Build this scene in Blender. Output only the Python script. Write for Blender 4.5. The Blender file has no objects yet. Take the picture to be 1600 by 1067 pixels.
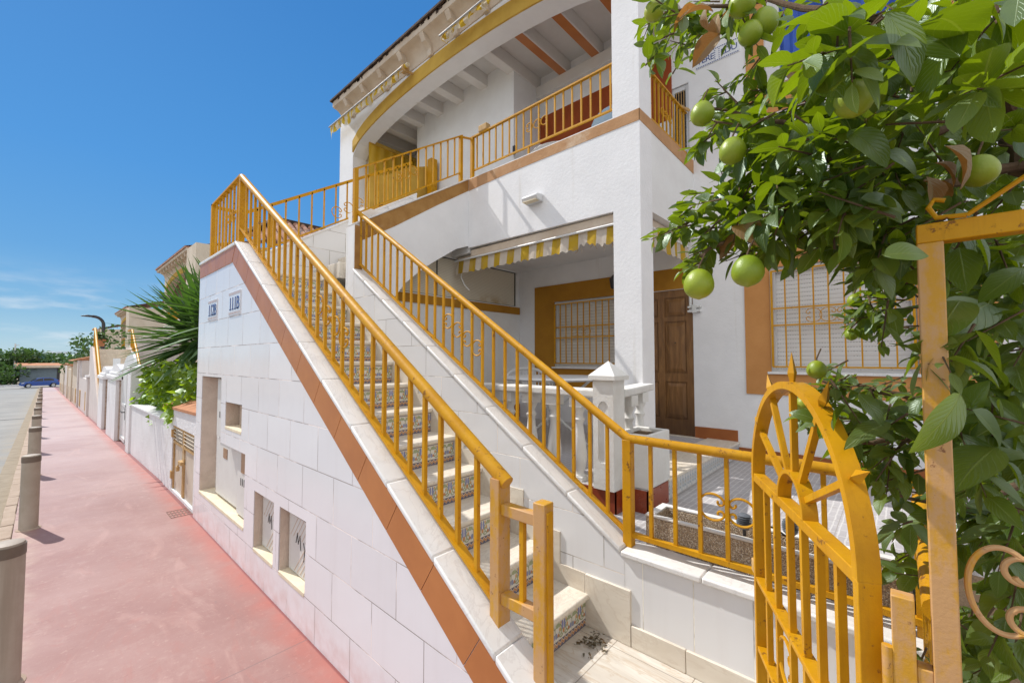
import bpy, bmesh, math, random
from mathutils import Vector, Matrix
from mathutils.geometry import tessellate_polygon
R = math.radians
C = bpy.context.scene.collection
rnd = random.Random(7)

# ------------------------------------------------------------------ node helpers
class E:
    """a float socket with arithmetic"""
    def __init__(s, nt, sock): s.nt, s.s = nt, sock
    def _m(s, op, *a, clamp=False):
        n = s.nt.nodes.new('ShaderNodeMath'); n.operation = op; n.use_clamp = clamp
        for i, v in enumerate((s,) + a):
            if isinstance(v, E): s.nt.links.new(v.s, n.inputs[i])
            else: n.inputs[i].default_value = v
        return E(s.nt, n.outputs[0])
    def __add__(s, o): return s._m('ADD', o)
    __radd__ = __add__
    def __sub__(s, o): return s._m('SUBTRACT', o)
    def __rsub__(s, o): return (s * -1.0) + o
    def __mul__(s, o): return s._m('MULTIPLY', o)
    __rmul__ = __mul__
    def __truediv__(s, o): return s._m('DIVIDE', o)
    def fract(s): return s._m('FRACT')
    def floor(s): return s._m('FLOOR')
    def abs(s): return s._m('ABSOLUTE')
    def lt(s, o): return s._m('LESS_THAN', o)
    def gt(s, o): return s._m('GREATER_THAN', o)
    def min(s, o): return s._m('MINIMUM', o)
    def max(s, o): return s._m('MAXIMUM', o)
    def sin(s): return s._m('SINE')
    def sqrt(s): return s._m('SQRT')
    def pow(s, o): return s._m('POWER', o)
    def clamp(s): return s._m('ADD', 0.0, clamp=True)
    def ss(s, a, b):
        n = s.nt.nodes.new('ShaderNodeMapRange'); n.interpolation_type = 'SMOOTHSTEP'
        s.nt.links.new(s.s, n.inputs[0]); n.inputs[1].default_value = a; n.inputs[2].default_value = b
        return E(s.nt, n.outputs[0])

class Mat:
    def __init__(s, name):
        s.m = bpy.data.materials.new(name); s.m.use_nodes = True; s.nt = s.m.node_tree
        s.b = s.nt.nodes['Principled BSDF']; s.out = s.nt.nodes['Material Output']
        g = s.nt.nodes.new('ShaderNodeNewGeometry'); s.P = g.outputs['Position']; s.geo = g
    def new(s, t): return s.nt.nodes.new(t)
    def link(s, a, b): s.nt.links.new(a.s if isinstance(a, E) else a, b)
    def xyz(s, vec=None):
        n = s.new('ShaderNodeSeparateXYZ'); s.link(vec or s.P, n.inputs[0])
        return [E(s.nt, o) for o in n.outputs]
    def vec(s, x, y, z=0.0):
        n = s.new('ShaderNodeCombineXYZ')
        for i, v in enumerate((x, y, z)):
            if isinstance(v, E): s.link(v, n.inputs[i])
            else: n.inputs[i].default_value = v
        return n.outputs[0]
    def uv(s):
        n = s.new('ShaderNodeUVMap'); return n.outputs[0]
    def noise(s, scale, detail=4, rough=.55, vec=None, dist=0.0):
        n = s.new('ShaderNodeTexNoise'); s.link(vec or s.P, n.inputs['Vector'])
        n.inputs['Scale'].default_value = scale; n.inputs['Detail'].default_value = detail
        n.inputs['Roughness'].default_value = rough; n.inputs['Distortion'].default_value = dist
        return E(s.nt, n.outputs['Fac'])
    def scaled(s, sx, sy, sz, vec=None):
        n = s.new('ShaderNodeMapping'); s.link(vec or s.P, n.inputs[0]); n.inputs['Scale'].default_value = (sx, sy, sz)
        return n.outputs[0]
    def mix(s, f, a, b, blend='MIX'):
        n = s.new('ShaderNodeMix'); n.data_type = 'RGBA'; n.blend_type = blend
        if isinstance(f, E): s.link(f, n.inputs[0])
        else: n.inputs[0].default_value = f
        for i, v in ((6, a), (7, b)):
            if isinstance(v, (tuple, list)): n.inputs[i].default_value = (*v[:3], 1)
            else: s.link(v, n.inputs[i])
        return n.outputs[2]
    def color(s, c):
        if isinstance(c, (tuple, list)): s.b.inputs['Base Color'].default_value = (*c[:3], 1)
        else: s.link(c, s.b.inputs['Base Color'])
    def rough(s, r):
        if isinstance(r, E): s.link(r, s.b.inputs['Roughness'])
        else: s.b.inputs['Roughness'].default_value = r
    def spec(s, v): s.b.inputs['Specular IOR Level'].default_value = v
    def bump(s, h, strength=.3, dist=.01, normal=None):
        n = s.new('ShaderNodeBump'); s.link(h, n.inputs['Height'])
        n.inputs['Strength'].default_value = strength; n.inputs['Distance'].default_value = dist
        if normal: s.link(normal, n.inputs['Normal'])
        s.link(n.outputs[0], s.b.inputs['Normal']); return n.outputs[0]

def surf(name, c1, c2, scale=6, rough=.6, bs=40, bst=.25, bd=.004, spec=.5, stain=None, metallic=0, streak=None):
    m = Mat(name)
    n = m.noise(scale, 6, .62)
    col = m.mix(n.ss(.3, .7), c1, c2)
    if stain:
        k = m.noise(scale * .35, 7, .7).ss(stain[1], stain[2]); col = m.mix(k, col, stain[0])
    if streak:
        k = m.noise(1.0, 5, .6, vec=m.scaled(9, 9, .5)).ss(streak[1], streak[2]); col = m.mix(k, col, streak[0])
    m.color(col); m.rough((m.noise(scale * 2.3, 4) * .25) + (rough - .12)); m.spec(spec)
    m.b.inputs['Metallic'].default_value = metallic
    m.bump(m.noise(bs, 5, .65), bst, bd)
    return m.m

M = {}
M['stucco'] = surf('white stucco', (.84, .835, .84), (.79, .785, .79), 3, .85, 30, .30, .012, .25, ((.64, .61, .56), .62, .9), streak=((.66, .63, .58), .60, .86))
M['plaster'] = surf('smooth white plaster', (.80, .80, .79), (.74, .73, .72), 2.2, .8, 60, .22, .006, .25, ((.60, .55, .48), .66, .9))
M['soffit'] = surf('painted ceiling', (.72, .70, .67), (.66, .63, .60), 2.5, .85, 50, .2, .005, .2)
M['cornice'] = surf('weathered cream cornice', (.66, .56, .45), (.56, .45, .34), 3.5, .85, 30, .3, .01, .2, ((.34, .24, .16), .56, .8))
M['stain'] = surf('black stained roof edge', (.035, .025, .02), (.11, .07, .05), 9, .9, 30, .6, .02, .2, ((.45, .35, .27), .6, .75))
M['yellow_wall'] = surf('ochre wall paint', (.58, .37, .07), (.50, .30, .05), 4, .8, 40, .25, .006, .25)
M['ochre'] = surf('ochre window surround', (.44, .21, .022), (.37, .165, .018), 3, .8, 50, .3, .006, .25)
M['peach'] = surf('peach window surround', (.60, .29, .10), (.53, .245, .08), 3, .8, 50, .3, .006, .25, ((.62, .40, .22), .6, .85))
M['band'] = surf('faded brown band', (.52, .30, .155), (.44, .24, .115), 5, .85, 40, .35, .01, .2, ((.62, .46, .32), .55, .75))
M['bandshade'] = surf('shaded brown band', (.42, .23, .075), (.33, .165, .05), 7, .85, 40, .35, .01, .2, ((.50, .35, .19), .56, .78))  # the band paint again, with the flight's shade put into its colour
M['red_wain'] = surf('red wainscot paint', (.36, .075, .016), (.30, .06, .012), 3, .7, 50, .15, .004, .3)
M['red_tile'] = surf('red glazed skirting', (.30, .055, .014), (.24, .04, .011), 5, .3, 20, .1, .003, .5)
M['dado'] = surf('brown painted dado', (.36, .115, .028), (.30, .09, .022), 5, .55, 30, .15, .004, .4)
M['trim'] = surf('terracotta trim tile', (.50, .19, .055), (.43, .155, .044), 4, .33, 14, .12, .004, .5)
M['yellow'] = None
M['white_metal'] = surf('white painted metal', (.74, .74, .73), (.66, .66, .64), 6, .45, 60, .1, .002, .5)
M['white_plastic'] = surf('white moulded plastic', (.70, .70, .70), (.64, .64, .64), 6, .4, 60, .05, .002, .5)
M['cast'] = surf('white cast stone', (.76, .75, .72), (.69, .67, .63), 7, .8, 60, .4, .006, .25, ((.46, .40, .33), .6, .85))
M['bollard'] = surf('beige bollard paint', (.40, .335, .27), (.33, .27, .21), 5, .55, 60, .2, .003, .4, ((.20, .15, .11), .56, .80), streak=((.27, .21, .16), .55, .8))
M['bollardcap'] = surf('dark bollard band', (.17, .125, .095), (.13, .095, .07), 6, .5, 60, .12, .003, .4)
M['kerb'] = surf('pinkish kerb stone', (.46, .36, .28), (.38, .29, .22), 7, .9, 50, .5, .01, .2)
M['gutter'] = surf('sandy gutter', (.36, .30, .225), (.29, .24, .175), 6, .95, 60, .6, .012, .15)
M['dark'] = surf('dark metal', (.025, .022, .025), (.04, .035, .035), 8, .45, 60, .1, .002, .5)
M['concrete'] = surf('aggregate', (.42, .36, .28), (.34, .28, .21), 5, .9, 60, .5, .012, .2)
M['cream'] = surf('cream rendered wall', (.66, .57, .46), (.58, .49, .38), 2.2, .88, 30, .3, .01, .2, ((.44, .35, .26), .58, .85))
M['pinkwall'] = surf('pale pinkish rendered wall', (.68, .62, .585), (.61, .55, .515), 2.2, .88, 30, .3, .01, .2, ((.48, .40, .35), .6, .88))
M['whitewall'] = surf('rough white garden wall', (.78, .77, .77), (.70, .69, .69), 2, .9, 34, .6, .02, .2, ((.55, .50, .47), .55, .85), streak=((.60, .56, .53), .56, .8))
M['stonepier'] = None
M['terracotta'] = surf('terracotta', (.52, .25, .13), (.42, .18, .09), 7, .85, 40, .35, .01, .2, ((.62, .42, .29), .56, .8))
M['oldwood'] = surf('weathered yellow paint on wood', (.55, .36, .16), (.42, .255, .10), 9, .75, 60, .4, .005, .3, ((.64, .54, .40), .52, .72))
M['paledoor'] = surf('flaking beige cabinet door', (.60, .52, .42), (.52, .43, .33), 4, .75, 50, .35, .004, .3, ((.46, .29, .12), .58, .74))
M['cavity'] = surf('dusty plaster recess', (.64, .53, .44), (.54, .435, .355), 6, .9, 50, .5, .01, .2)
M['sill'] = surf('cream cement sill', (.80, .70, .52), (.70, .60, .43), 8, .85, 50, .4, .008, .2)
M['boxpaint'] = surf('off white meter box', (.68, .665, .63), (.62, .60, .56), 4, .5, 60, .1, .003, .4, ((.48, .42, .35), .66, .85))
M['amber'] = surf('amber inspection window', (.34, .19, .08), (.24, .125, .05), 9, .3, 40, .1, .002, .5)
M['ink'] = surf('black marker', (.03, .028, .035), (.06, .055, .06), 20, .7, 50, .1, .002, .3)
M['blueink'] = surf('cobalt glaze', (.035, .06, .22), (.055, .09, .28), 30, .25, 50, .1, .002, .5)
M['plaquetile'] = surf('pale glazed number tile', (.78, .80, .84), (.74, .76, .80), 20, .2, 50, .05, .002, .5)
M['brownglaze'] = surf('brown glaze border', (.55, .45, .43), (.62, .53, .50), 40, .3, 50, .05, .002, .5)
M['curtain'] = surf('blue curtain fabric', (.06, .14, .52), (.045, .10, .42), 6, .6, 70, .1, .002, .3)
M['blackglass'] = surf('dark glazing', (.012, .012, .013), (.02, .018, .018), 6, .12, 40, .02, .001, .5)
M['bluechair'] = surf('pale blue plastic', (.42, .55, .66), (.36, .50, .62), 6, .35, 40, .05, .001, .5)
M['grating'] = surf('rusty grating', (.27, .16, .13), (.20, .115, .095), 30, .8, 60, .4, .003, .3)
M['lampgrey'] = surf('grey street lamp metal', (.035, .032, .035), (.05, .045, .05), 6, .4, 60, .05, .001, .5)
M['hosegrey'] = surf('ribbed grey rubber', (.10, .115, .135), (.13, .145, .165), 20, .5, 60, .1, .002, .5)
M['orangepeel'] = surf('green citrus peel', (.30, .365, .018), (.21, .295, .015), 10, .38, 260, .35, .002, .5, ((.46, .45, .04), .5, .75))
M['bark'] = surf('citrus bark', (.15, .10, .06), (.10, .065, .04), 14, .9, 90, .6, .006, .2)
M['soil'] = surf('garden soil', (.14, .095, .06), (.10, .07, .045), 5, .95, 40, .7, .03, .1)
M['carblue'] = surf('blue car paint', (.018, .07, .30), (.022, .085, .34), 3, .18, 40, .01, .001, .6)
M['tyre'] = surf('tyre rubber', (.02, .02, .02), (.03, .03, .03), 9, .8, 60, .1, .002, .3)
M['rim'] = surf('alloy rim', (.55, .56, .58), (.48, .49, .50), 9, .3, 60, .02, .001, .5)
M['shedwall'] = surf('blue grey shed wall', (.20, .25, .29), (.17, .215, .25), 2, .85, 20, .2, .01, .2)
M['lightglass'] = surf('clear lamp glass', (.75, .75, .72), (.7, .7, .68), 9, .15, 40, .01, .001, .5)
M['lightgrey'] = surf('dull aluminium', (.40, .40, .40), (.33, .33, .34), 8, .45, 60, .05, .001, .5)
M['redlens'] = surf('red lens', (.35, .01, .01), (.3, .01, .01), 9, .2, 40, .01, .001, .5)

def yellow_paint(name, sun=1.0):
    m = Mat(name)
    n = m.noise(9, 6, .6); n2 = m.noise(55, 5, .7); n3 = m.noise(4.0, 3, .5)
    col = m.mix(n.ss(.3, .72), (.60 * sun, .30 * sun, .004), (.51 * sun, .235 * sun, .003))
    col = m.mix(n3.ss(.56, .78) * .4, col, (.60, .30, .05))
    run = m.noise(1.0, 5, .65, vec=m.scaled(38, 38, 3.2)); col = m.mix(run.ss(.52, .74) * .55, col, (.40, .19, .008))
    rust = (n2 * .6 + m.noise(17, 4) * .5).ss(.635, .70)
    col = m.mix(rust * .85, col, (.17, .065, .018))
    m.spec(.28); m.color(col); m.rough(n2 * .3 + run * .15 + .26); m.bump(n2 + n * .5 + run * .4 - rust * .5, .34, .003)
    return m.m
M['yellow'] = yellow_paint('mustard metal paint')

def worn_paint():
    m = Mat('worn primer and mustard paint')
    n = m.noise(1.0, 6, .65, vec=m.scaled(14, 14, 5)); n2 = m.noise(60, 5, .7)
    col = m.mix((n + n2 * .25).ss(.5, .68), (.56, .285, .014), (.53, .30, .125))
    col = m.mix((n2 * .7 + m.noise(11, 4) * .4).ss(.66, .72), col, (.22, .09, .03))
    m.color(col); m.rough(.55); m.bump(n2 + n, .35, .003)
    return m.m
M['worn'] = worn_paint()

def walltile(name, base1, base2, grout, zoff, yoff, w=.408, h=.2505, rough=.14, axis='Y', msize=.0028):
    m = Mat(name)
    x, y, z = m.xyz()
    u = y if axis == 'Y' else x
    br = m.new('ShaderNodeTexBrick'); m.link(m.vec(u + yoff, z + zoff), br.inputs['Vector'])
    br.offset = .5; br.inputs['Scale'].default_value = 1
    br.inputs['Color1'].default_value = (0, 0, 0, 1); br.inputs['Color2'].default_value = (1, 1, 1, 1)
    br.inputs['Mortar'].default_value = (.5, .5, .5, 1)
    br.inputs['Mortar Size'].default_value = msize; br.inputs['Mortar Smooth'].default_value = .25
    br.inputs['Brick Width'].default_value = w; br.inputs['Row Height'].default_value = h
    sep = m.new('ShaderNodeSeparateColor'); m.link(br.outputs['Color'], sep.inputs[0])
    tint = E(m.nt, sep.outputs[0]); mort = E(m.nt, br.outputs['Fac'])
    col = m.mix(tint, base1, base2)
    streak = m.noise(1.0, 4, .6, vec=m.scaled(7, 7, .45))
    col = m.mix(streak.ss(.5, .85) * .28, col, (.62, .58, .56))
    gc = m.mix(m.noise(3.5, 4).ss(.45, .62), grout, tuple(min(1, g * 2.6) for g in grout))
    col = m.mix(mort, col, gc)
    low = (z * -1.0 + .30).ss(0, .30) * m.noise(8, 5).ss(.35, .7)
    col = m.mix(low * .5, col, (.60, .42, .38))
    m.color(col)
    m.rough(mort * .6 + (m.noise(5, 4) * .12 + rough - .04))
    # every tile is set very slightly out of true, and its glaze is wavy
    tb = m.new('ShaderNodeBump'); m.link(m.noise(2.6, 2) * 1.0 + tint * (u * 1.3 + z * .9).sin() * .5, tb.inputs['Height'])
    tb.inputs['Strength'].default_value = .09; tb.inputs['Distance'].default_value = .05
    m.bump(1.0 - mort, .7, .0035, tb.outputs[0])
    return m.m
M['walltile'] = walltile('white glazed wall tile', (.80, .79, .81), (.745, .735, .755), (.36, .32, .30), .0365, .0 - 3.084 + .408 * 20)
M['paneltile'] = walltile('white stair wall tile', (.79, .79, .795), (.74, .74, .75), (.34, .31, .28), .0365, .0 - 1.834 + .408 * 20)
M['paneltilebig'] = walltile('large white panel tile', (.80, .80, .80), (.76, .76, .765), (.40, .37, .33), 10.0 - .10, .0 - .998 + .2535 * 30, w=.2535, h=.75)
M['backtile'] = walltile('white landing wall tile', (.79, .79, .79), (.74, .74, .745), (.36, .33, .30), .0365, 4.0, axis='X')

def marble(name, c1, c2, vein, axis_scale=(3, 12, 3), tiles=None):
    m = Mat(name)
    w = m.noise(1.0, 7, .62, vec=m.scaled(*axis_scale), dist=1.3)
    col = m.mix(w.ss(.32, .68), c1, c2)
    v = (m.noise(1.0, 6, .6, vec=m.scaled(axis_scale[0] * 1.7, axis_scale[1] * .8, 4), dist=2.0) - .5).abs().ss(0.035, 0.0)
    col = m.mix(v * .55, col, vein)
    h = m.noise(30, 4) * .3
    if tiles:
        x, y, z = m.xyz(); tw, th, ox, oy = tiles
        gx = (((x + ox) / tw).fract() - .5).abs(); gy = (((y + oy) / th).fract() - .5).abs()
        g = gx.gt(.5 - .0022 / tw).max(gy.gt(.5 - .0022 / th))
        idx = ((x + ox) / tw).floor() * 3.1 + ((y + oy) / th).floor() * 7.7
        col = m.mix((idx.sin() * .5 + .5) * .16, col, (.55, .48, .40))
        col = m.mix(g, col, (.30, .25, .20)); h = h - g
    col = m.mix(m.noise(2.4, 6, .7).ss(.55, .8) * .5, col, (.58, .47, .34))
    m.color(col); m.rough(m.noise(8, 4) * .3 + .22); m.bump(h, .3, .003)
    return m.m
M['marble'] = marble('cream marble tread', (.78, .72, .62), (.69, .62, .51), (.52, .44, .36), (3, 14, 3))
M['floor_marble'] = marble('veined marble paving', (.70, .66, .59), (.57, .52, .45), (.46, .33, .20), (9, 2.2, 3), (.40, .40, .24, .06))
M['coping'] = marble('white marble coping', (.80, .79, .77), (.74, .73, .71), (.62, .60, .58), (4, 4, 4))
M['skirt'] = marble('cream marble skirting', (.74, .68, .58), (.67, .60, .50), (.62, .54, .44), (5, 3, 9))

def riser_tile():
    """hand-painted tile: mirrored foliage scroll above a zigzag border, one motif every 0.15 m"""
    m = Mat('painted riser tile'); u, v, _ = m.xyz(m.uv())
    wob = m.noise(40, 3, .6, vec=m.uv())
    t = (u / .15).fract(); a = (t - .5).abs() * 2.0           # 0 at the tile's middle, 1 at the joint
    h = v / .155
    white = (.74, .72, .66)
    col = m.mix(m.noise(22, 4, vec=m.uv()).ss(.35, .7), white, (.66, .63, .56))
    aw = a + (wob - .5) * .10; hw = h + (wob - .5) * .06
    def spot(cx, cy, rx, ry):
        return ((aw - cx) / rx).pow(2.0).__add__(((hw - cy) / ry).pow(2.0)).lt(1.0)
    def ring(cx, cy, r, w):
        d = (((aw - cx) * .5).pow(2.0) + (hw - cy).pow(2.0)).sqrt()
        return (d - r).abs().lt(w)
    def put(c, f, k): return m.mix(f, c, k)
    col = put(col, ring(.62, .60, .20, .026), (.23, .28, .13))
    col = put(col, ring(.30, .47, .13, .022), (.27, .31, .16))
    col = put(col, ((aw - hw * .8 + .12).abs().lt(.05)) * hw.gt(.34) * hw.lt(.88), (.30, .34, .17))
    col = put(col, spot(.70, .78, .22, .075), (.30, .35, .18))
    col = put(col, spot(.86, .46, .12, .10), (.20, .23, .40))
    col = put(col, spot(.12, .72, .10, .17), (.17, .19, .42))
    col = put(col, spot(.0, .50, .13, .09), (.52, .22, .055))
    col = put(col, spot(.44, .62, .10, .07), (.56, .30, .09))
    col = put(col, spot(.62, .44, .12, .06), (.46, .17, .05))
    col = put(col, spot(.30, .82, .09, .06), (.55, .36, .13))
    # zigzag border at the foot and a fine dark line at the head
    z = ((u / .03).fract() - .5).abs() * 2.0
    zz = (h - .04) / .20
    inb = h.lt(.25)
    col = put(col, inb, (.66, .58, .46))
    col = put(col, inb * (zz - z * .5 - .25).abs().lt(.22), (.50, .20, .05))
    col = put(col, inb * (zz.lt(z * .5 - .02).max(zz.gt(z * .5 + .62))), (.07, .06, .13))
    col = put(col, (h - .26).abs().lt(.012).max((h - .93).abs().lt(.018)), (.16, .10, .13))
    joint = (t - .5).abs().gt(.49); col = put(col, joint, (.45, .40, .34))
    col = m.mix(.12, col, white)
    m.color(col); m.rough(.16); m.bump(1.0 - joint + wob * .1, .3, .002)
    return m.m
M['riser'] = riser_tile()

def step_tile():
    m = Mat('blue white step tile'); u, v, _ = m.xyz(m.uv())
    t = ((u / .11).fract() - .5).abs() * 2.0; h = v / .15
    d = ((t - .5).pow(2.0) + (h - .52).pow(2.0) * 2.2).sqrt()
    col = m.mix(m.noise(60, 4, vec=m.uv()).ss(.3, .7), (.66, .65, .62), (.58, .57, .55))
    col = m.mix((d - .30).abs().lt(.07), col, (.30, .36, .40))
    col = m.mix(d.lt(.12), col, (.42, .34, .24))
    col = m.mix((t + h - .2).fract().lt(.14), col, (.36, .40, .44))
    col = m.mix(h.lt(.1).max(h.gt(.92)), col, (.40, .38, .36))
    m.color(col); m.rough(.35); m.bump(m.noise(60, 3, vec=m.uv()), .2, .002)
    return m.m
M['steptile'] = step_tile()

def terrace_tile():
    m = Mat('patterned terrace tile'); x, y, z = m.xyz()
    w = m.noise(14, 3); xx = x + (w - .5) * .02; yy = y + (m.noise(11, 3) - .5) * .02
    br = m.new('ShaderNodeTexBrick'); m.link(m.vec(xx, yy), br.inputs['Vector'])
    br.offset = .5; br.inputs['Scale'].default_value = 1; br.inputs['Mortar Size'].default_value = .0055
    br.inputs['Mortar Smooth'].default_value = .4; br.inputs['Brick Width'].default_value = .125; br.inputs['Row Height'].default_value = .042
    mort = E(m.nt, br.outputs['Fac'])
    col = m.mix(m.noise(5, 5).ss(.3, .7), (.47, .45, .455), (.41, .39, .395))
    col = m.mix(mort * .8, col, (.63, .615, .60))
    gx = ((x / .31).fract() - .5).abs().gt(.493); gy = ((y / .31).fract() - .5).abs().gt(.493); g = gx.max(gy)
    col = m.mix(g, col, (.34, .31, .29))
    m.color(col); m.rough(m.noise(9, 4) * .25 + .35); m.bump(mort - g, .25, .002)
    return m.m
M['terrace'] = terrace_tile()

def pavement():
    m = Mat('worn pink pavement'); x, y, z = m.xyz()
    a = m.noise(.9, 8, .65); b = m.noise(7, 8, .72); c = m.noise(160, 4, .7)
    col = m.mix(a.ss(.3, .72), (.275, .128, .110), (.345, .198, .175))
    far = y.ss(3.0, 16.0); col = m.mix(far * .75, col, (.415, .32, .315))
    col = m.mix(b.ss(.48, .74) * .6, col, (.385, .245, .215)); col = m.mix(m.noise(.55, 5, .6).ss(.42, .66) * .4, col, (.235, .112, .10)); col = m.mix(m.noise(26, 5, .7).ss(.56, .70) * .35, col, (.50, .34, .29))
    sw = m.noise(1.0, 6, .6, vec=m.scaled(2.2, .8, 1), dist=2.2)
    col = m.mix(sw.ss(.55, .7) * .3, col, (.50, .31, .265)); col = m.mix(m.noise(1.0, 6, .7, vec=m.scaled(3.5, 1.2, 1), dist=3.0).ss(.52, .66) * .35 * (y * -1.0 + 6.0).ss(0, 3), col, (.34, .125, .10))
    col = m.mix(c.ss(.58, .72) * .35, col, (.33, .16, .14))
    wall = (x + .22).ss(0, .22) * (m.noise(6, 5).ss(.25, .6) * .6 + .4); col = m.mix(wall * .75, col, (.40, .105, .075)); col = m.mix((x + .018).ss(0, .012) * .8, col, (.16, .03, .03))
    edge = (x * -1.0 - 1.02).ss(0, .14) * m.noise(8, 5).ss(.35, .65); col = m.mix(edge * .6, col, (.46, .34, .26))
    crack = (m.noise(1.0, 8, .7, vec=m.scaled(.3, 1.3, 1)) - .5).abs().ss(.004, 0.0); col = m.mix(crack * .5 * m.noise(3, 2).ss(.52, .6), col, (.20, .09, .08))
    jl = ((y - 12.6 + x * .5 + (m.noise(2.0, 3) - .5) * .12).abs()).lt(.012).max(((y - 7.35 + x * .12).abs()).lt(.004)).max(((y - 2.55).abs()).lt(.004))
    col = m.mix(jl * .7, col, (.20, .12, .11))
    gum = m.noise(9, 2).ss(.74, .76); col = m.mix(gum * .6, col, (.24, .13, .12))
    grit = m.noise(70, 5, .75).ss(.60, .72); col = m.mix(grit * .35, col, (.52, .38, .33))
    m.color(col); m.rough(m.noise(3, 4) * .25 + .5); m.bump(b * .5 + c * .35 + sw * .4 - jl, .5, .006)
    return m.m
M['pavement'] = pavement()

def asphalt():
    m = Mat('bleached road surface'); x, y, z = m.xyz()
    a = m.noise(.6, 7, .65); c = m.noise(110, 4, .75)
    col = m.mix(a.ss(.3, .7), (.235, .23, .215), (.31, .30, .275))
    col = m.mix((x * -1.0 - 1.3).ss(.6, 0.0) * m.noise(3, 5).ss(.3, .7), col, (.34, .29, .22))
    col = m.mix(c.ss(.55, .7) * .4, col, (.13, .125, .115))
    tar = ((y - 24.0 + (m.noise(1.2, 4) - .5) * .7).abs()).lt(.16); col = m.mix(tar, col, (.09, .088, .085))
    m.color(col); m.rough(.9); m.bump(c + a, .5, .008)
    return m.m
M['road'] = asphalt()

def wood_door():
    m = Mat('dark varnished pine'); x, y, z = m.xyz()
    g = m.noise(1.0, 6, .6, vec=m.scaled(1, 30, 2.0), dist=2.4)
    ring = ((y * 60.0 + m.noise(1.0, 3, vec=m.scaled(1, 3.5, 1.4)) * 26.0).sin() * .5 + .5)
    col = m.mix(g.ss(.3, .72), (.20, .090, .026), (.31, .155, .048))
    col = m.mix(ring * .45, col, (.115, .048, .014))
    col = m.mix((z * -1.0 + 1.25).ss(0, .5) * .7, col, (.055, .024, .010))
    m.color(col); m.rough(m.noise(20, 4) * .2 + .38); m.bump(g, .25, .002)
    return m.m
M['door'] = wood_door()

def shutter_mat(name, c, pitch=.043, dark=(.36, .34, .33)):
    m = Mat(name); x, y, z = m.xyz()
    t = (z / pitch).fract(); line = t.lt(.10)
    dots = (((y / .022).fract() - .5).abs().lt(.22)) * line * m.noise(2.2, 2).gt(.47)
    col = m.mix(line * .55, c, dark); col = m.mix(dots, col, (.08, .075, .075))
    m.color(col); m.rough(.45); m.bump((t - .5).pow(2.0) * -1.0, .6, .012)
    return m.m
M['shutter'] = shutter_mat('white roller shutter', (.72, .71, .70))
M['shutterwarm'] = shutter_mat('shaded roller shutter', (.70, .67, .62))

def ribbed_glass():
    m = Mat('ribbed obscured pane'); x, y, z = m.xyz()
    s = ((z * 46.0 + x * 3.0) * 6.2832).sin() * .5 + .5
    col = m.mix(s.ss(.2, .8), (.72, .66, .54), (.60, .54, .43))
    blot = ((x - 3.45) * .9).abs().ss(.42, 0.0) * (z * -1.0 + 2.62).ss(0, .2) * m.noise(9, 4).ss(.35, .6)
    col = m.mix(blot * .8, col, (.40, .25, .07))
    m.color(col); m.rough(.28); m.bump(s, .35, .004)
    return m.m
M['ribglass'] = ribbed_glass()

def awning_cloth(name, axis, w=.105, off=0.0):
    m = Mat(name); x, y, z = m.xyz()
    u = y if axis == 'Y' else x
    t = ((u + off) / (2 * w)).fract()
    f = t.lt(.5)
    col = m.mix(f, (.70, .63, .54), (.58, .38, .035))
    dirt = m.noise(7, 5).ss(.45, .75); col = m.mix(dirt * .35, col, (.50, .36, .24))
    m.color(col); m.rough(.85); m.spec(.2); m.bump(m.noise(1.0, 3, vec=m.scaled(18, 18, 3)), .5, .02)
    tr = m.new('ShaderNodeBsdfTranslucent'); m.link(col, tr.inputs[0])
    mx = m.new('ShaderNodeMixShader'); mx.inputs[0].default_value = .35
    m.link(m.b.outputs[0], mx.inputs[1]); m.link(tr.outputs[0], mx.inputs[2]); m.link(mx.outputs[0], m.out.inputs[0])
    return m.m
M['awning'] = awning_cloth('striped awning cloth', 'Y', .112, 0.03)
M['awningside'] = awning_cloth('striped side awning cloth', 'X', .105, 0.02)

def tatter():
    m = Mat('tattered striped cloth'); x, y, z = m.xyz()
    t = ((y * 1.0 + (m.noise(6, 3) - .5) * .2) / .16).fract()
    col = m.mix(t.lt(.42), (.74, .68, .55), (.70, .50, .06))
    m.color(col); m.rough(.85); m.spec(.2)
    tr = m.new('ShaderNodeBsdfTranslucent'); m.link(col, tr.inputs[0])
    mx = m.new('ShaderNodeMixShader'); mx.inputs[0].default_value = .5
    m.link(m.b.outputs[0], mx.inputs[1]); m.link(tr.outputs[0], mx.inputs[2]); m.link(mx.outputs[0], m.out.inputs[0])
    return m.m
M['tatter'] = tatter()

def yellow_curtain():
    m = Mat('sunlit yellow blind'); x, y, z = m.xyz()
    f = (x * 34.0 + (m.noise(3, 3) - .5) * 5.0).sin() * .5 + .5
    col = m.mix(f, (.72, .43, .03), (.80, .53, .08)); m.color(col); m.rough(.8); m.spec(.2)
    m.bump(f, .5, .02)
    tr = m.new('ShaderNodeBsdfTranslucent'); m.link(col, tr.inputs[0])
    mx = m.new('ShaderNodeMixShader'); mx.inputs[0].default_value = .5
    m.link(m.b.outputs[0], mx.inputs[1]); m.link(tr.outputs[0], mx.inputs[2]); m.link(mx.outputs[0], m.out.inputs[0])
    return m.m
M['blind'] = yellow_curtain()

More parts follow.
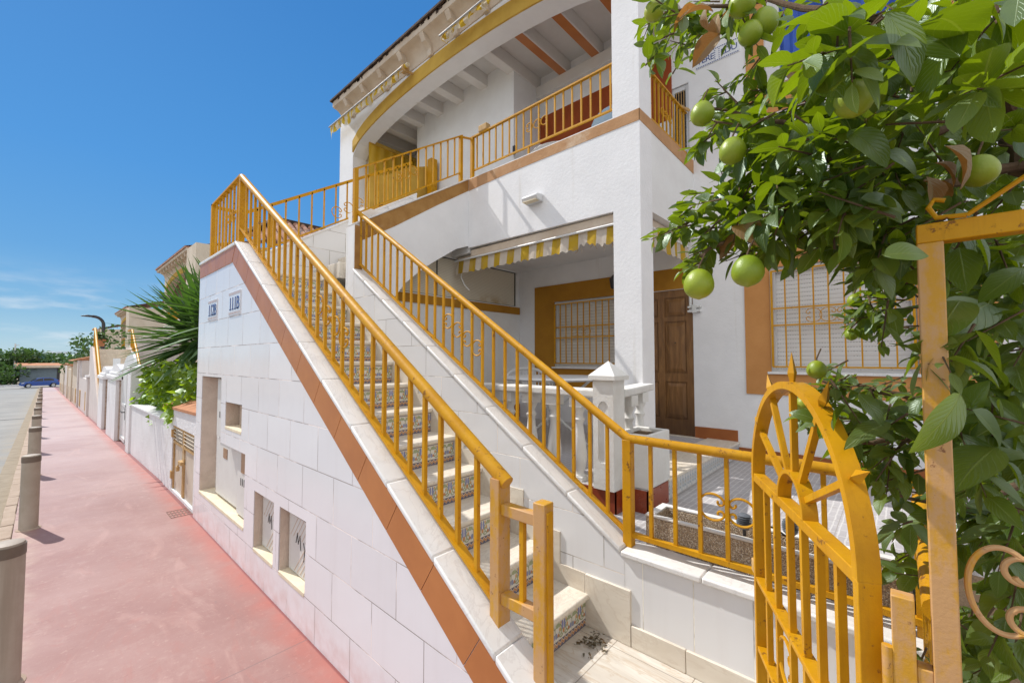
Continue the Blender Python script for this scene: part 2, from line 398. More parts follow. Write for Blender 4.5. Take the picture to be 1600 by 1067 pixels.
def stone_pier():
    m = Mat('brown stone clad'); x, y, z = m.xyz()
    br = m.new('ShaderNodeTexBrick'); m.link(m.vec(x + y * .8, z), br.inputs['Vector'])
    br.inputs['Scale'].default_value = 1; br.inputs['Brick Width'].default_value = .17; br.inputs['Row Height'].default_value = .09
    br.inputs['Mortar Size'].default_value = .006
    br.inputs['Color1'].default_value = (.36, .255, .19, 1); br.inputs['Color2'].default_value = (.25, .165, .12, 1); br.inputs['Mortar'].default_value = (.40, .33, .27, 1)
    col = m.mix(m.noise(18, 5).ss(.35, .7), br.outputs['Color'], (.44, .34, .27))
    m.color(col); m.rough(.85); m.bump((1.0 - E(m.nt, br.outputs['Fac'])) + m.noise(40, 4) * .5, .6, .01)
    return m.m
M['stonepier'] = stone_pier()

def pebble():
    m = Mat('exposed aggregate'); v = m.new('ShaderNodeTexVoronoi'); m.link(m.P, v.inputs['Vector']); v.inputs['Scale'].default_value = 190
    sep = m.new('ShaderNodeSeparateColor'); m.link(v.outputs['Color'], sep.inputs[0]); k = E(m.nt, sep.outputs[0])
    col = m.mix(k, (.60, .48, .34), (.40, .29, .185)); col = m.mix(k.gt(.86), col, (.70, .62, .50))
    col = m.mix(E(m.nt, v.outputs['Distance']).ss(.42, .7), col, (.27, .20, .14))
    m.color(col); m.rough(.85); m.bump(1.0 - E(m.nt, v.outputs['Distance']), .8, .006)
    return m.m
M['pebble'] = pebble()

def leaf_mat(name, top, pale, trans, under, gloss=.32, tr=.38, veins=True, bright=1.0):
    """leaf with its own tint (attribute 'tint'), midrib and side veins from its UVs"""
    m = Mat(name)
    at = m.new('ShaderNodeAttribute'); at.attribute_name = 'tint'; k = E(m.nt, at.outputs['Fac'])
    col = m.mix(k, top, pale)
    col = m.mix(m.noise(30, 4).ss(.4, .75) * .35, col, tuple(c * .62 for c in top))
    h = m.noise(50, 3) * .3
    if veins:
        u, v, _ = m.xyz(m.uv())
        mid = (u - .5).abs()
        rib = mid.ss(.035, .008)
        sv = (((v * 8.0 - mid * 7.0).fract() - .5).abs() * 2.0).ss(.80, .98)
        col = m.mix((rib * .7 + sv * .22).clamp(), col, (.36, .42, .13))
        h = h - rib * .8 - sv * .25 + ((v * 8.0 - mid * 7.0) * 6.2832).sin() * .10
    back = E(m.nt, m.geo.outputs['Backfacing'])
    col = m.mix(back, col, m.mix(.6, col, under))
    m.color(col); m.rough(m.noise(12, 3) * .16 + gloss - .05 + back * .22); m.spec(.5)
    m.bump(h, .4, .003)
    t = m.new('ShaderNodeBsdfTranslucent'); tc = m.mix(k, trans, tuple(min(1, c * 1.5) for c in trans)); m.link(tc, t.inputs[0])
    m.spec(0.0)
    mx = m.new('ShaderNodeMixShader'); mx.inputs[0].default_value = tr
    m.link(m.b.outputs[0], mx.inputs[1]); m.link(t.outputs[0], mx.inputs[2])
    gl = m.new('ShaderNodeBsdfGlossy'); gl.inputs['Roughness'].default_value = gloss; gl.inputs['Color'].default_value = (.78, .90, .80, 1)
    fr = m.new('ShaderNodeFresnel'); fr.inputs['IOR'].default_value = 1.5
    nb = m.b.inputs['Normal'].links[0].from_socket; m.link(nb, gl.inputs['Normal']); m.link(nb, fr.inputs['Normal'])
    m2 = m.new('ShaderNodeMixShader'); m.link((E(m.nt, fr.outputs[0]) * (.8 - back * .55)).min(.11), m2.inputs[0]); m.link(mx.outputs[0], m2.inputs[1]); m.link(gl.outputs[0], m2.inputs[2])
    m.link(m2.outputs[0], m.out.inputs[0])
    return m.m
M['leaf'] = leaf_mat('citrus leaf', (.020, .060, .006), (.125, .185, .010), (.27, .38, .005), (.085, .13, .03), .38, .36)
M['deadleaf'] = leaf_mat('withered citrus leaf', (.24, .105, .03), (.36, .19, .05), (.42, .17, .03), (.30, .16, .07), .6, .3)
M['litter'] = leaf_mat('dry brown litter', (.07, .04, .018), (.15, .085, .035), (.15, .07, .02), (.10, .06, .03), .8, .1, False)
M['bush'] = leaf_mat('climber leaf', (.06, .14, .010), (.24, .34, .016), (.38, .56, .010), (.14, .22, .06), .5, .4, False)
M['yucca'] = leaf_mat('yucca blade', (.028, .08, .016), (.085, .17, .022), (.11, .24, .02), (.07, .13, .04), .62, .25, False)
M['fartree'] = leaf_mat('far tree leaf', (.022, .055, .012), (.07, .12, .02), (.09, .19, .03), (.07, .12, .04), .5, .25, False)

def roof_tile():
    m = Mat('clay roof tile')
    col = m.mix(m.noise(6, 6).ss(.3, .7), (.42, .20, .12), (.28, .13, .085)); col = m.mix(m.noise(17, 5).ss(.5, .7), col, (.55, .40, .30))
    col = m.mix(m.noise(3, 5).ss(.6, .72), col, (.09, .065, .055))
    m.color(col); m.rough(.85); m.bump(m.noise(50, 4), .4, .008); return m.m
M['rooftile'] = roof_tile()

# ------------------------------------------------------------------ mesh helpers
class MB:
    def __init__(s): s.v, s.f, s.uv, s.tint = [], [], {}, None
    def quad(s, *p, uv=None):
        i = len(s.v); s.v += [tuple(q) for q in p]; s.f.append(tuple(range(i, i + len(p))))
        if uv: s.uv[len(s.f) - 1] = uv
        return s
    def box(s, x0, y0, z0, x1, y1, z1):
        x0, x1 = min(x0, x1), max(x0, x1); y0, y1 = min(y0, y1), max(y0, y1); z0, z1 = min(z0, z1), max(z0, z1)
        i = len(s.v)
        s.v += [(x0, y0, z0), (x1, y0, z0), (x1, y1, z0), (x0, y1, z0), (x0, y0, z1), (x1, y0, z1), (x1, y1, z1), (x0, y1, z1)]
        for q in ((0, 3, 2, 1), (4, 5, 6, 7), (0, 1, 5, 4), (1, 2, 6, 5), (2, 3, 7, 6), (3, 0, 4, 7)): s.f.append(tuple(i + k for k in q))
        return s
    def bar(s, a, b, w, h=None, up=(0, 0, 1)):
        """a straight bar of section w (sideways) by h (along up)"""
        h = h or w; a, b = Vector(a), Vector(b); d = (b - a).normalized(); up = Vector(up)
        if abs(d.dot(up)) > .99: up = Vector((1, 0, 0))
        sd = d.cross(up).normalized(); u = sd.cross(d).normalized()
        i = len(s.v)
        for p in (a, b):
            for x, y in ((-1, -1), (1, -1), (1, 1), (-1, 1)): s.v.append(tuple(p + sd * (x * w / 2) + u * (y * h / 2)))
        for q in ((3, 2, 1, 0), (4, 5, 6, 7), (0, 1, 5, 4), (1, 2, 6, 5), (2, 3, 7, 6), (3, 0, 4, 7)): s.f.append(tuple(i + k for k in q))
        return s
    def tube(s, pts, r, n=8, cap=True):
        pts = [Vector(p) for p in pts]; rs = r if isinstance(r, (list, tuple)) else [r] * len(pts)
        i0 = len(s.v); prev = None
        for k, p in enumerate(pts):
            d = (pts[min(k + 1, len(pts) - 1)] - pts[max(k - 1, 0)]).normalized()
            if prev is None:
                a = Vector((0, 0, 1)) if abs(d.z) < .9 else Vector((1, 0, 0)); sd = d.cross(a).normalized()
            else:
                sd = (prev - d * prev.dot(d)).normalized()
            prev = sd; u = d.cross(sd)
            for j in range(n):
                t = 2 * math.pi * j / n; s.v.append(tuple(p + (sd * math.cos(t) + u * math.sin(t)) * rs[k]))
        for k in range(len(pts) - 1):
            for j in range(n):
                a = i0 + k * n + j; b = i0 + k * n + (j + 1) % n
                s.f.append((a, b, b + n, a + n))
        if cap:
            s.f.append(tuple(i0 + j for j in range(n))[::-1]); s.f.append(tuple(i0 + (len(pts) - 1) * n + j for j in range(n)))
        return s
    def lathe(s, prof, cx, cy, n=16):
        i0 = len(s.v)
        for r, z in prof:
            for j in range(n):
                t = 2 * math.pi * j / n; s.v.append((cx + r * math.cos(t), cy + r * math.sin(t), z))
        for k in range(len(prof) - 1):
            for j in range(n):
                a = i0 + k * n + j; b = i0 + k * n + (j + 1) % n; s.f.append((a, b, b + n, a + n))
        s.f.append(tuple(i0 + j for j in range(n))[::-1]); s.f.append(tuple(i0 + (len(prof) - 1) * n + j for j in range(n)))
        return s
    def plate(s, outer, holes, axis, c0, c1):
        """polygon with holes in the plane across `axis`, given thickness from c0 to c1"""
        def P(q, c):
            return {'X': (c, q[0], q[1]), 'Y': (q[0], c, q[1]), 'Z': (q[0], q[1], c)}[axis]
        loops = [outer] + holes; flat = [q for l in loops for q in l]
        tris = tessellate_polygon([[Vector((q[0], q[1], 0)) for q in l] for l in loops])
        for c in (c0, c1):
            i = len(s.v); s.v += [P(q, c) for q in flat]
            for t in tris: s.f.append(tuple(i + k for k in t))
        for l in loops:
            n = len(l)
            for k in range(n):
                a, b = l[k], l[(k + 1) % n]; s.quad(P(a, c0), P(b, c0), P(b, c1), P(a, c1))
        return s
    def build(s, name, mat, parent=None, smooth=True, bevel=0, weld=True, ang=38):
        me = bpy.data.meshes.new(name); me.from_pydata(s.v, [], s.f)
        me.materials.append(M[mat] if isinstance(mat, str) else mat)
        if s.uv:
            ul = me.uv_layers.new(name='UVMap')
            for fi, uvs in s.uv.items():
                for k, li in enumerate(me.polygons[fi].loop_indices): ul.data[li].uv = uvs[k]
        if s.tint is not None:
            at = me.attributes.new('tint', 'FLOAT', 'FACE')
            for k, val in enumerate(s.tint): at.data[k].value = val
        if weld:
            bm = bmesh.new(); bm.from_mesh(me); bmesh.ops.remove_doubles(bm, verts=bm.verts, dist=1e-5)
            bmesh.ops.recalc_face_normals(bm, faces=bm.faces); bm.to_mesh(me); bm.free()
        if smooth:
            for p in me.polygons: p.use_smooth = True
            me.set_sharp_from_angle(angle=R(ang))
        o = bpy.data.objects.new(name, me); C.objects.link(o)
        if parent: o.parent = parent; o.matrix_parent_inverse = parent.matrix_basis.inverted()
        if bevel:
            b = o.modifiers.new('edge', 'BEVEL'); b.width = bevel; b.segments = 2; b.limit_method = 'ANGLE'; b.angle_limit = R(40)
        return o

def thing(name, label, cat, loc=(0, 0, 0), rz=0, group=None):
    o = bpy.data.objects.new(name, None); C.objects.link(o); o.location = loc; o.rotation_euler = (0, 0, rz)
    o.empty_display_size = .1
    return tag(o, label, cat, group)
def tag(o, label, cat, group=None):
    o['label'] = label; o['category'] = cat
    if group: o['group'] = group
    return o
def kids(o): return list(o.children)
def dup(root, loc, rz, label, group=None):
    def cp(o, par):
        c = o.copy(); C.objects.link(c); pi = o.matrix_parent_inverse.copy(); c.parent = par; c.matrix_parent_inverse = pi
        for ch in kids(o): cp(ch, c)
        return c
    r = root.copy(); C.objects.link(r); r.location = loc; r.rotation_euler = (0, 0, rz); r['label'] = label
    if group: r['group'] = group
    for ch in kids(root): cp(ch, r)
    return r
def structure(o): o['kind'] = 'structure'; return o

def text_mesh(txt, size, depth, origin, xdir, zdir, mat, name, parent, spacing=1.0):
    cu = bpy.data.curves.new(name, 'FONT'); cu.body = txt; cu.size = size; cu.extrude = depth; cu.space_character = spacing
    t = bpy.data.objects.new(name, cu); C.objects.link(t)
    me = bpy.data.meshes.new_from_object(t); bpy.data.objects.remove(t)
    x, z = Vector(xdir).normalized(), Vector(zdir).normalized(); n = x.cross(z)
    mx = Matrix((( x.x, z.x, n.x, origin[0]), (x.y, z.y, n.y, origin[1]), (x.z, z.z, n.z, origin[2]), (0, 0, 0, 1)))
    me.transform(mx); me.materials.clear(); me.materials.append(M[mat]); me.name = name
    o = bpy.data.objects.new(name, me); C.objects.link(o)
    if parent: o.parent = parent; o.matrix_parent_inverse = parent.matrix_basis.inverted()
    return o

def arc(cx, cz, r, a0, a1, n=14, rz=None):
    rz = rz or r
    return [(cx + r * math.cos(R(a0 + (a1 - a0) * k / n)), cz + rz * math.sin(R(a0 + (a1 - a0) * k / n))) for k in range(n + 1)]
def c_scroll(cx, cz, r, side=1):
    """a C shape with curled ends, open towards +side"""
    pts = []
    for k in range(33):
        a = 40 + 280 * k / 32; pts.append((cx + side * r * math.cos(R(a)), cz + r * math.sin(R(a))))
    def curl(p, a0, sgn):
        q = []; rr = r * .30
        c = (p[0] - side * rr * math.cos(R(a0)), p[1] - rr * math.sin(R(a0)))
        for k in range(1, 15):
            a = a0 + sgn * 250 * k / 14; q_r = rr * (1 - .5 * k / 14)
            q.append((c[0] + side * q_r * math.cos(R(a)), c[1] + q_r * math.sin(R(a))))
        return q
    return curl(pts[0], 40, -1)[::-1] + pts + curl(pts[-1], 320, 1)

def c_ell(cx, cz, rx, rz, side=1):
    pts = [(cx + side * rx * math.cos(R(a)), cz + rz * math.sin(R(a))) for a in range(58, 303, 7)]
    def curl(p, sg):
        q = []; r0 = rz * .36; c = (p[0] + side * r0 * .15, p[1] - sg * r0)
        for k in range(1, 17):
            a = (90 - 240 * k / 16); rr = r0 * (1 - .45 * k / 16); q.append((c[0] + side * rr * math.cos(R(a)), c[1] + sg * rr * math.sin(R(a))))
        return q
    return curl(pts[0], 1)[::-1] + pts + curl(pts[-1], -1)

def street_z(y):
    if y < 5.5: return 0.0
    if y < 8: return -.0138 * (y - 5.5) ** 2 / 2.5
    if y > 92: return street_z(92)
    return -.0345 - .0277 * (y - 8)

# ================================================================== the setting
ys = [-30, -8, -4, 0, 3, 5.5] + [6 + .5 * k for k in range(5)] + [9, 12, 16, 22, 30, 42, 55, 70, 84, 92, 120, 200, 500, 1400, 4000]
def strip(name, x0, x1, dz, mat, y0=-30, y1=4000, thick=None):
    b = MB(); yy = [y for y in ys if y0 < y < y1]; yy = [y0] + yy + [y1]
    n = 2
    for k in range(len(yy) - 1):
        a, c = yy[k], yy[k + 1]; za, zc = street_z(a) + dz, street_z(c) + dz
        b.quad((x0, a, za), (x1, a, za), (x1, c, zc), (x0, c, zc))
        if thick:
            b.quad((x0, a, za - thick), (x0, a, za), (x0, c, zc), (x0, c, zc - thick))
            b.quad((x1, a, za), (x1, a, za - thick), (x1, c, zc - thick), (x1, c, zc))
    return structure(b.build(name, mat, ang=60))
strip('ground', -2500, 2500, -.16, 'gutter')
strip('road', -7.6, -1.42, -.115, 'road', -30, 83)
strip('gutter', -1.48, -1.28, -.108, 'gutter', -30, 83, .02)
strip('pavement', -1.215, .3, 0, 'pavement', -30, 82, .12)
strip('pavement', -9.6, -7.75, 0, 'gutter', -30, 80, .12)
# the cross street at the bottom of the hill
cz = street_z(92)
structure(MB().box(-70, 83.5, cz - .3, 40, 92, cz + .16).build('road', 'road'))
structure(MB().box(-70, 92.3, cz - .3, -3.2, 92.9, cz + .32).build('kerb', 'whitewall'))
kb = MB(); y = -6.0
while y < 82:
    L = .46 if y < 30 else 2.0
    za, zb = street_z(y), street_z(y + L)
    j = rnd.uniform(-.004, .004)
    kb.bar((-1.262 + j, y + .006, za - .058 + j), (-1.262 + j, y + L - .006, zb - .058 + j), .09, .122); y += L
structure(kb.build('kerb', 'kerb', bevel=.008))

# distant hills with pale houses
hb = MB(); hx = [-900 + 40 * k for k in range(60)]
def hill_h(x): return 15 + 5 * math.sin(x * .006 + 1) + 5 * math.sin(x * .021) + 3 * math.sin(x * .05 + 2)
hm = Mat('hazy hillside'); n_ = hm.noise(.03, 6); hm.color(hm.mix(n_.ss(.35, .65), (.17, .24, .25), (.36, .42, .44))); hm.rough(1); hm.spec(0)
for k in range(len(hx) - 1):
    a, c = hx[k], hx[k + 1]
    for r_ in range(4):
        f0, f1 = r_ / 4, (r_ + 1) / 4
        hb.quad((a, 1200 + 300 * f0, -5 + (hill_h(a) + 5) * f0 ** .7), (c, 1200 + 300 * f0, -5 + (hill_h(c) + 5) * f0 ** .7),
                (c, 1200 + 300 * f1, -5 + (hill_h(c) + 5) * f1 ** .7), (a, 1200 + 300 * f1, -5 + (hill_h(a) + 5) * f1 ** .7))
structure(hb.build('hills', hm.m, ang=80))
b = MB()
for k in range(70):
    x = rnd.uniform(-260, 90); f = rnd.uniform(.1, .7); yv = 1200 + 300 * f; z = -5 + (hill_h(x) + 5) * f ** .7
    w = rnd.uniform(4, 11); b.box(x, yv - 6, z - 3, x + w, yv - 1, z + rnd.uniform(1.2, 3.2))
town = b.build('hillside_houses', 'whitewall'); town['kind'] = 'stuff'
tag(town, 'far pale houses scattered over the hazy hillside', 'houses')

# terrace behind the low panel wall, entrance landing, earth under the tree
TZ = .54
structure(MB().box(1.16, .0, .05, 4.1, 1.46, TZ).build('terrace_floor', 'terrace'))
structure(MB().box(1.16, 1.46, .05, 1.6, 4.2, TZ).build('terrace_floor', 'terrace'))
structure(MB().box(2.75, -3.5, .05, 4.1, .0, TZ).build('terrace_floor', 'terrace'))
structure(MB().box(.0, -.10, -.1, 1.03, 1.34, .115).build('landing_floor', 'floor_marble'))
structure(MB().box(.06, -3.5, -.1, 2.75, -.10, .30).build('garden_soil', 'soil'))

# ================================================================== staircase
ST = thing('staircase', 'white tiled outdoor staircase with marble treads and painted risers climbing from the pavement', 'staircase', (.5, 1.3, 0))
SL = .648
def cope_z(y): return .826 + SL * (y - 1.382)       # top of both sloping wall caps
YE = .80
rec_big = [(5.15, .30), (3.759, .30), (3.759, .868), (4.45, .872), (4.47, 1.44), (5.155, 1.436)]
rec_small = [(4.32, 1.019), (3.87, 1.019), (3.87, 1.24), (4.325, 1.236)]
rec_a = [(3.537, .22), (3.136, .22), (3.132, .64), (3.533, .64)]
rec_b = [(3.04, .22), (2.616, .22), (2.613, .645), (3.03, .64)]
wall = MB()
outer = [(YE, -.12), (5.365, -.12), (5.365, 2.575), (4.13, 2.575), (YE, cope_z(YE) - .028)]
wall.plate(outer, [rec_big, rec_small, rec_a, rec_b], 'X', 0, .13)
wall.build('street_wall', 'walltile', ST, smooth=False)
# cavities of the four recesses
cv = MB()
def cavity(y0, y1, z0, z1, d):
    cv.quad((d, y0, z0), (d, y1, z0), (d, y1, z1), (d, y0, z1))
    for a, c in (((y0, z0), (y1, z0)), ((y1, z0), (y1, z1)), ((y1, z1), (y0, z1)), ((y0, z1), (y0, z0))):
        cv.quad((.004, *a), (.004, *c), (d, *c), (d, *a))
e = .0
cavity(3.762, 5.147, .303, 1.433, .30); cavity(3.873, 4.318, 1.022, 1.233, .16); cavity(3.139, 3.53, .223, .637, .14); cavity(2.619, 3.026, .223, .637, .14)
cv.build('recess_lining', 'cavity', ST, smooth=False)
for q_ in ((-.004, 3.764, .285, .296, 5.146, .312), (-.003, 3.875, 1.004, .156, 4.315, 1.029), (-.003, 3.141, .206, .136, 3.528, .231), (-.003, 2.621, .206, .136, 3.024, .231)): MB().box(*q_).build('recess_sill', 'sill', ST, bevel=.003)
#, .285, .296, 5.146, .312); sl.box(-.003, 3.875, 1.004, .156, 4.315, 1.029); sl.box(-.003, 3.141, .206, .136, 3.528, .231); sl.box(-.003, 2.621, .206, .136, 3.024, .231)

# sloping coping in slabs, then the level cap round the landing
cp = MB(); L = .408
def slope_slab(mb, x0, x1, ya, yb, top, thick):
    za, zb = cope_z(ya) + top, cope_z(yb) + top
    i = len(mb.v)
    for x in (x0, x1): mb.v += [(x, ya, za - thick), (x, yb, zb - thick), (x, yb, zb), (x, ya, za)]
    for q in ((0, 1, 2, 3), (7, 6, 5, 4), (0, 4, 5, 1), (1, 5, 6, 2), (2, 6, 7, 3), (3, 7, 4, 0)): mb.f.append(tuple(i + k for k in q))
dy = L * math.cos(math.atan(SL)); y = 1.382 - 2 * dy
while y < 4.14:
    a, c = max(y, YE), min(y + dy - .003, 4.135)
    if c > a: slope_slab(cp, -.014, .14, a, c, 0, .028)
    y += dy
for a, c in ((4.14, 4.60), (4.603, 5.0), (5.003, 5.36)): cp.box(-.014, a, 2.573, .14, c, 2.603)
cp.build('coping', 'coping', ST, bevel=.007)
# terracotta tile strip under the coping
tr = MB(); y = 1.382 - 2.12; n = 0
while y < 4.12:
    a, c = max(y, YE), min(y + .262, 4.05)
    if c > a:
        h = .195; zt = -.029; s_ = .062
        pts = [(a, cope_z(a) + zt), (c, cope_z(c) + zt), (min(c + (h * .456), 4.26), cope_z(min(c + h * .456, 4.26)) + zt - h), (a + h * .456, cope_z(a + h * .456) + zt - h)]
        if c >= 4.04: pts = [(a, cope_z(a) + zt), (4.13, 2.573), (4.215, 2.44), (4.175, 2.41), (a + h * .456, cope_z(a + h * .456) + zt - h)]
        i = len(tr.v); tr.plate(pts, [], 'X', -.006, .003)
    y += .265
for a, c in ((4.145, 4.43), (4.434, 4.74), (4.744, 5.03), (5.034, 5.352)):
    tr.plate([(a + (.09 if a < 4.2 else 0), 2.44), (c, 2.44), (c, 2.572), (a, 2.572)], [], 'X', -.006, .003)
tr.build('trim_tile', 'trim', ST, smooth=False)
# right-hand stair wall, then the low panel wall in front of the terrace
rw = MB(); rw.plate([(1.10, .0), (4.083, .0), (4.083, 2.496), (1.10, .565)], [], 'X', 1.03, 1.18); rw.build('stair_wall', 'paneltile', ST, smooth=False)
pw = MB(); pw.plate([(-.10, .0), (1.10, .0), (1.10, .562), (-.10, .562)], [], 'X', 1.031, 1.18); pw.build('panel_wall', 'paneltilebig', ST, smooth=False)
rc = MB(); y = 1.115
while y < 4.07:
    slope_slab(rc, 1.012, 1.19, y, min(y + dy - .003, 4.08), -.048 + .0, .03); y += dy
for a, c in ((-.10, .30), (.303, .70), (.703, 1.112)): rc.box(1.008, a, .563, 1.19, c, .594)
rc.build('coping', 'coping', ST, bevel=.008)
# marble skirting along the right: the landing and one stepped piece per tread
sk = MB()
for a, c in ((-.1, .36), (.363, .78), (.783, 1.06)): sk.box(1.018, a, .116, 1.034, c, .225)
sk.box(1.0165, 1.063, .116, 1.034, 1.338, .397)
NY, NZ, TR, RI = 1.311, .292, .287, .1848
for k in range(13):
    y0, z0 = NY + TR * k, NZ + RI * k; y1 = y0 + TR; q = MB()
    if k < 12: q.plate([(y0 + .03, z0 - .01), (y1 + .03, z0 - .01), (y1 + .03, z0 + RI + .105), (y1 - .085, z0 + RI + .105), (y1 - .085, z0 + .105), (y0 + .03, z0 + .105)], [], 'X', 1.0185, 1.0285)
    else: q.box(1.0185, y0 + .03, z0 - .01, 1.0285, y0 + .45, z0 + .105)
    q.build('skirting', 'skirt', ST)
sk.build('skirting', 'skirt', ST, bevel=.003)
for k in range(13):
    y0, z0 = NY + TR * k, NZ + RI * k
    t = MB(); yb = y0 + (TR + .03 if k < 12 else .5)
    # rounded nosing: profile in YZ swept along X
    prof = [(yb, z0 - .034), (y0 + .014, z0 - .034)] + [(y0 + .014 - .014 * math.sin(R(a)), z0 - .017 - .017 * math.cos(R(a))) for a in range(20, 180, 20)] + [(y0 + .014, z0), (yb, z0)]
    i = len(t.v); nP = len(prof)
    for x in (.131, 1.017): t.v += [(x, p, q) for p, q in prof]
    t.f.append(tuple(range(i, i + nP))); t.f.append(tuple(range(i + nP, i + 2 * nP))[::-1])
    for q in range(nP): t.f.append((i + q, i + (q + 1) % nP, i + nP + (q + 1) % nP, i + nP + q))
    t.build('tread', 'marble', ST)
    r_ = MB(); zl = z0 - RI if k else .115
    u0 = .131 + .037 * (k % 3); yf = y0 + .024
    r_.quad((.131, yf, zl), (1.017, yf, zl), (1.017, yf, z0 - .033), (.131, yf, z0 - .033), uv=[(.02 * k, 0), (.02 * k + .886, 0), (.02 * k + .886, RI - .033), (.02 * k, RI - .033)])
    r_.quad((1.017, yf + .02, zl), (.131, yf + .02, zl), (.131, yf + .02, z0 - .033), (1.017, yf + .02, z0 - .033))
    r_.build('riser', 'riser', ST, smooth=False, weld=False)
core = MB()
for k in range(13):
    y0, z0 = NY + TR * k, NZ + RI * k; core.box(.135, y0 + .046, 0, 1.029, y0 + TR + .046 if k < 12 else 5.25, z0 - .036)
core.build('stair_core', 'plaster', ST, smooth=False)
# landing, second flight along X up to the balcony, its walls
ld = MB(); ld.box(.13, 4.8, 2.40, 1.16, 5.25, 2.508); ld.build('upper_landing', 'marble', ST)
LT = MB(); XT = [1.12 + .287 * k for k in range(5)]
for k, x in enumerate(XT): LT.box(x, 4.60, 2.51 + .1848 * k + .003, 2.62, 5.24, 2.51 + .1848 * (k + 1))
LT.build('upper_flight', 'marble', ST, bevel=.006)
bk = MB(); bk.plate([(.131, 2.0), (2.6, 2.0), (2.6, 4.06), (.29, 2.612), (.131, 2.572)], [], 'Y', 5.25, 5.37)
bk.build('landing_back_wall', 'backtile', ST, smooth=False)
bc = MB(); bc.bar((.29, 5.31, 2.622), (2.6, 5.31, 4.072), .14, .024); bc.build('coping', 'coping', ST, bevel=.004)
def fl_top(x): return 2.985 + (x - 1.03) * .618
archp = [(1.36, .9), (1.36, 1.7), (1.42, 2.05), (1.50, 2.27), (1.66, 2.47), (1.84, 2.625), (2.02, 2.755), (2.205, 2.875), (2.40, 3.0), (2.60, 3.075)]
fw = MB(); fw.plate([(1.03, .6), (1.36, .6)] + archp + [(2.60, fl_top(2.60)), (1.03, fl_top(1.03))], [], 'Y', 4.10, 4.22)
fw.build('flight_wall', 'stucco', ST, smooth=False)
pb = MB(); pb.plate([(1.105, fl_top(1.105) - .20), (1.5, fl_top(1.5) - .20), (2.1, fl_top(2.1) - .165), (2.6, fl_top(2.6) - .15), (2.6, fl_top(2.6) - .004), (1.105, fl_top(1.105) - .004)], [], 'Y', 4.097, 4.10)
pb.build('painted_band', 'bandshade', ST, smooth=False)
fc = MB(); fc.bar((1.03, 4.155, fl_top(1.03) + .008), (2.6, 4.155, fl_top(2.6) + .008), .134, .018); fc.build('coping', 'coping', ST, bevel=.004)
ep = MB(); ep.box(1.03, 4.085, 0, 1.12, 4.098, 2.985); ep.box(1.03, 4.222, 0, 1.12, 4.26, 2.985); ep.build('end_post', 'plaster', ST)
eb = MB(); eb.box(1.034, 4.082, 2.53, 1.118, 4.085, 2.983); eb.build('painted_band', 'bandshade', ST, smooth=False)

# fittings inside the recesses
def meter(name, label, y0, y1, z0, z1, x0, x1, mat='boxpaint', **k):
    t = thing(name, label, 'meter box', (x1, (y0 + y1) / 2, z0)); MB().box(x0, y0, z0, x1, y1, z1).build('housing', mat, t, bevel=.008); return t
t = meter('meter_box', 'tall slim white electricity box in the upper left of the large wall recess', 4.49, 4.80, .88, 1.42, .05, .29)
MB().box(.046, 4.515, 1.19, .052, 4.66, 1.36).build('window', 'amber', t)
text_mesh('112', .085, .001, (.048, 4.72, 1.06), (0, -1, 0), (0, 0, 1), 'ink', 'marking', t)
t = meter('meter_box', 'large plain white cupboard standing in the wall recess under the slim box', 4.20, 4.86, .335, .872, .07, .28)
MB().box(.066, 4.50, .70, .072, 4.62, .79).build('label_patch', 'amber', t)
t = meter('meter_box', 'white meter door marked with black figures at the right end of the wall recess', 3.80, 4.12, .325, .86, .045, .27)
MB().box(.040, 3.86, .68, .047, 4.0, .85).build('window', 'amber', t)
text_mesh('111', .085, .001, (.043, 4.03, .575), (0, -1, 0), (0, 0, 1), 'ink', 'marking', t)
text_mesh('A', .075, .001, (.043, 3.91, .39), (0, -1, 0), (0, 0, 1), 'ink', 'marking', t)
t = thing('junction_cover', 'dusty blank cover in the small square recess above the large one', 'wall cover', (.15, 4.1, 1.03)); MB().box(.10, 3.90, 1.03, .155, 4.29, 1.225).build('plate', 'cavity', t, bevel=.004)
for (y0, y1, lab) in ((3.145, 3.515, 'small ribbed meter hatch in the left one of two low square recesses'), (2.625, 3.01, 'small ribbed meter hatch in the right one of two low square recesses')):
    t = thing('meter_hatch', lab, 'meter hatch', (.1, (y0 + y1) / 2, .23), group='low meter hatches')
    MB().box(.055, y0, .236, .13, y1, .63).build('plate', 'boxpaint', t, bevel=.004)
    rb = MB()
    for k in range(8):
        yy, zz = y1 - .14 - .045 * (k % 9) * .9, .255 + .03 * 0
        a = (.0545, max(y0 + .012, y1 - .10 - .045 * k), .25); 
        l_ = min(.17, a[1] - y0 - .01) if k > 4 else .17
        rb.bar(a, (.0545, a[1] - l_ if a[1] - l_ > y0 + .008 else y0 + .008, .25 + l_ * 1.1), .006, .004, up=(1, 0, 0))
        a2 = (.0545, max(y0 + .012, y1 - .03 - .045 * k), .46)
        rb.bar(a2, (.0545, max(y0 + .008, a2[1] - .13), .46 + .15), .0035, .003, up=(1, 0, 0))
    rb.build('rib', 'cavity', t)
    hw = MB()
    for st_ in ([(0, 0), (.015, .07), (.035, .01), (.055, .075), (.075, -.01)], [(.11, .06), (.135, .02), (.165, .075)], [(.135, .02), (.125, -.05)]):
        hw.tube([(.0535, y1 - .12 - a - .08 * b, .43 + b - a * .28) for a, b in st_], .0028, 5)
    hw.build('marking', 'ink', t)

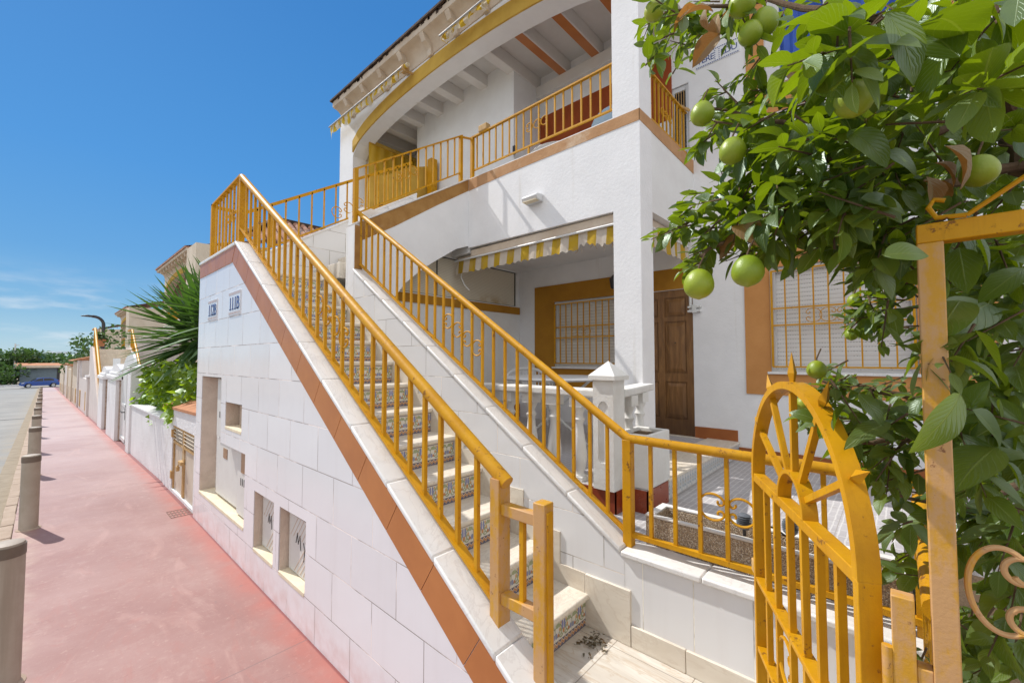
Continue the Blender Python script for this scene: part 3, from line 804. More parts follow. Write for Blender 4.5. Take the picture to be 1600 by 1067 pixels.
# number plaques
def plaque(y0, y1, z0, z1, txt, lab):
    t = thing('number_plaque', lab, 'number plaque', (0, y0, z0), group='house number plaques')
    MB().box(-.0065, y1, z0, .0, y0, z1).build('tile', 'plaquetile', t, bevel=.001)
    bd = MB(); n = 9; w = (y0 - y1) / n
    for k in range(n):
        yy = y1 + w * (k + .5)
        bd.box(-.0085, yy - w * .36, z1 - .03, -.006, yy + w * .36, z1 - .008); bd.box(-.0085, yy - w * .36, z0 + .008, -.006, yy + w * .36, z0 + .03)
    bd.build('border', 'brownglaze', t)
    for k, ch in enumerate(txt): text_mesh(ch, .155, .0012, (-.0085, y0 - .014 - .068 * k, (z0 + z1) / 2 - .054), (0, -1, 0), (0, 0, 1), 'blueink', 'numeral', t)
    sf = MB(); zb = (z0 + z1) / 2 - .055
    for k in range(4): sf.box(-.0097, y0 - .028 - .068 * k - .046, zb, -.007, y0 - .028 - .068 * k, zb + .009)
    sf.build('serif', 'blueink', t)
plaque(4.975, 4.67, 1.975, 2.17, '112B', 'blue and white tile plaque reading 112B')
plaque(4.285, 3.97, 1.975, 2.18, '111B', 'blue and white tile plaque reading 111B')

# ================================================================== railings
def railing_bars(t, pts, lo, hi, s=.018, axis=None):
    for p in pts:
        MB().bar(lo(p), hi(p), s).build('baluster', 'yellow', t)
RG = 'mustard metal railings'
# left stair railing with landing returns
t = thing('stair_railing', 'mustard metal railing on the street side of the stairs, running round the landing', 'railing', (.09, 1.1, .6), group=RG)
def hz(y): return 1.165 + .6415 * (y - 1.10)
def bz(y): return cope_z(y) + .045
MB().tube([(.09, 1.075, hz(1.075)), (.09, 4.36, hz(4.36))], .027, 14).build('handrail', 'yellow', t)
MB().bar((.09, 1.13, bz(1.13)), (.09, 4.34, bz(4.34)), .042, .012).build('bottom_bar', 'yellow', t)
k = 0; y = 1.237
while y < 4.25:
    MB().bar((.09, y, bz(y)), (.09, y, hz(y) - .012), .018).build('baluster', 'yellow', t); y += .1142
MB().bar((.09, 1.112, .60), (.09, 1.112, hz(1.112) - .01), .062, .044, up=(0, 1, 0)).build('post', 'worn', t)
MB().bar((.09, 4.35, 2.603), (.09, 4.35, hz(4.36) + .0), .045).build('post', 'yellow', t)
MB().bar((.09, 5.305, 2.603), (.09, 5.305, 3.235), .045).build('post', 'yellow', t)
MB().bar((.09, 4.35, hz(4.36) + .012), (.09, 5.32, 3.225), .045, .016).build('top_bar', 'yellow', t)
MB().bar((.09, 4.35, 2.675), (.09, 5.30, 2.675), .03, .012).build('bottom_bar', 'yellow', t)
for k in range(1, 8): MB().bar((.09, 4.35 + .119 * k, 2.67), (.09, 4.35 + .119 * k, 3.235), .018).build('baluster', 'yellow', t)
def brz(x): return 3.212 if x < .36 else 3.212 + .61 * (x - .36)
MB().bar((.09, 5.31, 3.212), (.36, 5.31, 3.212), .016, .035).bar((.36, 5.31, 3.212), (2.55, 5.31, brz(2.55)), .016, .035).build('top_bar', 'yellow', t)
MB().bar((.36, 5.31, 2.72), (2.55, 5.31, 2.72 + .61 * 2.19), .014, .02).bar((.09, 5.31, 2.68), (.36, 5.31, 2.72), .014, .02).build('bottom_bar', 'yellow', t)
x = .2
while x < 2.5:
    lo = 2.68 if x < .36 else 2.72 + .61 * (x - .36); MB().bar((x, 5.31, lo), (x, 5.31, brz(x)), .016).build('baluster', 'yellow', t); x += .15
def scroll_yz(t, x, cy, cz, r, side, w=.012, mat='yellow'):
    MB().tube([(x, a, b) for a, b in c_scroll(cy, cz, r, side)], w / 2, 6).build('scroll', mat, t)
def scroll_xz(t, y, cx, cz, r, side, w=.012):
    MB().tube([(a, y, b) for a, b in c_scroll(cx, cz, r, side)], w / 2, 6).build('scroll', 'yellow', t)
for (cy, sd) in ((2.70, 1), (2.585, -1), (2.475, 1), (2.36, -1)):
    scroll_yz(t, .09, cy, (hz(cy) + bz(cy)) / 2 - .01, .057, sd)
for (cy, sd) in ((4.71, 1), (4.59, -1)): scroll_yz(t, .09, cy, 2.95, .055, sd)
scroll_xz(t, 5.31, 1.42, 3.50, .07, 1); scroll_xz(t, 5.31, 1.57, 3.60, .07, -1); scroll_xz(t, 5.31, 1.72, 3.70, .07, 1)

# fixed latch panel at the foot of the stairs
t = thing('latch_panel', 'short fixed mustard gate panel at the foot of the stair railing', 'gate panel', (.09, .9, .5))
MB().bar((.09, .908, .50), (.09, .908, 1.118), .052, .05, up=(0, 1, 0)).build('post', 'worn', t, bevel=.003)
MB().bar((.09, .883, .52), (.09, .883, 1.09), .03, .012, up=(0, 1, 0)).build('stop_bar', 'yellow', t, bevel=.002)
MB().bar((.09, 1.09, 1.055), (.09, .93, 1.055), .04, .04).build('rail', 'worn', t, bevel=.003)
MB().bar((.09, 1.09, .735), (.09, .93, .735), .04, .04).build('rail', 'worn', t, bevel=.003)
MB().bar((.09, 1.0, .75), (.09, 1.0, 1.04), .02).build('bar', 'yellow', t, bevel=.002)

# right stair railing running on along the terrace, and its return to the street
t = thing('stair_railing', 'mustard pipe railing on the inner stair wall, continuing level along the terrace', 'railing', (1.1, 1.1, .6), group=RG)
def hz2(y): return 1.17 + .6478 * (y - 1.107)
def bz2(y): return cope_z(y) - .048 + .055
MB().tube([(1.10, 4.19, hz2(4.19)), (1.10, 1.107, 1.17), (1.10, -.05, 1.152)], .025, 14).build('handrail', 'yellow', t)
MB().bar((1.10, 1.13, bz2(1.13)), (1.10, 4.17, bz2(4.17)), .036, .012).build('bottom_bar', 'yellow', t)
MB().bar((1.10, 1.107, .658), (1.10, -.05, .653), .03, .024).build('bottom_bar', 'yellow', t)
y = 1.235
while y < 4.1:
    MB().bar((1.10, y, bz2(y)), (1.10, y, hz2(y) - .01), .017).build('baluster', 'yellow', t); y += .114
for y in (.979, .852, .730, .607, .484, .361, .238, .115): MB().bar((1.10, y, .66), (1.10, y, 1.15), .018).build('baluster', 'yellow', t)
MB().bar((1.10, 1.107, .594), (1.10, 1.107, 1.165), .05, .05, up=(0, 1, 0)).build('post', 'yellow', t, bevel=.003)
for (cy, sd) in ((.672, -1), (.548, 1)): scroll_yz(t, 1.10, cy, .90, .062, sd)
for (cy, sd) in ((2.66, 1), (2.545, -1), (2.43, 1), (2.32, -1)): scroll_yz(t, 1.10, cy, (hz2(cy) + bz2(cy)) / 2 - .01, .057, sd)

t = thing('divider_railing', 'mustard railing seen end on behind the tall post, parting entrance from garden', 'railing', (1.1, -.05, .6), group=RG)
MB().tube([(1.10, -.05, 1.09), (.22, -.05, 1.07)], .026, 12).build('handrail', 'yellow', t)
MB().bar((1.10, -.05, .35), (.22, -.05, .33), .03, .02).build('bottom_bar', 'yellow', t)
MB().bar((1.12, -.05, .30), (1.12, -.05, 1.10), .045).build('post', 'yellow', t)
for k in range(8): MB().bar((1.02 - .11 * k, -.05, .34), (1.02 - .11 * k, -.05, 1.07), .018).build('baluster', 'yellow', t)

# railing of the short upper flight
t = thing('flight_railing', 'mustard sloping railing on the short shaded flight up to the balcony', 'railing', (1.1, 4.15, 3), group=RG)
yy = 4.15
def fr(x): return 3.60 + (x - 1.07) * .640
def fb(x): return 3.12 + (x - 1.07) * .635
MB().bar((1.05, yy, fr(1.05)), (2.53, yy, fr(2.53)), .036, .016).build('top_bar', 'yellow', t)
MB().bar((1.07, yy, fb(1.07)), (2.50, yy, fb(2.50)), .022, .016).build('bottom_bar', 'yellow', t)
MB().bar((1.068, yy, 2.99), (1.068, yy, fr(1.068)), .042).build('post', 'yellow', t)
MB().bar((2.51, yy, 3.90), (2.51, yy, fr(2.51)), .042).build('post', 'yellow', t)
x = 1.183
while x < 2.47: MB().bar((x, yy, fb(x)), (x, yy, fr(x)), .016).build('baluster', 'yellow', t); x += .111
for cx, sd in ((1.57, 1), (1.68, -1), (1.79, 1)): scroll_xz(t, yy, cx, (fr(cx) + fb(cx)) / 2 + .0, .053, sd)

# balcony railings
t = thing('balcony_railing', 'long mustard railing along the street front of the upper balcony', 'railing', (2.66, 3, 4), group=RG)
X0 = 2.66
MB().bar((X0, 4.12, 4.535), (X0, 2.0, 4.55), .036, .018).build('top_bar', 'yellow', t)
MB().bar((X0, 4.12, 4.085), (X0, 2.0, 4.085), .022, .018).build('bottom_bar', 'yellow', t)
MB().bar((X0, 4.09, 3.96), (X0, 4.09, 4.54), .042).build('post', 'yellow', t)
MB().bar((X0, 4.10, 4.52), (2.53, 4.15, 4.515), .03, .016).build('link_bar', 'yellow', t)
for k in range(18): MB().bar((X0, 4.0 - .1147 * k, 4.08), (X0, 4.0 - .1147 * k, 4.54), .016).build('baluster', 'yellow', t)
MB().bar((X0, 3.12, 3.95), (X0, 3.12, 4.085), .02).build('foot', 'yellow', t)
for cy, sd in ((3.11, 1), (2.885, -1), (2.99, -1)): scroll_yz(t, X0, cy, 4.31, .05, sd)
bx = MB().box(X0 - .03, 3.80, 4.545, X0 + .05, 3.95, 4.63); bx.build('clamp', 'oldwood', t, bevel=.01)
t = thing('balcony_railing', 'short mustard railing on the side of the upper balcony facing the citrus tree', 'railing', (3.4, 1.78, 4), group=RG)
Y0 = 1.80
MB().bar((2.87, Y0, 4.55), (4.02, Y0, 4.55), .034, .018).build('top_bar', 'yellow', t)
MB().bar((2.87, Y0, 4.06), (4.02, Y0, 4.06), .022, .018).build('bottom_bar', 'yellow', t)
for k in range(11): MB().bar((2.93 + .102 * k, Y0, 4.06), (2.93 + .102 * k, Y0, 4.55), .016).build('baluster', 'yellow', t)
scroll_xz(t, Y0, 3.34, 4.27, .045, 1); scroll_xz(t, Y0, 3.44, 4.27, .045, -1); scroll_xz(t, Y0, 3.54, 4.27, .045, 1)
for x in (2.93, 3.98):
    rp = MB()
    rp.tube([(x - .05 + .10 * math.sin(a * .7) * .5, Y0 - .03 + .03 * math.cos(a), 4.56 + .025 * math.sin(a * 1.3)) for a in [q * .5 for q in range(16)]], .012, 6)
    rp.build('tied_cloth', 'oldwood', t)

# ================================================================== the villa
V = thing('villa', 'white two-storey Spanish villa with arched upper balcony, ochre bands and porch', 'house', (3.3, 3, .5))
XF, XI, XW = 2.6, 2.86, 4.02
def ell(y, c=4.6, hw=2.66, zs=5.28, rise=.49):
    t = max(0, 1 - ((y - c) / hw) ** 2); return zs + rise * math.sqrt(t) ** 1.0
arch = [(7.24, 5.30)] + [(7.24 - (7.24 - 2.0) * k / 28, 0) for k in range(1, 28)] + [(2.0, 5.36)]
arch = [arch[0]] + [(y, ell(y)) for y, _ in arch[1:-1]] + [arch[-1]]
up = [(2.0, 3.952), (7.24, 3.952)] + arch
f = MB()
# front: pier, parapet and arch as one pierced slab
f.plate([(1.72, .5), (2.0, .5), (2.0, 3.035), (4.099, 3.05), (4.099, 3.4), (7.75, 3.4), (7.75, 6.12), (1.72, 6.12)], [up], 'X', XF, XI)
f.build('street_front', 'stucco', V, smooth=False)
MB().plate([(XI, 3.035), (XW, 3.035), (XW, 3.952), (XI, 3.952)], [], 'Y', 1.723, 1.95).build('side_parapet', 'plaster', V, smooth=False)
MB().plate([(XI, 5.62), (XW, 5.62), (XW, 6.12), (XI, 6.12)], [], 'Y', 1.723, 1.95).build('side_lintel', 'plaster', V, smooth=False)
# main wall across the back of porch and balcony, running on to the right
win = [(-.143, 1.472), (.967, 1.472), (.967, 2.56), (-.143, 2.56)]
win2 = [(2.72, 1.49), (3.755, 1.49), (3.755, 2.452), (2.72, 2.452)]
dr = [(1.755, .70), (2.52, .70), (2.52, 2.44), (1.755, 2.44)]
upw = [(-.2, 4.50), (.965, 4.50), (.965, 5.75), (-.2, 5.75)]
bd_ = [(2.05, 3.46), (2.95, 3.46), (2.95, 5.0), (2.05, 5.0)]
bd2 = [(1.76, 3.46), (1.98, 3.46), (1.98, 4.92), (1.76, 4.92)]
w = MB(); w.plate([(-4.5, 0), (8.2, 0), (8.2, 6.3), (-4.5, 6.3)], [win, win2, dr, upw, bd2], 'X', XW, XW + .24); w.build('main_wall', 'stucco', V, smooth=False)
# painted bands on the parapet
b = MB(); b.plate([(1.715, 3.838), (2.6, 3.835), (3.4, 3.828), (4.09, 3.80), (4.09, 3.95), (1.715, 3.95)], [], 'X', XF - .004, XF)
b.plate([(XF - .004, 3.838), (XW, 3.79), (XW, 3.95), (XF - .004, 3.95)], [], 'Y', 1.717, 1.723); b.build('painted_band', 'band', V, smooth=False)
pc = MB().box(XF + .005, 2.0, 3.952, XI, 4.1, 3.964); pc.build('parapet_cap', 'plaster', V)
# ochre band over the arch
ya = [7.23 - 5.23 * k / 28 for k in range(29)]
b = MB(); b.plate([(y, ell(y) + .006) for y in ya] + [(y, ell(y) + .215 - .0 * y) for y in ya[::-1]], [], 'X', XF - .022, XF); b.build('arch_band', 'yellow_wall', V, smooth=False)
# cornice: concave sweep, fascia, stained edge
prof = [(2.60, 6.03), (2.585, 6.03), (2.58, 6.05)] + [(2.58 - .17 * (1 - math.cos(R(a))), 6.06 + .19 * math.sin(R(a))) for a in (15, 30, 45, 60, 75, 90)] + [(2.385, 6.262), (2.38, 6.36), (2.6, 6.36)]
c = MB(); n = len(prof); i0 = 0; yl = [7.62, 6.5, 5.4, 4.3, 3.2, 2.1, 1.6]
for y in yl: c.v += [(x, y, z) for x, z in prof]
for a in range(len(yl) - 1):
    for q in range(n): c.f.append((a * n + q, a * n + (q + 1) % n, (a + 1) * n + (q + 1) % n, (a + 1) * n + q))
c.f.append(tuple(range(n))); c.f.append(tuple(range((len(yl) - 1) * n, len(yl) * n)))
c.build('cornice', 'cornice', V, ang=50)
st = MB(); ry = 7.66
st.box(2.345, 1.6, 6.362, 2.62, 7.66, 6.395)
for k in range(130):
    y = rnd.uniform(1.65, 7.6); h = rnd.uniform(.005, .06) * rnd.random(); st.box(2.3765, y, 6.36 - h, 2.383, y + rnd.uniform(.02, .1), 6.362)
st.build('roof_edge', 'stain', V, smooth=False)
rf = MB(); nt = 30
for k in range(nt):
    y = 1.62 + k * .2
    for s, (dz, rr) in enumerate(((.035, .075), (.0, .06))):
        yy_ = y + s * .1
        pts = [(yy_ + rr * math.cos(R(a)), (rr * math.sin(R(a)) if s == 0 else -rr * .5 * math.sin(R(a)))) for a in range(0, 181, 30)]
        for p in range(len(pts) - 1):
            (a0, h0), (a1, h1) = pts[p], pts[p + 1]
            rf.quad((2.62, a0, 6.42 + dz + h0), (2.62, a1, 6.42 + dz + h1), (5.2, a1, 7.5 + dz + h1), (5.2, a0, 7.5 + dz + h0))
rf.box(2.6, 1.62, 6.12, 5.2, 7.6, 6.35); rf.build('roof', 'rooftile', V)
for y in (7.2, 6.62, 6.06, 5.48, 4.9, 4.32, 3.74, 3.16, 2.58, 2.0):
    q = MB(); pr_ = [(2.60, 6.0), (2.55, 6.0), (2.535, 6.04), (2.54, 6.09), (2.50, 6.13), (2.44, 6.15), (2.42, 6.20), (2.395, 6.235), (2.39, 6.262), (2.60, 6.262)]
    q.plate(pr_, [], 'Y', y - .045, y + .045); q.build('corbel', 'cornice', V, bevel=.006)
# balcony inside: floor, ceiling, beams, partition, wainscot
MB().box(XI, 1.95, 3.28, XW, 7.7, 3.44).box(2.605, 4.10, 3.28, XI, 7.7, 3.44).build('balcony_floor', 'terrace', V)
MB().box(XI, 1.95, 5.99, XW, 7.7, 6.11).build('balcony_ceiling', 'soffit', V, smooth=False)
for k, y in enumerate((2.4, 2.97, 3.52, 4.08, 4.64, 5.2, 5.72, 6.25, 6.8, 7.3)):
    bm_ = MB(); bm_.box(XI, y - .075, 5.80, XW, y + .075, 5.992); o = bm_.build('ceiling_beam', 'soffit', V, bevel=.01)
    if 2.5 < y < 3.9 or y < 2.5: MB().box(XI + .01, y - .06, 5.796, XW - .01, y + .06, 5.80).build('painted_soffit', 'trim', o)
MB().box(XW - .10, 1.95, 5.62, XW, 7.7, 5.80).build('wall_plate', 'soffit', V, bevel=.008)
pt = MB(); pt.box(3.40, 4.02, 3.44, XW, 4.16, 5.989).box(3.40, 4.16, 3.44, 3.52, 6.4, 5.989); pt.build('partition', 'plaster', V)
MB().box(XW - .006, 1.96, 4.55, XW, 4.02, 5.35).build('wainscot', 'red_wain', V); MB().box(3.36, 4.22, 4.05, 3.40, 4.5, 4.42).build('wainscot', 'trim', V)
MB().box(XF + .05, 7.25, 3.44, XW, 7.45, 5.9).build('balcony_end_wall', 'soffit', V)
MB().box(3.375, 3.98, 4.55, 3.40, 4.02, 4.67).build('socket', 'dark', V)
# porch: floor, step, plinth tiles, ceiling, end wall with obscured glazing
MB().box(1.60, 1.46, .5, XW, 4.449, .70).box(1.75, 1.30, .5, XW, 1.462, .699).build('porch_floor', 'terrace', V)
rp = MB(); rp.box(1.592, 1.452, .53, 1.60, 4.1, .695).box(1.592, 1.452, .53, 1.752, 1.461, .695).box(1.742, 1.292, .53, 1.752, 1.458, .695).box(1.742, 1.292, .53, 2.10, 1.30, .695)
rp.build('plinth_tile', 'red_tile', V)
sp = MB(); sp.quad((2.10, 1.297, .542), (XW, 1.297, .542), (XW, 1.297, .69), (2.10, 1.297, .69), uv=[(0, 0), (1.92, 0), (1.92, .15), (0, .15)]); sp.build('step_riser', 'steptile', V, smooth=False, weld=False)
MB().box(2.09, 1.28, .688, XW, 1.62, .712).build('step_nosing', 'marble', V, bevel=.006)
MB().box(XI, 1.95, 2.99, XW, 4.12, 3.03).box(2.62, 4.10, 2.99, XW, 4.446, 3.25).build('porch_ceiling', 'plaster', V, smooth=False)
ew = MB(); ew.plate([(1.2, .6), (XW, .6), (XW, 3.25), (1.2, 3.25)], [[(1.62, 2.437), (3.94, 2.437), (3.94, 2.975), (1.62, 2.975)]], 'Y', 4.45, 4.56); ew.build('porch_end_wall', 'plaster', V, smooth=False)
g = MB(); g.box(1.62, 4.485, 2.437, 3.94, 4.495, 2.975); g.build('obscured_glazing', 'ribglass', V)
fr_ = MB()
for a in ((1.62, 2.437, 3.94, 2.447), (1.62, 2.965, 3.94, 2.975), (3.93, 2.447, 3.94, 2.965), (2.385, 2.447, 2.395, 2.965)): fr_.box(a[0], 4.472, a[1], a[2], 4.484, a[3])
fr_.build('glazing_frame', 'dark', V)
MB().box(1.2, 4.432, 2.31, 4.005, 4.45, 2.42).build('sill_band', 'ochre', V)
so = MB(); so.plate([(1.2, 2.35), (1.55, 2.45), (1.84, 2.69), (2.20, 2.94), (2.61, 3.14), (2.61, 3.25), (1.2, 3.25)], [], 'Y', 4.225, 4.448); so.build('flight_soffit', 'plaster', V, smooth=False)
MB().box(1.3, 4.43, .701, 4.0, 4.449, .9).build('skirting', 'red_tile', V)
# ochre surround and grilles
def surround(y0, y1, z0, z1, win, mat, d=.014, parent=V):
    m = MB(); m.plate([(y0, z0), (y1, z0), (y1, z1), (y0, z1)], [win], 'X', XW - d, XW); m.build('window_surround', mat, parent, smooth=False)
surround(2.40, 4.13, 1.21, 2.705, win2, 'ochre')
surround(-.62, 1.205, 1.235, 2.735, win, 'peach')
surround(-.5, 1.14, 4.2, 6.0, upw, 'peach')
MB().box(XW - .004, 1.75, 2.445, XW + .0, 2.4, 2.70).build('lintel_band', 'ochre', V)
def window(y0, y1, z0, z1, shut, bars, name='window', lowmid=True):
    wd = MB(); wd.box(XW + .02, y0, z0, XW + .08, y0 + .045, z1).box(XW + .02, y1 - .045, z0, XW + .08, y1, z1).box(XW + .02, y0 + .045, z1 - .05, XW + .08, y1 - .045, z1).box(XW + .02, y0 + .045, z0, XW + .08, y1 - .045, z0 + .03)
    fo = wd.build(name, 'white_plastic', V, bevel=.004)
    MB().box(XW + .055, y0 + .04, z0 + .02, XW + .075, y1 - .04, z1 - .04).build('shutter', shut, fo)
    MB().box(XW - .05, y0 - .03, z0 - .022, XW + .06, y1 + .03, z0 + .004).build('sill', 'coping', fo, bevel=.004)
    gx = XW - .028; yellow = 'yellow'
    g = MB()
    for z in (z0 + .055, z0 + .44 * (z1 - z0), z0 + .60 * (z1 - z0), z1 - .045): g.bar((gx, y0 + .015, z), (gx, y1 - .015, z), .014, .016)
    for q in range(bars + 1):
        yb = y0 + .02 + (y1 - y0 - .04) * q / bars; g.bar((gx, yb, z0 + .055), (gx, yb, z1 - .045), .013 if 0 < q < bars else .02)
    for q in range(2):
        for z in (z0 + .12, z1 - .12): g.bar((gx, y0 + .02 + q * (y1 - y0 - .04), z), (XW, y0 + .02 + q * (y1 - y0 - .04), z), .014)
    zc = z0 + .52 * (z1 - z0); yc = (y0 + y1) / 2; r_ = .075 * (z1 - z0)
    for q, sd in ((-.5, 1), (.5, -1), (1.5, 1)): g.tube([(gx, a, b_) for a, b_ in c_scroll(yc + q * (y1 - y0) / bars * 1.0, zc, r_ * .85, sd)], .004, 6)
    g.build('grille', yellow, fo)
window(-.143, .967, 1.472, 2.56, 'shutter', 9)
window(2.72, 3.755, 1.49, 2.452, 'shutterwarm', 10)
wd = MB(); wd.box(XW + .02, -.2, 4.5, XW + .09, -.13, 5.75).box(XW + .02, .83, 4.5, XW + .09, .965, 5.75).box(XW + .02, .40, 4.5, XW + .07, .45, 5.75).box(XW + .02, -.13, 5.66, XW + .09, .83, 5.75)
uo = wd.build('window', 'white_plastic', V, bevel=.006)
cu = MB()
for k in range(60):
    y = -.14 + k * .0165; x = XW + .12 + .012 * math.sin(k * 1.3); x2 = XW + .12 + .012 * math.sin((k + 1) * 1.3)
    cu.quad((x, y, 4.5), (x2, y + .0165, 4.5), (x2, y + .0165, 5.7), (x, y, 5.7))
cu.build('curtain', 'curtain', uo)
MB().box(XW - .05, -.25, 4.47, XW + .05, 1.02, 4.5).build('sill', 'coping', uo, bevel=.004)
bo = MB().box(XW + .02, 1.76, 3.46, XW + .07, 1.80, 4.92).box(XW + .02, 1.94, 3.46, XW + .07, 1.98, 4.92).box(XW + .02, 1.80, 4.86, XW + .07, 1.94, 4.92).box(XW + .02, 1.8, 4.1, XW + .07, 1.94, 4.14).build('balcony_door', 'white_plastic', V, bevel=.004)
MB().box(XW + .05, 1.8, 3.46, XW + .06, 1.94, 4.86).build('glass', 'blackglass', bo)
bb = MB()
for k in range(4): bb.bar((XW + .025, 1.825 + .03 * k, 3.5), (XW + .025, 1.825 + .03 * k, 4.86), .008)
bb.build('bar', 'oldwood', bo)
# panelled front door
D = MB(); D.box(XW + .03, 1.757, .702, XW + .07, 2.52, 2.438)
for a in (1.757, 2.098, 2.44): D.box(XW + .012, a, .702, XW + .03, a + .08, 2.438)
for z, h in ((.702, .19), (1.335, .10), (2.06, .055), (2.35, .088)): D.box(XW + .0125, 1.837, z, XW + .031, 2.098, z + h).box(XW + .0125, 2.178, z, XW + .031, 2.44, z + h)
for y in (1.837, 2.178):
    for z0, z1 in ((.892, 1.335), (1.435, 2.06), (2.115, 2.35)):
        yc0, yc1 = y, y + .261
        D.box(XW + .022, yc0 + .016, z0 + .016, XW + .03, yc1 - .016, z1 - .016)
        i = len(D.v); o_, n_ = .045, .03
        A = [(XW + .022, yc0 + .02, z0 + .02), (XW + .022, yc1 - .02, z0 + .02), (XW + .022, yc1 - .02, z1 - .02), (XW + .022, yc0 + .02, z1 - .02)]
        B = [(XW + .010, yc0 + .055, z0 + .055), (XW + .010, yc1 - .055, z0 + .055), (XW + .010, yc1 - .055, z1 - .055), (XW + .010, yc0 + .055, z1 - .055)]
        for q in range(4): D.quad(A[q], A[(q + 1) % 4], B[(q + 1) % 4], B[q])
        D.quad(*B)
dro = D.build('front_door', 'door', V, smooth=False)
MB().tube([(XW + .012, 1.97, 1.80), (XW - .002, 1.97, 1.80)], .007, 10).build('peephole', 'dark', dro)
MB().box(XW - .06, 1.70, .69, XW + .05, 2.56, .704).build('threshold', 'marble', V, bevel=.004)
# brown dado along the foot of the wall, stepping up beside the door
MB().box(XW - .012, -3.2, .5, XW, 1.29, .655).box(XW - .012, 1.30, .70, XW, 1.45, .83).box(XW - .012, 1.45, .70, XW, 1.75, .83).build('dado', 'dado', V)

# name sign, lamp, bracket
t = thing('name_sign', 'white tile sign reading TERE EDU in dark blue letters on the villa wall', 'name sign', (XW, 1.4, 5.05))
MB().box(XW - .008, 1.20, 5.02, XW, 1.665, 5.185).build('tile', 'plaquetile', t)
bd = MB()
for k in range(24):
    y = 1.21 + k * .0192
    bd.box(XW - .0095, y, 5.024, XW - .007, y + .011, 5.036); bd.box(XW - .0095, y, 5.168, XW - .007, y + .011, 5.18)
for y in (1.455, 1.41):
    for k in range(5): bd.box(XW - .0095, y - .004, 5.048 + k * .024, XW - .007, y + .004, 5.06 + k * .024)
bd.build('border', 'blueink', t)
text_mesh('TERE', .098, .001, (XW - .0095, 1.655, 5.066), (0, -1, 0), (0, 0, 1), 'blueink', 'letter', t, .86)
text_mesh('EDU', .098, .001, (XW - .0095, 1.395, 5.066), (0, -1, 0), (0, 0, 1), 'blueink', 'letter', t, .86)
t = thing('wall_light', 'small white wedge-shaped light fitting on the facade under the balcony', 'wall light', (XF, 2.95, 3.35))
m = MB(); m.plate([(XF, 3.345), (XF - .10, 3.36), (XF - .125, 3.40), (XF - .10, 3.425), (XF, 3.44)], [], 'Y', 2.86, 3.08); m.build('housing', 'white_plastic', t, bevel=.01)
MB().box(XF - .118, 2.875, 3.352, XF - .012, 3.065, 3.36).build('lens', 'sill', t)
t = thing('wall_bracket', 'white pipe with a clamp on the wall beside the front door', 'bracket', (XW, 1.74, 2.2))
MB().tube([(XW - .03, 1.772, 2.22), (XW - .03, 1.772, 2.62)], .016, 10).build('pipe', 'white_metal', t)
MB().box(XW - .05, 1.655, 2.15, XW - .002, 1.80, 2.175).box(XW - .05, 1.655, 2.20, XW - .002, 1.80, 2.222).box(XW - .02, 1.66, 2.175, XW - .002, 1.79, 2.20).box(XW - .055, 1.70, 2.14, XW - .04, 1.75, 2.235).build('clamp', 'white_metal', t, bevel=.003)
t = thing('porch_lantern', 'small black lantern half hidden behind the porch column', 'lantern', (XW, 2.72, 2.62))
m = MB(); m.lathe([(.01, 2.70), (.045, 2.66), (.05, 2.655), (.035, 2.54), (.015, 2.52)], XW - .12, 2.72, 10); m.bar((XW, 2.72, 2.70), (XW - .12, 2.72, 2.70), .014); m.build('body', 'dark', t)

# ---- awnings
def wavy_cloth(axis, a0, a1, fixed, ztop, drop, mat, parent, name='valance', n=90, scallop=.105, ragged=None, lean=.02):
    m = MB()
    def P(u, k):
        z = ztop(u) - k * (drop + .018 * abs(math.sin(math.pi * u / scallop)) * k)
        if ragged and k == 1: z += ragged(u)
        off = fixed - .012 - lean * k + .010 * math.sin(u * 47) * k + .006 * math.sin(u * 19)
        return (off, u, z) if axis == 'Y' else (u, off, z)
    for q in range(n):
        u0 = a0 + (a1 - a0) * q / n; u1 = a0 + (a1 - a0) * (q + 1) / n
        for r_ in range(3): m.quad(P(u0, r_ / 3), P(u1, r_ / 3), P(u1, (r_ + 1) / 3), P(u0, (r_ + 1) / 3))
    return m.build(name, mat, parent, ang=60)
t = thing('porch_awning', 'rolled awning with torn yellow and white striped valance over the porch', 'awning', (2.66, 3, 2.9))
zt = lambda u: 2.93 + .0 * u
def rag(u):
    if u < 2.42: return .05 * max(0, math.sin((2.45 - u) * 14)) + .018 * math.sin(u * 90) + .01 * math.sin(u * 210)
    return .006 * math.sin(u * 70)
wavy_cloth('Y', 2.01, 4.38, 2.66, zt, .175, 'awning', t, ragged=rag)
MB().box(2.635, 2.005, 2.925, 2.84, 4.095, 3.034).box(2.675, 4.0955, 2.925, 2.84, 4.40, 2.988).build('cassette', 'cornice', t, bevel=.02)
MB().tube([(2.63, 2.005, 2.922), (2.63, 4.40, 2.922)], .013, 8).build('front_bar', 'white_metal', t)
fl = MB(); 
for k in range(10):
    u = 2.06 + .045 * k; z = 2.93 - .16 + rag(u); fl.tube([(2.67, u, z), (2.66 + rnd.uniform(-.02, .02), u - .01, z - .03), (2.66, u + rnd.uniform(-.02, .02), z - .05 - rnd.random() * .03)], [.004, .003, .001], 5)
fl.build('fray', 'awning', t)
m = MB(); m.tube([(2.67, 4.30, 2.78), (2.67, 4.31, 2.70), (2.69, 4.27, 2.6), (2.72, 4.2, 2.52)], .007, 6); m.build('cord', 'white_metal', t)
t = thing('porch_awning', 'short striped awning on the side of the porch, partly behind citrus leaves', 'awning', (3.4, 1.75, 2.9))
wavy_cloth('X', 2.88, 3.98, 1.80, lambda u: 2.93, .19, 'awningside', t, lean=.01)
MB().box(2.875, 1.80, 2.925, 4.0, 1.94, 3.033).build('cassette', 'cornice', t, bevel=.02)
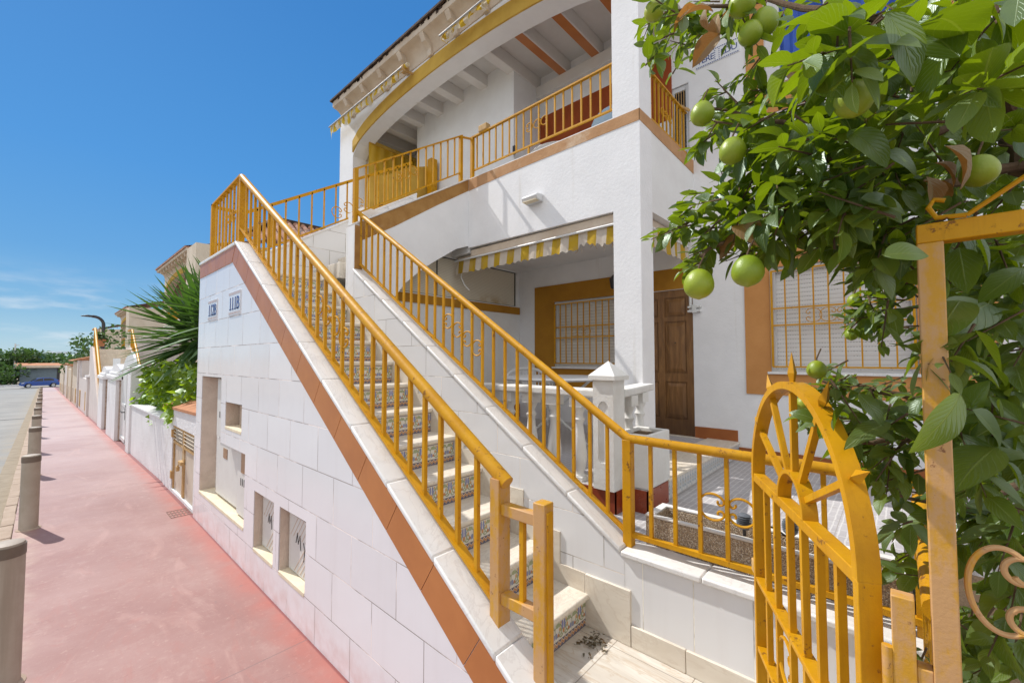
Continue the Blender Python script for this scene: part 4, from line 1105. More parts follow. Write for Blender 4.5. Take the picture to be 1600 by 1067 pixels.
MB().tube([(2.875, 1.79, 2.925), (4.0, 1.79, 2.925)], .013, 8).build('front_bar', 'white_metal', t)

def folded_awning(y0, y1, z, lab, hang):
    t = thing('folded_awning', lab, 'awning', (2.42, (y0 + y1) / 2, z), group='folded awnings on the upper facade')
    zz = lambda y: z + .0 * y
    MB().tube([(2.38, y0, z + .02), (2.38, y1, z)], .012, 10).build('front_bar', 'lightgrey', t)
    MB().tube([(2.43, y0 - .1, z + .045), (2.43, y1, z + .03)], .03, 12).build('roller', 'tatter', t)
    MB().tube([(2.44, y0 - .02, z + .03), (2.44, y0 + .06, z + .03)], .06, 12).bar((2.44, y0, z), (2.6, y0, z + .02), .03).build('end_cap', 'oldwood', t, bevel=.004)
    c = MB(); n = 46; ph = rnd.uniform(0, 6)
    for q in range(n):
        u0, u1 = y0 + (y1 - y0) * q / n, y0 + (y1 - y0) * (q + 1) / n
        def dr_(u):
            k = (u - y0) / (y1 - y0); return hang * (.25 + k * .85) * (.75 + .22 * math.sin(u * 9 + ph) + .12 * math.sin(u * 31))
        for r_ in range(4):
            f0, f1 = r_ / 4, (r_ + 1) / 4
            def P(u, f_): return (2.40 + .035 * math.sin(u * 17 + ph) * f_ + .02 * f_, u, z - .01 - dr_(u) * f_)
            c.quad(P(u0, f0), P(u1, f0), P(u1, f1), P(u0, f1))
    for q in range(12):
        u = rnd.uniform(y0, y1); c.tube([(2.41, u, z), (2.39, u + rnd.uniform(-.05, .05), z - .05), (2.42, u + rnd.uniform(-.1, .1), z - .08 - rnd.random() * .1)], [.012, .008, .002], 5)
    c.build('torn_cloth', 'tatter', t, ang=60)
folded_awning(5.35, 7.75, 5.93, 'torn folded awning at the far corner under the cornice', .17)
folded_awning(3.0, 4.45, 5.955, 'folded striped awning above the middle of the upper arch', .06)
t = thing('yellow_blind', 'bright yellow fabric blind at the far end of the balcony', 'blind', (3.2, 7.0, 5))
b = MB()
for k in range(40):
    x0, x1 = 2.75 + .03 * k, 2.78 + .03 * k
    b.quad((x0, 6.95 + .02 * math.sin(k), 4.82), (x1, 6.95 + .02 * math.sin(k + 1), 4.82), (x1, 6.95, 5.5), (x0, 6.95, 5.5))
b.build('cloth', 'blind', t, ang=60)
MB().box(2.75, 6.93, 5.5, 4.0, 6.99, 5.56).build('head_rail', 'yellow_wall', t)
t = thing('balcony_screen', 'ochre painted screen with small dark vents behind the flight railing', 'screen', (3, 6.4, 4))
m = MB(); m.plate([(2.2, 3.44), (3.35, 3.44), (3.35, 4.95), (2.9, 4.78), (2.5, 4.52), (2.2, 4.40)], [], 'Y', 5.9, 5.98); m.build('panel', 'yellow_wall', t)
m = MB()
for k in range(8): m.box(2.35 + .12 * k, 5.895, 3.97, 2.42 + .12 * k, 5.90, 4.03)
m.build('vent', 'dark', t)
MB().box(3.22, 5.72, 3.44, 3.34, 5.84, 5.0).build('post', 'yellow', t)

# ---- balustrade, gatepost, planter, trough, porch furniture
def lathe_baluster(x, y, z0, z1, par):
    H = z1 - z0; P = [(.0, .050), (.06, .050), (.06, .040), (.09, .034), (.14, .046), (.24, .056), (.33, .057), (.45, .049), (.58, .036), (.67, .030), (.70, .040), (.725, .044), (.75, .032), (.79, .030), (.83, .042), (.86, .050), (.875, .050)]
    m = MB(); m.lathe([(r, z0 + H * h) for h, r in P], x, y, 16); m.box(x - .055, y - .055, z0 + H * .875, x + .055, y + .055, z1).box(x - .055, y - .055, z0, x + .055, y + .055, z0 + .03)
    return m.build('baluster', 'cast', par, ang=50)
t = thing('balustrade', 'white cast stone balustrade with turned balusters round the porch', 'balustrade', (1.66, 2.8, .7))
for y in (1.80, 2.035, 2.27, 2.505, 2.74, 2.975, 3.21, 3.445, 3.68, 3.9): lathe_baluster(1.675, y, .70, 1.325, t)
lathe_baluster(1.98, 1.55, .70, 1.325, t); lathe_baluster(2.32, 1.62, .70, 1.325, t)
MB().box(1.60, 1.62, 1.325, 1.755, 4.1, 1.385).build('rail', 'cast', t, bevel=.014)
MB().bar((1.74, 1.53, 1.355), (2.62, 1.70, 1.355), .15, .06).build('rail', 'cast', t, bevel=.014)
t = thing('gate_pillar', 'white square pillar with a pyramid cap at the porch corner', 'pillar', (1.65, 1.53, .7))
px0, px1, py0, py1 = 1.573, 1.735, 1.455, 1.617
m = MB(); m.plate([(py0, .695), (py1, .695), (py1, 1.46), (py0, 1.46)], [[(py1 - .04, .90)] + [(py0 + .081 + .041 * math.cos(R(a)), 1.25 + .06 * math.sin(R(a))) for a in range(0, 181, 20)] + [(py0 + .04, .90), (py0 + .055, .88), (py1 - .055, .88)]], 'X', px0, px0 + .012)
m.box(px0 + .012, py0, .695, px1, py1, 1.46); m.build('shaft', 'cast', t, smooth=False)
m = MB(); a = .024
m.box(px0 - a, py0 - a, 1.458, px1 + a, py1 + a, 1.488)
q0 = [(px0 - a, py0 - a, 1.488), (px1 + a, py0 - a, 1.488), (px1 + a, py1 + a, 1.488), (px0 - a, py1 + a, 1.488)]; ap = ((px0 + px1) / 2, (py0 + py1) / 2, 1.592)
for k in range(4): m.quad(q0[k], q0[(k + 1) % 4], ap)
m.build('cap', 'cast', t, smooth=False)
t = thing('planter_box', 'chipped white square planter beside the porch step', 'planter', (1.95, 1.4, .7))
m = MB(); m.plate([(1.755, 1.29), (2.13, 1.29), (2.13, 1.55), (1.755, 1.55)], [[(1.785, 1.32), (2.10, 1.32), (2.10, 1.52), (1.785, 1.52)]], 'Z', .70, 1.075); m.build('box', 'cast', t, bevel=.008)
MB().box(1.786, 1.321, .70, 2.099, 1.519, 1.045).build('earth', 'soil', t, smooth=False)
t = thing('stone_trough', 'long empty rectangular trough of pebble concrete on the terrace floor', 'trough', (1.3, .6, TZ))
m = MB(); m.plate([(1.205, -.02), (1.44, -.02), (1.44, 1.06), (1.205, 1.06)], [[(1.235, .02), (1.405, .02), (1.405, 1.02), (1.235, 1.02)]], 'Z', TZ, .735); m.build('body', 'pebble', t, bevel=.006)
MB().box(1.236, .021, TZ, 1.404, 1.019, TZ + .05).build('bottom', 'pebble', t)
m = MB(); m.plate([(1.203, -.022), (1.442, -.022), (1.442, 1.062), (1.203, 1.062)], [[(1.235, .02), (1.405, .02), (1.405, 1.02), (1.235, 1.02)]], 'Z', .736, .748); m.build('rim', 'cast', t, bevel=.003)
def garden_lamp(x, y, lab):
    t = thing('garden_lamp', lab, 'garden lamp', (x, y, .74), group='small lamps on the trough')
    m = MB(); pr_ = [(.004, -.045), (.020, -.040)]
    for k in range(7): pr_ += [(.024 + .006 * math.sin(k), -.034 + k * .009), (.030 + .006 * math.sin(k / 2), -.030 + k * .009)]
    pr_ += [(.02, .03), (.006, .034)]
    m.lathe([(r, .82 + h) for r, h in pr_], x, y, 14); m.build('head', 'hosegrey', t)
    MB().tube([(x, y, .78), (x + .005, y, .745)], .008, 8).build('stem', 'dark', t)
    MB().tube([(x, y - .02, .82), (x + .02, y - .055, .825)], [.012, .016], 8).build('bulb', 'lightglass', t)
    MB().tube([(x + .02, y - .05, .81), (x + .05, y - .12, .80), (x + .06, y - .18, .76)], .005, 6).build('cable', 'dark', t)
garden_lamp(1.25, .575, 'ribbed grey lamp on the trough, left of the gate stile'); garden_lamp(1.32, .395, 'ribbed grey lamp on the trough seen between the gate bars')
t = thing('patio_table', 'round white plastic table on crossed metal legs behind the balustrade', 'table', (2.55, 2.9, .7))
m = MB(); m.lathe([(.0, 1.385), (.53, 1.385), (.55, 1.40), (.54, 1.42), (.0, 1.425)], 2.62, 2.75, 32); m.build('top', 'white_plastic', t)
for a in (35, 125, 215, 305):
    c_, s_2 = math.cos(R(a)), math.sin(R(a)); MB().tube([(2.62 + .40 * c_, 2.75 + .40 * s_2, 1.385), (2.62 - .36 * c_, 2.75 - .36 * s_2, .70)], .014, 8).build('leg', 'white_metal', t)
t = thing('plastic_chair', 'white slatted plastic garden chair behind the table', 'chair', (3.2, 3.7, .7))
cx_, cy_ = 3.22, 3.62
ax = Vector((.72, .69, 0)); sd = Vector((-.69, .72, 0)); O = Vector((cx_, cy_, 0))
def cp_(f_, s2, z): return tuple(O + ax * f_ + sd * s2 + Vector((0, 0, z)))
m = MB()
for k in range(13):
    s2 = -.27 + .045 * k; top = 1.46 - .10 * (abs(s2) / .27) ** 3
    m.tube([cp_(.20 + .0, s2 * .9, 1.05), cp_(.30 - .10 * (s2 / .3) ** 2, s2, top)], .009, 6)
m.tube([cp_(.30 - .10 * (s2 / .3) ** 2, s2, 1.475 - .10 * (abs(s2) / .27) ** 3) for s2 in [-.31 + .031 * k for k in range(21)]], .022, 8); m.build('backrest', 'white_plastic', t)
m = MB(); m.plate([(-.26, -.26), (.22, -.26), (.22, .26), (-.26, .26)], [], 'Z', 0, .03); m.v = [cp_(*v) for v in [(a, b, 1.06 + c) for a, b, c in m.v]]; m.build('seat', 'white_plastic', t)
for s2 in (-.29, .29): MB().tube([cp_(.24, s2, 1.27), cp_(0, s2 * 1.04, 1.28), cp_(-.26, s2, 1.24), cp_(-.28, s2, 1.18)], .02, 8).build('armrest', 'white_plastic', t)
for a, b in ((-.27, -.28), (-.27, .28), (.24, -.28), (.24, .28)): MB().tube([cp_(a, b, 1.24 if a < 0 else 1.3), cp_(a * 1.1, b * 1.05, .70)], [.024, .018], 8).build('leg', 'white_plastic', t)
t = thing('balcony_chair', 'pale blue rounded plastic chair on the upper balcony beside the column', 'chair', (3.1, 2.2, 3.44))
m = MB(); pts = []
for k in range(13):
    a = R(-95 + 190 * k / 12); pts.append((2.98 + .22 * math.cos(a) * .5, 2.20 + .27 * math.sin(a)))
for k in range(12):
    (xa, ya_), (xb, yb_) = pts[k], pts[k + 1]; h = lambda q: 4.42 - .30 * abs(q / 6 - 1) ** 2.5
    m.quad((xa, ya_, 3.85), (xb, yb_, 3.85), (xb, yb_, h(k + 1)), (xa, ya_, h(k))); m.quad((xa - .02, ya_, h(k)), (xb - .02, yb_, h(k + 1)), (xb - .02, yb_, 3.85), (xa - .02, ya_, 3.85)); m.quad((xa, ya_, h(k)), (xb, yb_, h(k + 1)), (xb - .02, yb_, h(k + 1)), (xa - .02, ya_, h(k)))
m.build('backrest', 'bluechair', t, ang=60)
MB().lathe([(.0, 3.84), (.25, 3.85), (.26, 3.87), (.0, 3.88)], 3.06, 2.2, 20).build('seat', 'bluechair', t)
for a, b in ((-.17, -.18), (-.17, .18), (.17, -.18), (.17, .18)): MB().tube([(3.06 + a, 2.2 + b, 3.85), (3.06 + a * 1.2, 2.2 + b * 1.2, 3.44)], .015, 8).build('leg', 'bluechair', t)
t = thing('balcony_table', 'round pale table top seen through the middle of the balcony railing', 'table', (3.15, 3.0, 3.44))
MB().lathe([(.0, 4.06), (.36, 4.06), (.38, 4.075), (.37, 4.09), (.0, 4.095)], 3.1, 3.0, 28).build('top', 'white_plastic', t); MB().tube([(3.1, 3.0, 4.06), (3.1, 3.0, 3.44)], .03, 10).build('pedestal', 'white_plastic', t)

# ================================================================== open garden gate and the tall frame
GA = R(64); GU = Vector((math.sin(GA), math.cos(GA), 0)); GO = Vector((.045, .045, 0))
def gp(u, z, d=0): return tuple(GO + GU * u + Vector((GU.y, -GU.x, 0)) * d + Vector((0, 0, z)))
t = thing('garden_gate', 'open mustard metal gate with sunburst arch and spear points', 'gate', tuple(GO))
nrm = (GU.y, -GU.x, 0)
u0, u1, zc, uc, rr = .03, .825, 1.155, .4275, .398
for u in (uc - rr, uc + rr): MB().bar(gp(u, .20), gp(u, zc), .022, .042, up=nrm).build('stile', 'yellow', t, bevel=.002)
m = MB()
def ringbar(mb, uc, zc, ru, rz, w, d, n=36, a0=0, a1=180):
    pr_ = []
    for k in range(n + 1):
        a = R(a0 + (a1 - a0) * k / n); c_, s2 = math.cos(a), math.sin(a)
        pr_.append([gp(uc + (ru + o) * c_, zc + (rz + o) * s2, dd) for o, dd in ((-w / 2, -d / 2), (w / 2, -d / 2), (w / 2, d / 2), (-w / 2, d / 2))])
    i = len(mb.v)
    for q in pr_: mb.v += q
    for k in range(n):
        for j in range(4): mb.f.append((i + k * 4 + j, i + k * 4 + (j + 1) % 4, i + (k + 1) * 4 + (j + 1) % 4, i + (k + 1) * 4 + j))
    mb.f.append((i, i + 1, i + 2, i + 3)); mb.f.append(tuple(i + n * 4 + j for j in (3, 2, 1, 0)))
ringbar(m, uc, zc, rr, .372, .022, .042); m.build('arch', 'yellow', t)
m = MB(); ringbar(m, uc, zc + .01, .105, .105, .012, .038, 24); m.build('hub', 'yellow', t)
for z in (zc, .775, .52): MB().bar(gp(uc - rr + .011, z), gp(uc + rr - .011, z), .038, .016 if z != zc else .03).build('rail', 'yellow', t, bevel=.002)
for u in (.152, .265, .37, .482, .612, .722): MB().bar(gp(u, .26), gp(u, zc - .015), .018, .018, up=nrm).build('bar', 'yellow', t)
def spear(mb, b, d, L=.085, w=.016, th=.008):
    b, d = Vector(b), Vector(d).normalized(); s2 = d.cross(Vector(nrm)).normalized(); n_ = Vector(nrm)
    k0, k1, k2 = b, b + d * (L * .32), b + d * L
    ring = [k1 + s2 * w, k1 + n_ * th * 1.6, k1 - s2 * w, k1 - n_ * th * 1.6]
    base = [k0 + s2 * .006, k0 + n_ * .006, k0 - s2 * .006, k0 - n_ * .006]
    for j in range(4):
        mb.quad(base[j], base[(j + 1) % 4], ring[(j + 1) % 4], ring[j]); mb.quad(ring[j], ring[(j + 1) % 4], k2)
for a in (30, 60, 90, 120, 150):
    c_, s2 = math.cos(R(a)), math.sin(R(a))
    p0 = gp(uc + .108 * c_, zc + .01 + .108 * s2); p1 = gp(uc + (rr - .008) * c_, zc + .364 * s2)
    MB().bar(p0, p1, .017, .017, up=nrm).build('spoke', 'yellow', t)
    sp_ = MB(); b = Vector(gp(uc + (rr + .006) * c_, zc + .378 * s2)); dd = Vector(p1) - Vector(p0); spear(sp_, b, dd, .095 if a == 90 else .085); sp_.build('spear_point', 'yellow', t, smooth=False)
scr = MB()
for u, sd in ((.31, 1), (.545, -1)):
    scr.tube([gp(a, b, 0) for a, b in c_scroll(u, .645, .07, sd)], .006, 6)
scr.build('scroll', 'yellow', t)
for z in (.98, .36): MB().tube([gp(-.012, z, .012), gp(-.012, z + .075, .012)], .009, 10).build('hinge', 'worn', t)
MB().bar(gp(.845, .80, 0), gp(.885, .80, 0), .05, .035, up=nrm).build('latch', 'oldwood', t, bevel=.004)
t = thing('hinge_post', 'low flaking mustard hinge post beside the open gate', 'gate post', (.05, .0, 0))
MB().bar((.05, .005, -.05), (.05, .005, 1.155), .034, .034, up=(0, 1, 0)).build('post', 'worn', t, bevel=.002)
MB().bar((.05, -.012, 1.02), (.05, -.034, 1.02), .03, .03).build('rail', 'worn', t, bevel=.002)
t = thing('gateway', 'tall flaking mustard square-tube frame with scrollwork standing before the citrus tree', 'gate frame', (.05, -.06, 0))
MB().bar((.05, -.052, -.05), (.05, -.052, 1.822), .036, .036, up=(0, 1, 0)).build('post', 'worn', t, bevel=.002)
MB().bar((.05, -.034, 1.840), (.05, -1.3, 1.840), .036, .036).build('top_bar', 'yellow', t, bevel=.002)
MB().bar((.05, -1.28, -.05), (.05, -1.28, 1.822), .036, .036, up=(0, 1, 0)).build('post', 'worn', t, bevel=.002)
m = MB()
def yzs(mb, cy, cz, r, side):
    mb.tube([(.055, a, b) for a, b in c_ell(cy, cz, .042, .073, side)], .0048, 8)
for k in range(4):
    yzs(m, (-.125, -.175, -.263, -.313)[k], 1.205, .060, -1 if k % 2 == 0 else 1)
m.build('scroll', 'worn', t)
m = MB(); m.tube([(.03, -.10, 1.862), (.04, -.062, 1.868), (.045, -.052, 1.89), (.05, -.06, 1.905), (.05, -.075, 1.90)], .0045, 8); m.tube([(.03, -.10, 1.862), (.0, -.2, 1.93), (-.02, -.3, 2.0)], .004, 6); m.build('wire_tie', 'yellow', t)

# ================================================================== street side, beyond the villa
for k, (y, lab) in enumerate(((3.30, 'nearest beige bollard, cut by the bottom left of the view'), (6.15, 'second beige bollard along the kerb, standing free with its shadow on the pink paving'), (9.25, 'third beige bollard along the kerb'), (12.0, 'fourth beige bollard along the kerb'), (15.0, 'fifth beige bollard along the kerb'), (18.3, 'sixth beige bollard along the kerb'), (21.8, 'seventh beige bollard along the kerb'), (26.0, 'eighth beige bollard along the kerb'), (31.5, 'ninth beige bollard along the kerb'), (38.0, 'tenth beige bollard along the kerb, among the far small ones'), (46.0, 'farthest beige bollard of the kerb row, near the road end'))):
    if k == 0:
        B0 = thing('bollard', lab, 'bollard', (-1.163, y, street_z(y)), group='bollards along the kerb')
        x0, z0 = -1.163, street_z(y)
        MB().lathe([(.069, z0 - .03), (.069, z0), (.065, z0 + .012), (.063, z0 + .63)], x0, y, 28).build('post', 'bollard', B0)
        MB().lathe([(.088, z0 - .02), (.084, z0 + .004), (.072, z0 + .010)], x0, y, 20).build('collar', 'kerb', B0)
        MB().lathe([(.0655, z0 + .63), (.0655, z0 + .682)], x0, y, 28).build('band', 'bollardcap', B0)
        MB().lathe([(.062, z0 + .682), (.059, z0 + .692), (.04, z0 + .697)], x0, y, 28).build('cap', 'bollard', B0)
    else:
        dup(B0, (-1.125 + rnd.uniform(-.006, .006), y, street_z(y)), rnd.uniform(0, 6), lab, 'bollards along the kerb')
# drain cover in the pavement
t = thing('drain_grate', 'small rusty slotted grate set in the pink pavement', 'grate', (-.50, 4.9, 0))
m = MB()
for k in range(9): m.box(-.39 + .028 * k, 5.12, -.006, -.381 + .028 * k, 5.38, .0035)
for k in range(4): m.box(-.39, 5.12 + .0833 * k, -.006, -.157, 5.127 + .0833 * k, .003)
m.build('slat', 'grating', t)
t.location = (-.27, 5.25, 0)

# meter cupboard with slatted doors, white wall with climber, yucca
t = thing('meter_cupboard', 'low white walled cupboard with flaking louvred double doors and padlock', 'cupboard', (.2, 6.3, 0))
m = MB(); m.plate([(5.36, -.1), (7.12, -.1), (7.12, .98), (5.36, 1.02)], [[(5.50, .03), (6.62, .03), (6.62, .80), (5.50, .80)]], 'X', .02, .14); m.box(.14, 7.0, -.1, .75, 7.12, .98); m.build('wall', 'whitewall', t)
m = MB(); m.quad((.0, 5.36, 1.02), (.0, 7.15, .98), (.75, 7.15, 1.16), (.75, 5.36, 1.2)); m.quad((.0, 5.36, 1.05), (.0, 7.15, 1.01), (.75, 7.15, 1.19), (.75, 5.36, 1.23)); m.quad((.0, 5.36, 1.02), (.0, 7.15, .98), (.0, 7.15, 1.01), (.0, 5.36, 1.05)); m.quad((0, 7.15, .98), (.75, 7.15, 1.16), (.75, 7.15, 1.19), (0, 7.15, 1.01)); m.build('slab_roof', 'terracotta', t)
for y0, y1 in ((5.505, 6.055), (6.065, 6.615)):
    d = MB().box(.045, y0, .035, .075, y1, .795).build('door', 'paledoor', t)
    f_ = MB().box(.03, y0, .035, .05, y0 + .035, .795).box(.03, y1 - .035, .035, .05, y1, .795).box(.03, y0 + .035, .58, .05, y1 - .035, .61).box(.03, y0 + .035, .77, .05, y1 - .035, .795).build('frame', 'oldwood', d, bevel=.003)
    lv = MB()
    for k in range(4): lv.bar((.038, y0 + .035, .635 + .04 * k), (.038, y1 - .035, .635 + .04 * k), .034, .008, up=(.6, 0, .8))
    lv.build('louvre', 'paledoor', d)
MB().box(.0, 6.02, .40, .05, 6.16, .44).tube([(.0, 6.12, .40), (-.012, 6.12, .37), (-.0, 6.12, .35)], .008, 6).box(-.02, 6.10, .33, .01, 6.16, .38).build('padlock', 'oldwood', t, bevel=.003)
for z in (.15, .65): MB().box(.012, 6.60, z, .045, 6.66, z + .09).build('hinge', 'oldwood', t)
t = thing('garden_wall', 'rough white rendered low wall carrying the bright climber', 'wall', (.1, 8.7, 0))
m = MB(); m.plate([(7.12, -.2), (10.35, -.4), (10.35, .76), (7.12, .80)], [], 'X', .03, .20); m.build('body', 'whitewall', t)
MB().bar((.115, 7.13, .812), (.115, 10.35, .775), .21, .035).build('cap', 'whitewall', t, bevel=.008)

def leaf_shape(m, base, tip, w, nrm, fold=.25, curve=.12, rows=6, tint=.5, wave=0.0):
    """a pointed leaf with a folded midrib; w is width over length"""
    base, tip = Vector(base), Vector(tip); d = tip - base; L = d.length; d.normalize()
    n = Vector(nrm); n = (n - d * n.dot(d)); n = n.normalized() if n.length > 1e-4 else d.orthogonal().normalized()
    s = d.cross(n); i = len(m.v); W = w * L / 2
    for r_ in range(rows + 1):
        f_ = r_ / rows; wd = W * (math.sin(math.pi * f_ ** .82) ** .78 if 0 < f_ < 1 else .02)
        c = base + d * (L * f_) + n * (curve * L * (f_ - f_ * f_ * 1.6))
        wv = wave * L * math.sin(f_ * 9 + tint * 20)
        m.v += [tuple(c + s * wd + n * (fold * wd + wv)), tuple(c), tuple(c - s * wd + n * (fold * wd - wv))]
    for r_ in range(rows):
        a = i + r_ * 3; f0, f1 = r_ / rows, (r_ + 1) / rows
        m.f.append((a, a + 1, a + 4, a + 3)); m.uv[len(m.f) - 1] = [(0, f0), (.5, f0), (.5, f1), (0, f1)]
        m.f.append((a + 1, a + 2, a + 5, a + 4)); m.uv[len(m.f) - 1] = [(.5, f0), (1, f0), (1, f1), (.5, f1)]
        m.tint += [tint, tint]
def rv(s=1.0):
    return Vector((rnd.gauss(0, s), rnd.gauss(0, s), rnd.gauss(0, s)))

t = thing('climber', 'bright yellow green climbing shrub spilling over the white wall', 'shrub', (.5, 8.6, 0))
m = MB(); m.tint = []
for k in range(3600):
    a = rnd.random()
    y = rnd.uniform(6.6, 10.3); hmax = 1.62 - .10 * abs(y - 8.3)
    z = rnd.uniform(.62, hmax); x = .20 + rnd.random() ** 1.6 * .8 - .12 * math.sin(y * 3.1) - .10 * math.sin(z * 7 + y * 2)
    if z < .8 and y < 9.9: x = max(x, .02 + rnd.random() * .1)
    b = Vector((x, y, z)); d = (Vector((-.6, -.3, -.35)) + rv(.55)).normalized(); L = rnd.uniform(.07, .14)
    leaf_shape(m, b, b + d * L, .68, Vector((-.6, -.2, .7)) + rv(.4), .2, .1, 3, min(1, max(0, rnd.gauss(.5 + (.25 if x < .4 else -.3), .25))))
m.build('foliage', 'bush', t, weld=False)
m = MB()
for k in range(7): y = 7.6 + .38 * k; m.tube([(.7, y, 0), (.65, y + .05, .5), (.55, y - .1, 1.1)], [.02, .015, .008], 6)
m.build('stem', 'bark', t)
def yucca(cx, cy, cz_, L, n, label):
    t = thing('yucca', label, 'yucca', (cx, cy, 0), group='yuccas in the neighbouring garden')
    m = MB(); m.tint = []
    for k in range(n):
        el = R(rnd.uniform(-24, 82)); az = rnd.uniform(0, 2 * math.pi); l_ = L * rnd.uniform(.75, 1.1)
        d = Vector((math.cos(el) * math.cos(az), math.cos(el) * math.sin(az), math.sin(el)))
        b = Vector((cx, cy, cz_)) + d * .05 + Vector((0, 0, rnd.uniform(-.15, .1)))
        leaf_shape(m, b, b + d * l_ - Vector((0, 0, .05 * l_)), .095, Vector((0, 0, 1)) - d * .2, .35, .05 * (1 - math.sin(el)), 5, rnd.random())
    m.build('crown', 'yucca', t, weld=False)
    MB().tube([(cx, cy, -.1), (cx + .03, cy, cz_ * .5), (cx, cy, cz_)], [.07, .06, .05], 8).build('trunk', 'bark', t)
yucca(.74, 8.5, 1.95, 1.24, 250, 'large spiky yucca rising over the climber, left crown')
yucca(.86, 7.3, 2.15, 1.08, 220, 'spiky yucca crown close against the white stair wall')

def wall_box(name, label, cat, x0, y0, y1, z1, mat, x1=None, group=None):
    t = thing(name, label, cat, (x0, (y0 + y1) / 2, street_z(y0)), group=group)
    MB().box(x0, y0, street_z(y1) - .2, x1 if x1 else x0 + .2, y1, z1).build('body', mat, t, bevel=.01); return t
# white gate pier and panelled white door after the climber wall
t = wall_box('gate_pier', 'plain white pier at the end of the climber wall', 'pier', .0, 10.35, 10.75, 1.40, 'whitewall', .3)
MB().box(-.02, 10.33, 1.40, .32, 10.77, 1.46).build('cap', 'whitewall', t, bevel=.01)
t = thing('street_door', 'tall white metal garden door with a scalloped top and black handle', 'door', (.12, 11.5, -.15))
zb = street_z(11.6)
pts = [(10.75, zb), (12.55, zb), (12.55, 1.38)] + [(12.55 - 1.8 * k / 16, 1.35 + .34 * math.sin(math.pi * k / 16) ** .6 + (.10 if k > 10 else 0)) for k in range(1, 16)] + [(10.75, 1.46)]
MB().plate(pts, [], 'X', .10, .14).build('leaf', 'white_metal', t)
m = MB()
for y in (10.77, 11.64, 11.68, 12.5): m.box(.08, y, zb, .10, y + .05, 1.38)
m.box(.08, 10.8, .62, .10, 12.5, .67); m.box(.08, 10.8, zb + .02, .10, 12.5, zb + .1); m.build('frame', 'white_metal', t)
MB().tube([(.08, 11.75, .52), (.03, 11.75, .52), (.03, 11.92, .53)], .012, 8).box(.075, 11.73, .36, .082, 11.78, .60).build('handle', 'dark', t)
for (y0, y1, z1, lab) in ((12.55, 14.4, 1.14, 'stone clad pier with a white street face and rounded cap beside the white door'), (15.6, 16.9, 1.06, 'farther stone clad pier with a rounded cap')):
    t = wall_box('stone_pier', lab, 'pier', .06, y0, y1, z1, 'stonepier', .5)
    MB().box(.0, y0 + .06, street_z(y1) - .2, .058, y1, z1).build('facing', 'whitewall', t)
    MB().box(-.03, y0 - .05, z1 + .002, .55, y1 + .05, z1 + .10).box(.02, y0, z1 + .102, .5, y1, z1 + .17).build('cap', 'whitewall', t, bevel=.02)
    m = MB(); m.plate([(y0 + (y1 - y0) / 2 + (y1 - y0) * .45 * math.cos(R(a)), z1 + .175 + .17 * math.sin(R(a))) for a in range(0, 181, 15)], [], 'X', .06, .46); m.build('finial', 'whitewall', t)
t = thing('street_door', 'narrow white panel door between the two stone clad piers', 'door', (.2, 15, -.3)); MB().box(.18, 14.4, street_z(15) - .1, .22, 15.6, 1.62).box(.16, 14.45, .5, .18, 15.55, .55).build('leaf', 'white_metal', t)
# neighbour's stair with its yellow railing
def neighbour_stair(y0, y1, ztop, lab, labr, dz):
    t = thing('garden_stair', lab, 'staircase', (.4, y0, dz))
    n = 12
    m = MB(); m.plate([(y0, dz - .3), (y1 + 1.0, dz - .3), (y1 + 1.0, ztop), (y1, ztop), (y0, dz + .35)], [], 'X', .04, .16); m.build('street_wall', 'pinkwall', t)
    m = MB()
    for k in range(n):
        m.box(.16, y0 + (y1 - y0) * k / n, dz - .3, 1.0, y1 + 1.0, dz + .05 + (ztop - dz - .15) * (k + 1) / n)
    m.build('step', 'marble', t)
    m = MB(); m.plate([(y0, dz - .3), (y1 + 1.0, dz - .3), (y1 + 1.0, ztop), (y1, ztop), (y0, dz + .35)], [], 'X', 1.0, 1.12); m.build('inner_wall', 'pinkwall', t)
    r = thing('stair_railing', labr, 'railing', (.1, y0, dz), group=RG)
    for x in (.10, 1.06):
        m = MB(); m.tube([(x, y0, dz + 1.0), (x, y1, ztop + .62), (x, y1 + 1.0, ztop + .62)], .035, 8); m.build('handrail', 'yellow', r)
        m = MB(); m.bar((x, y0, dz + .40), (x, y1, ztop + .06), .03)
        m.bar((x, y0 + .03, dz + .2), (x, y0 + .03, dz + 1.0), .06); m.bar((x, y1, ztop), (x, y1, ztop + .62), .06); m.build('post', 'yellow', r)
        m = MB()
        for k in range(1, 22):
            f_ = k / 22; y = y0 + (y1 - y0) * f_; m.bar((x, y, dz + .4 + (ztop - dz - .34) * f_), (x, y, dz + 1.0 + (ztop - dz - .38) * f_), .018)
        m.build('balusters', 'yellow', r)
neighbour_stair(17.3, 20.6, 2.05, 'pale neighbouring garden stair climbing away from the pavement', 'yellow railing of the neighbouring stair, behind the stone piers', street_z(18))
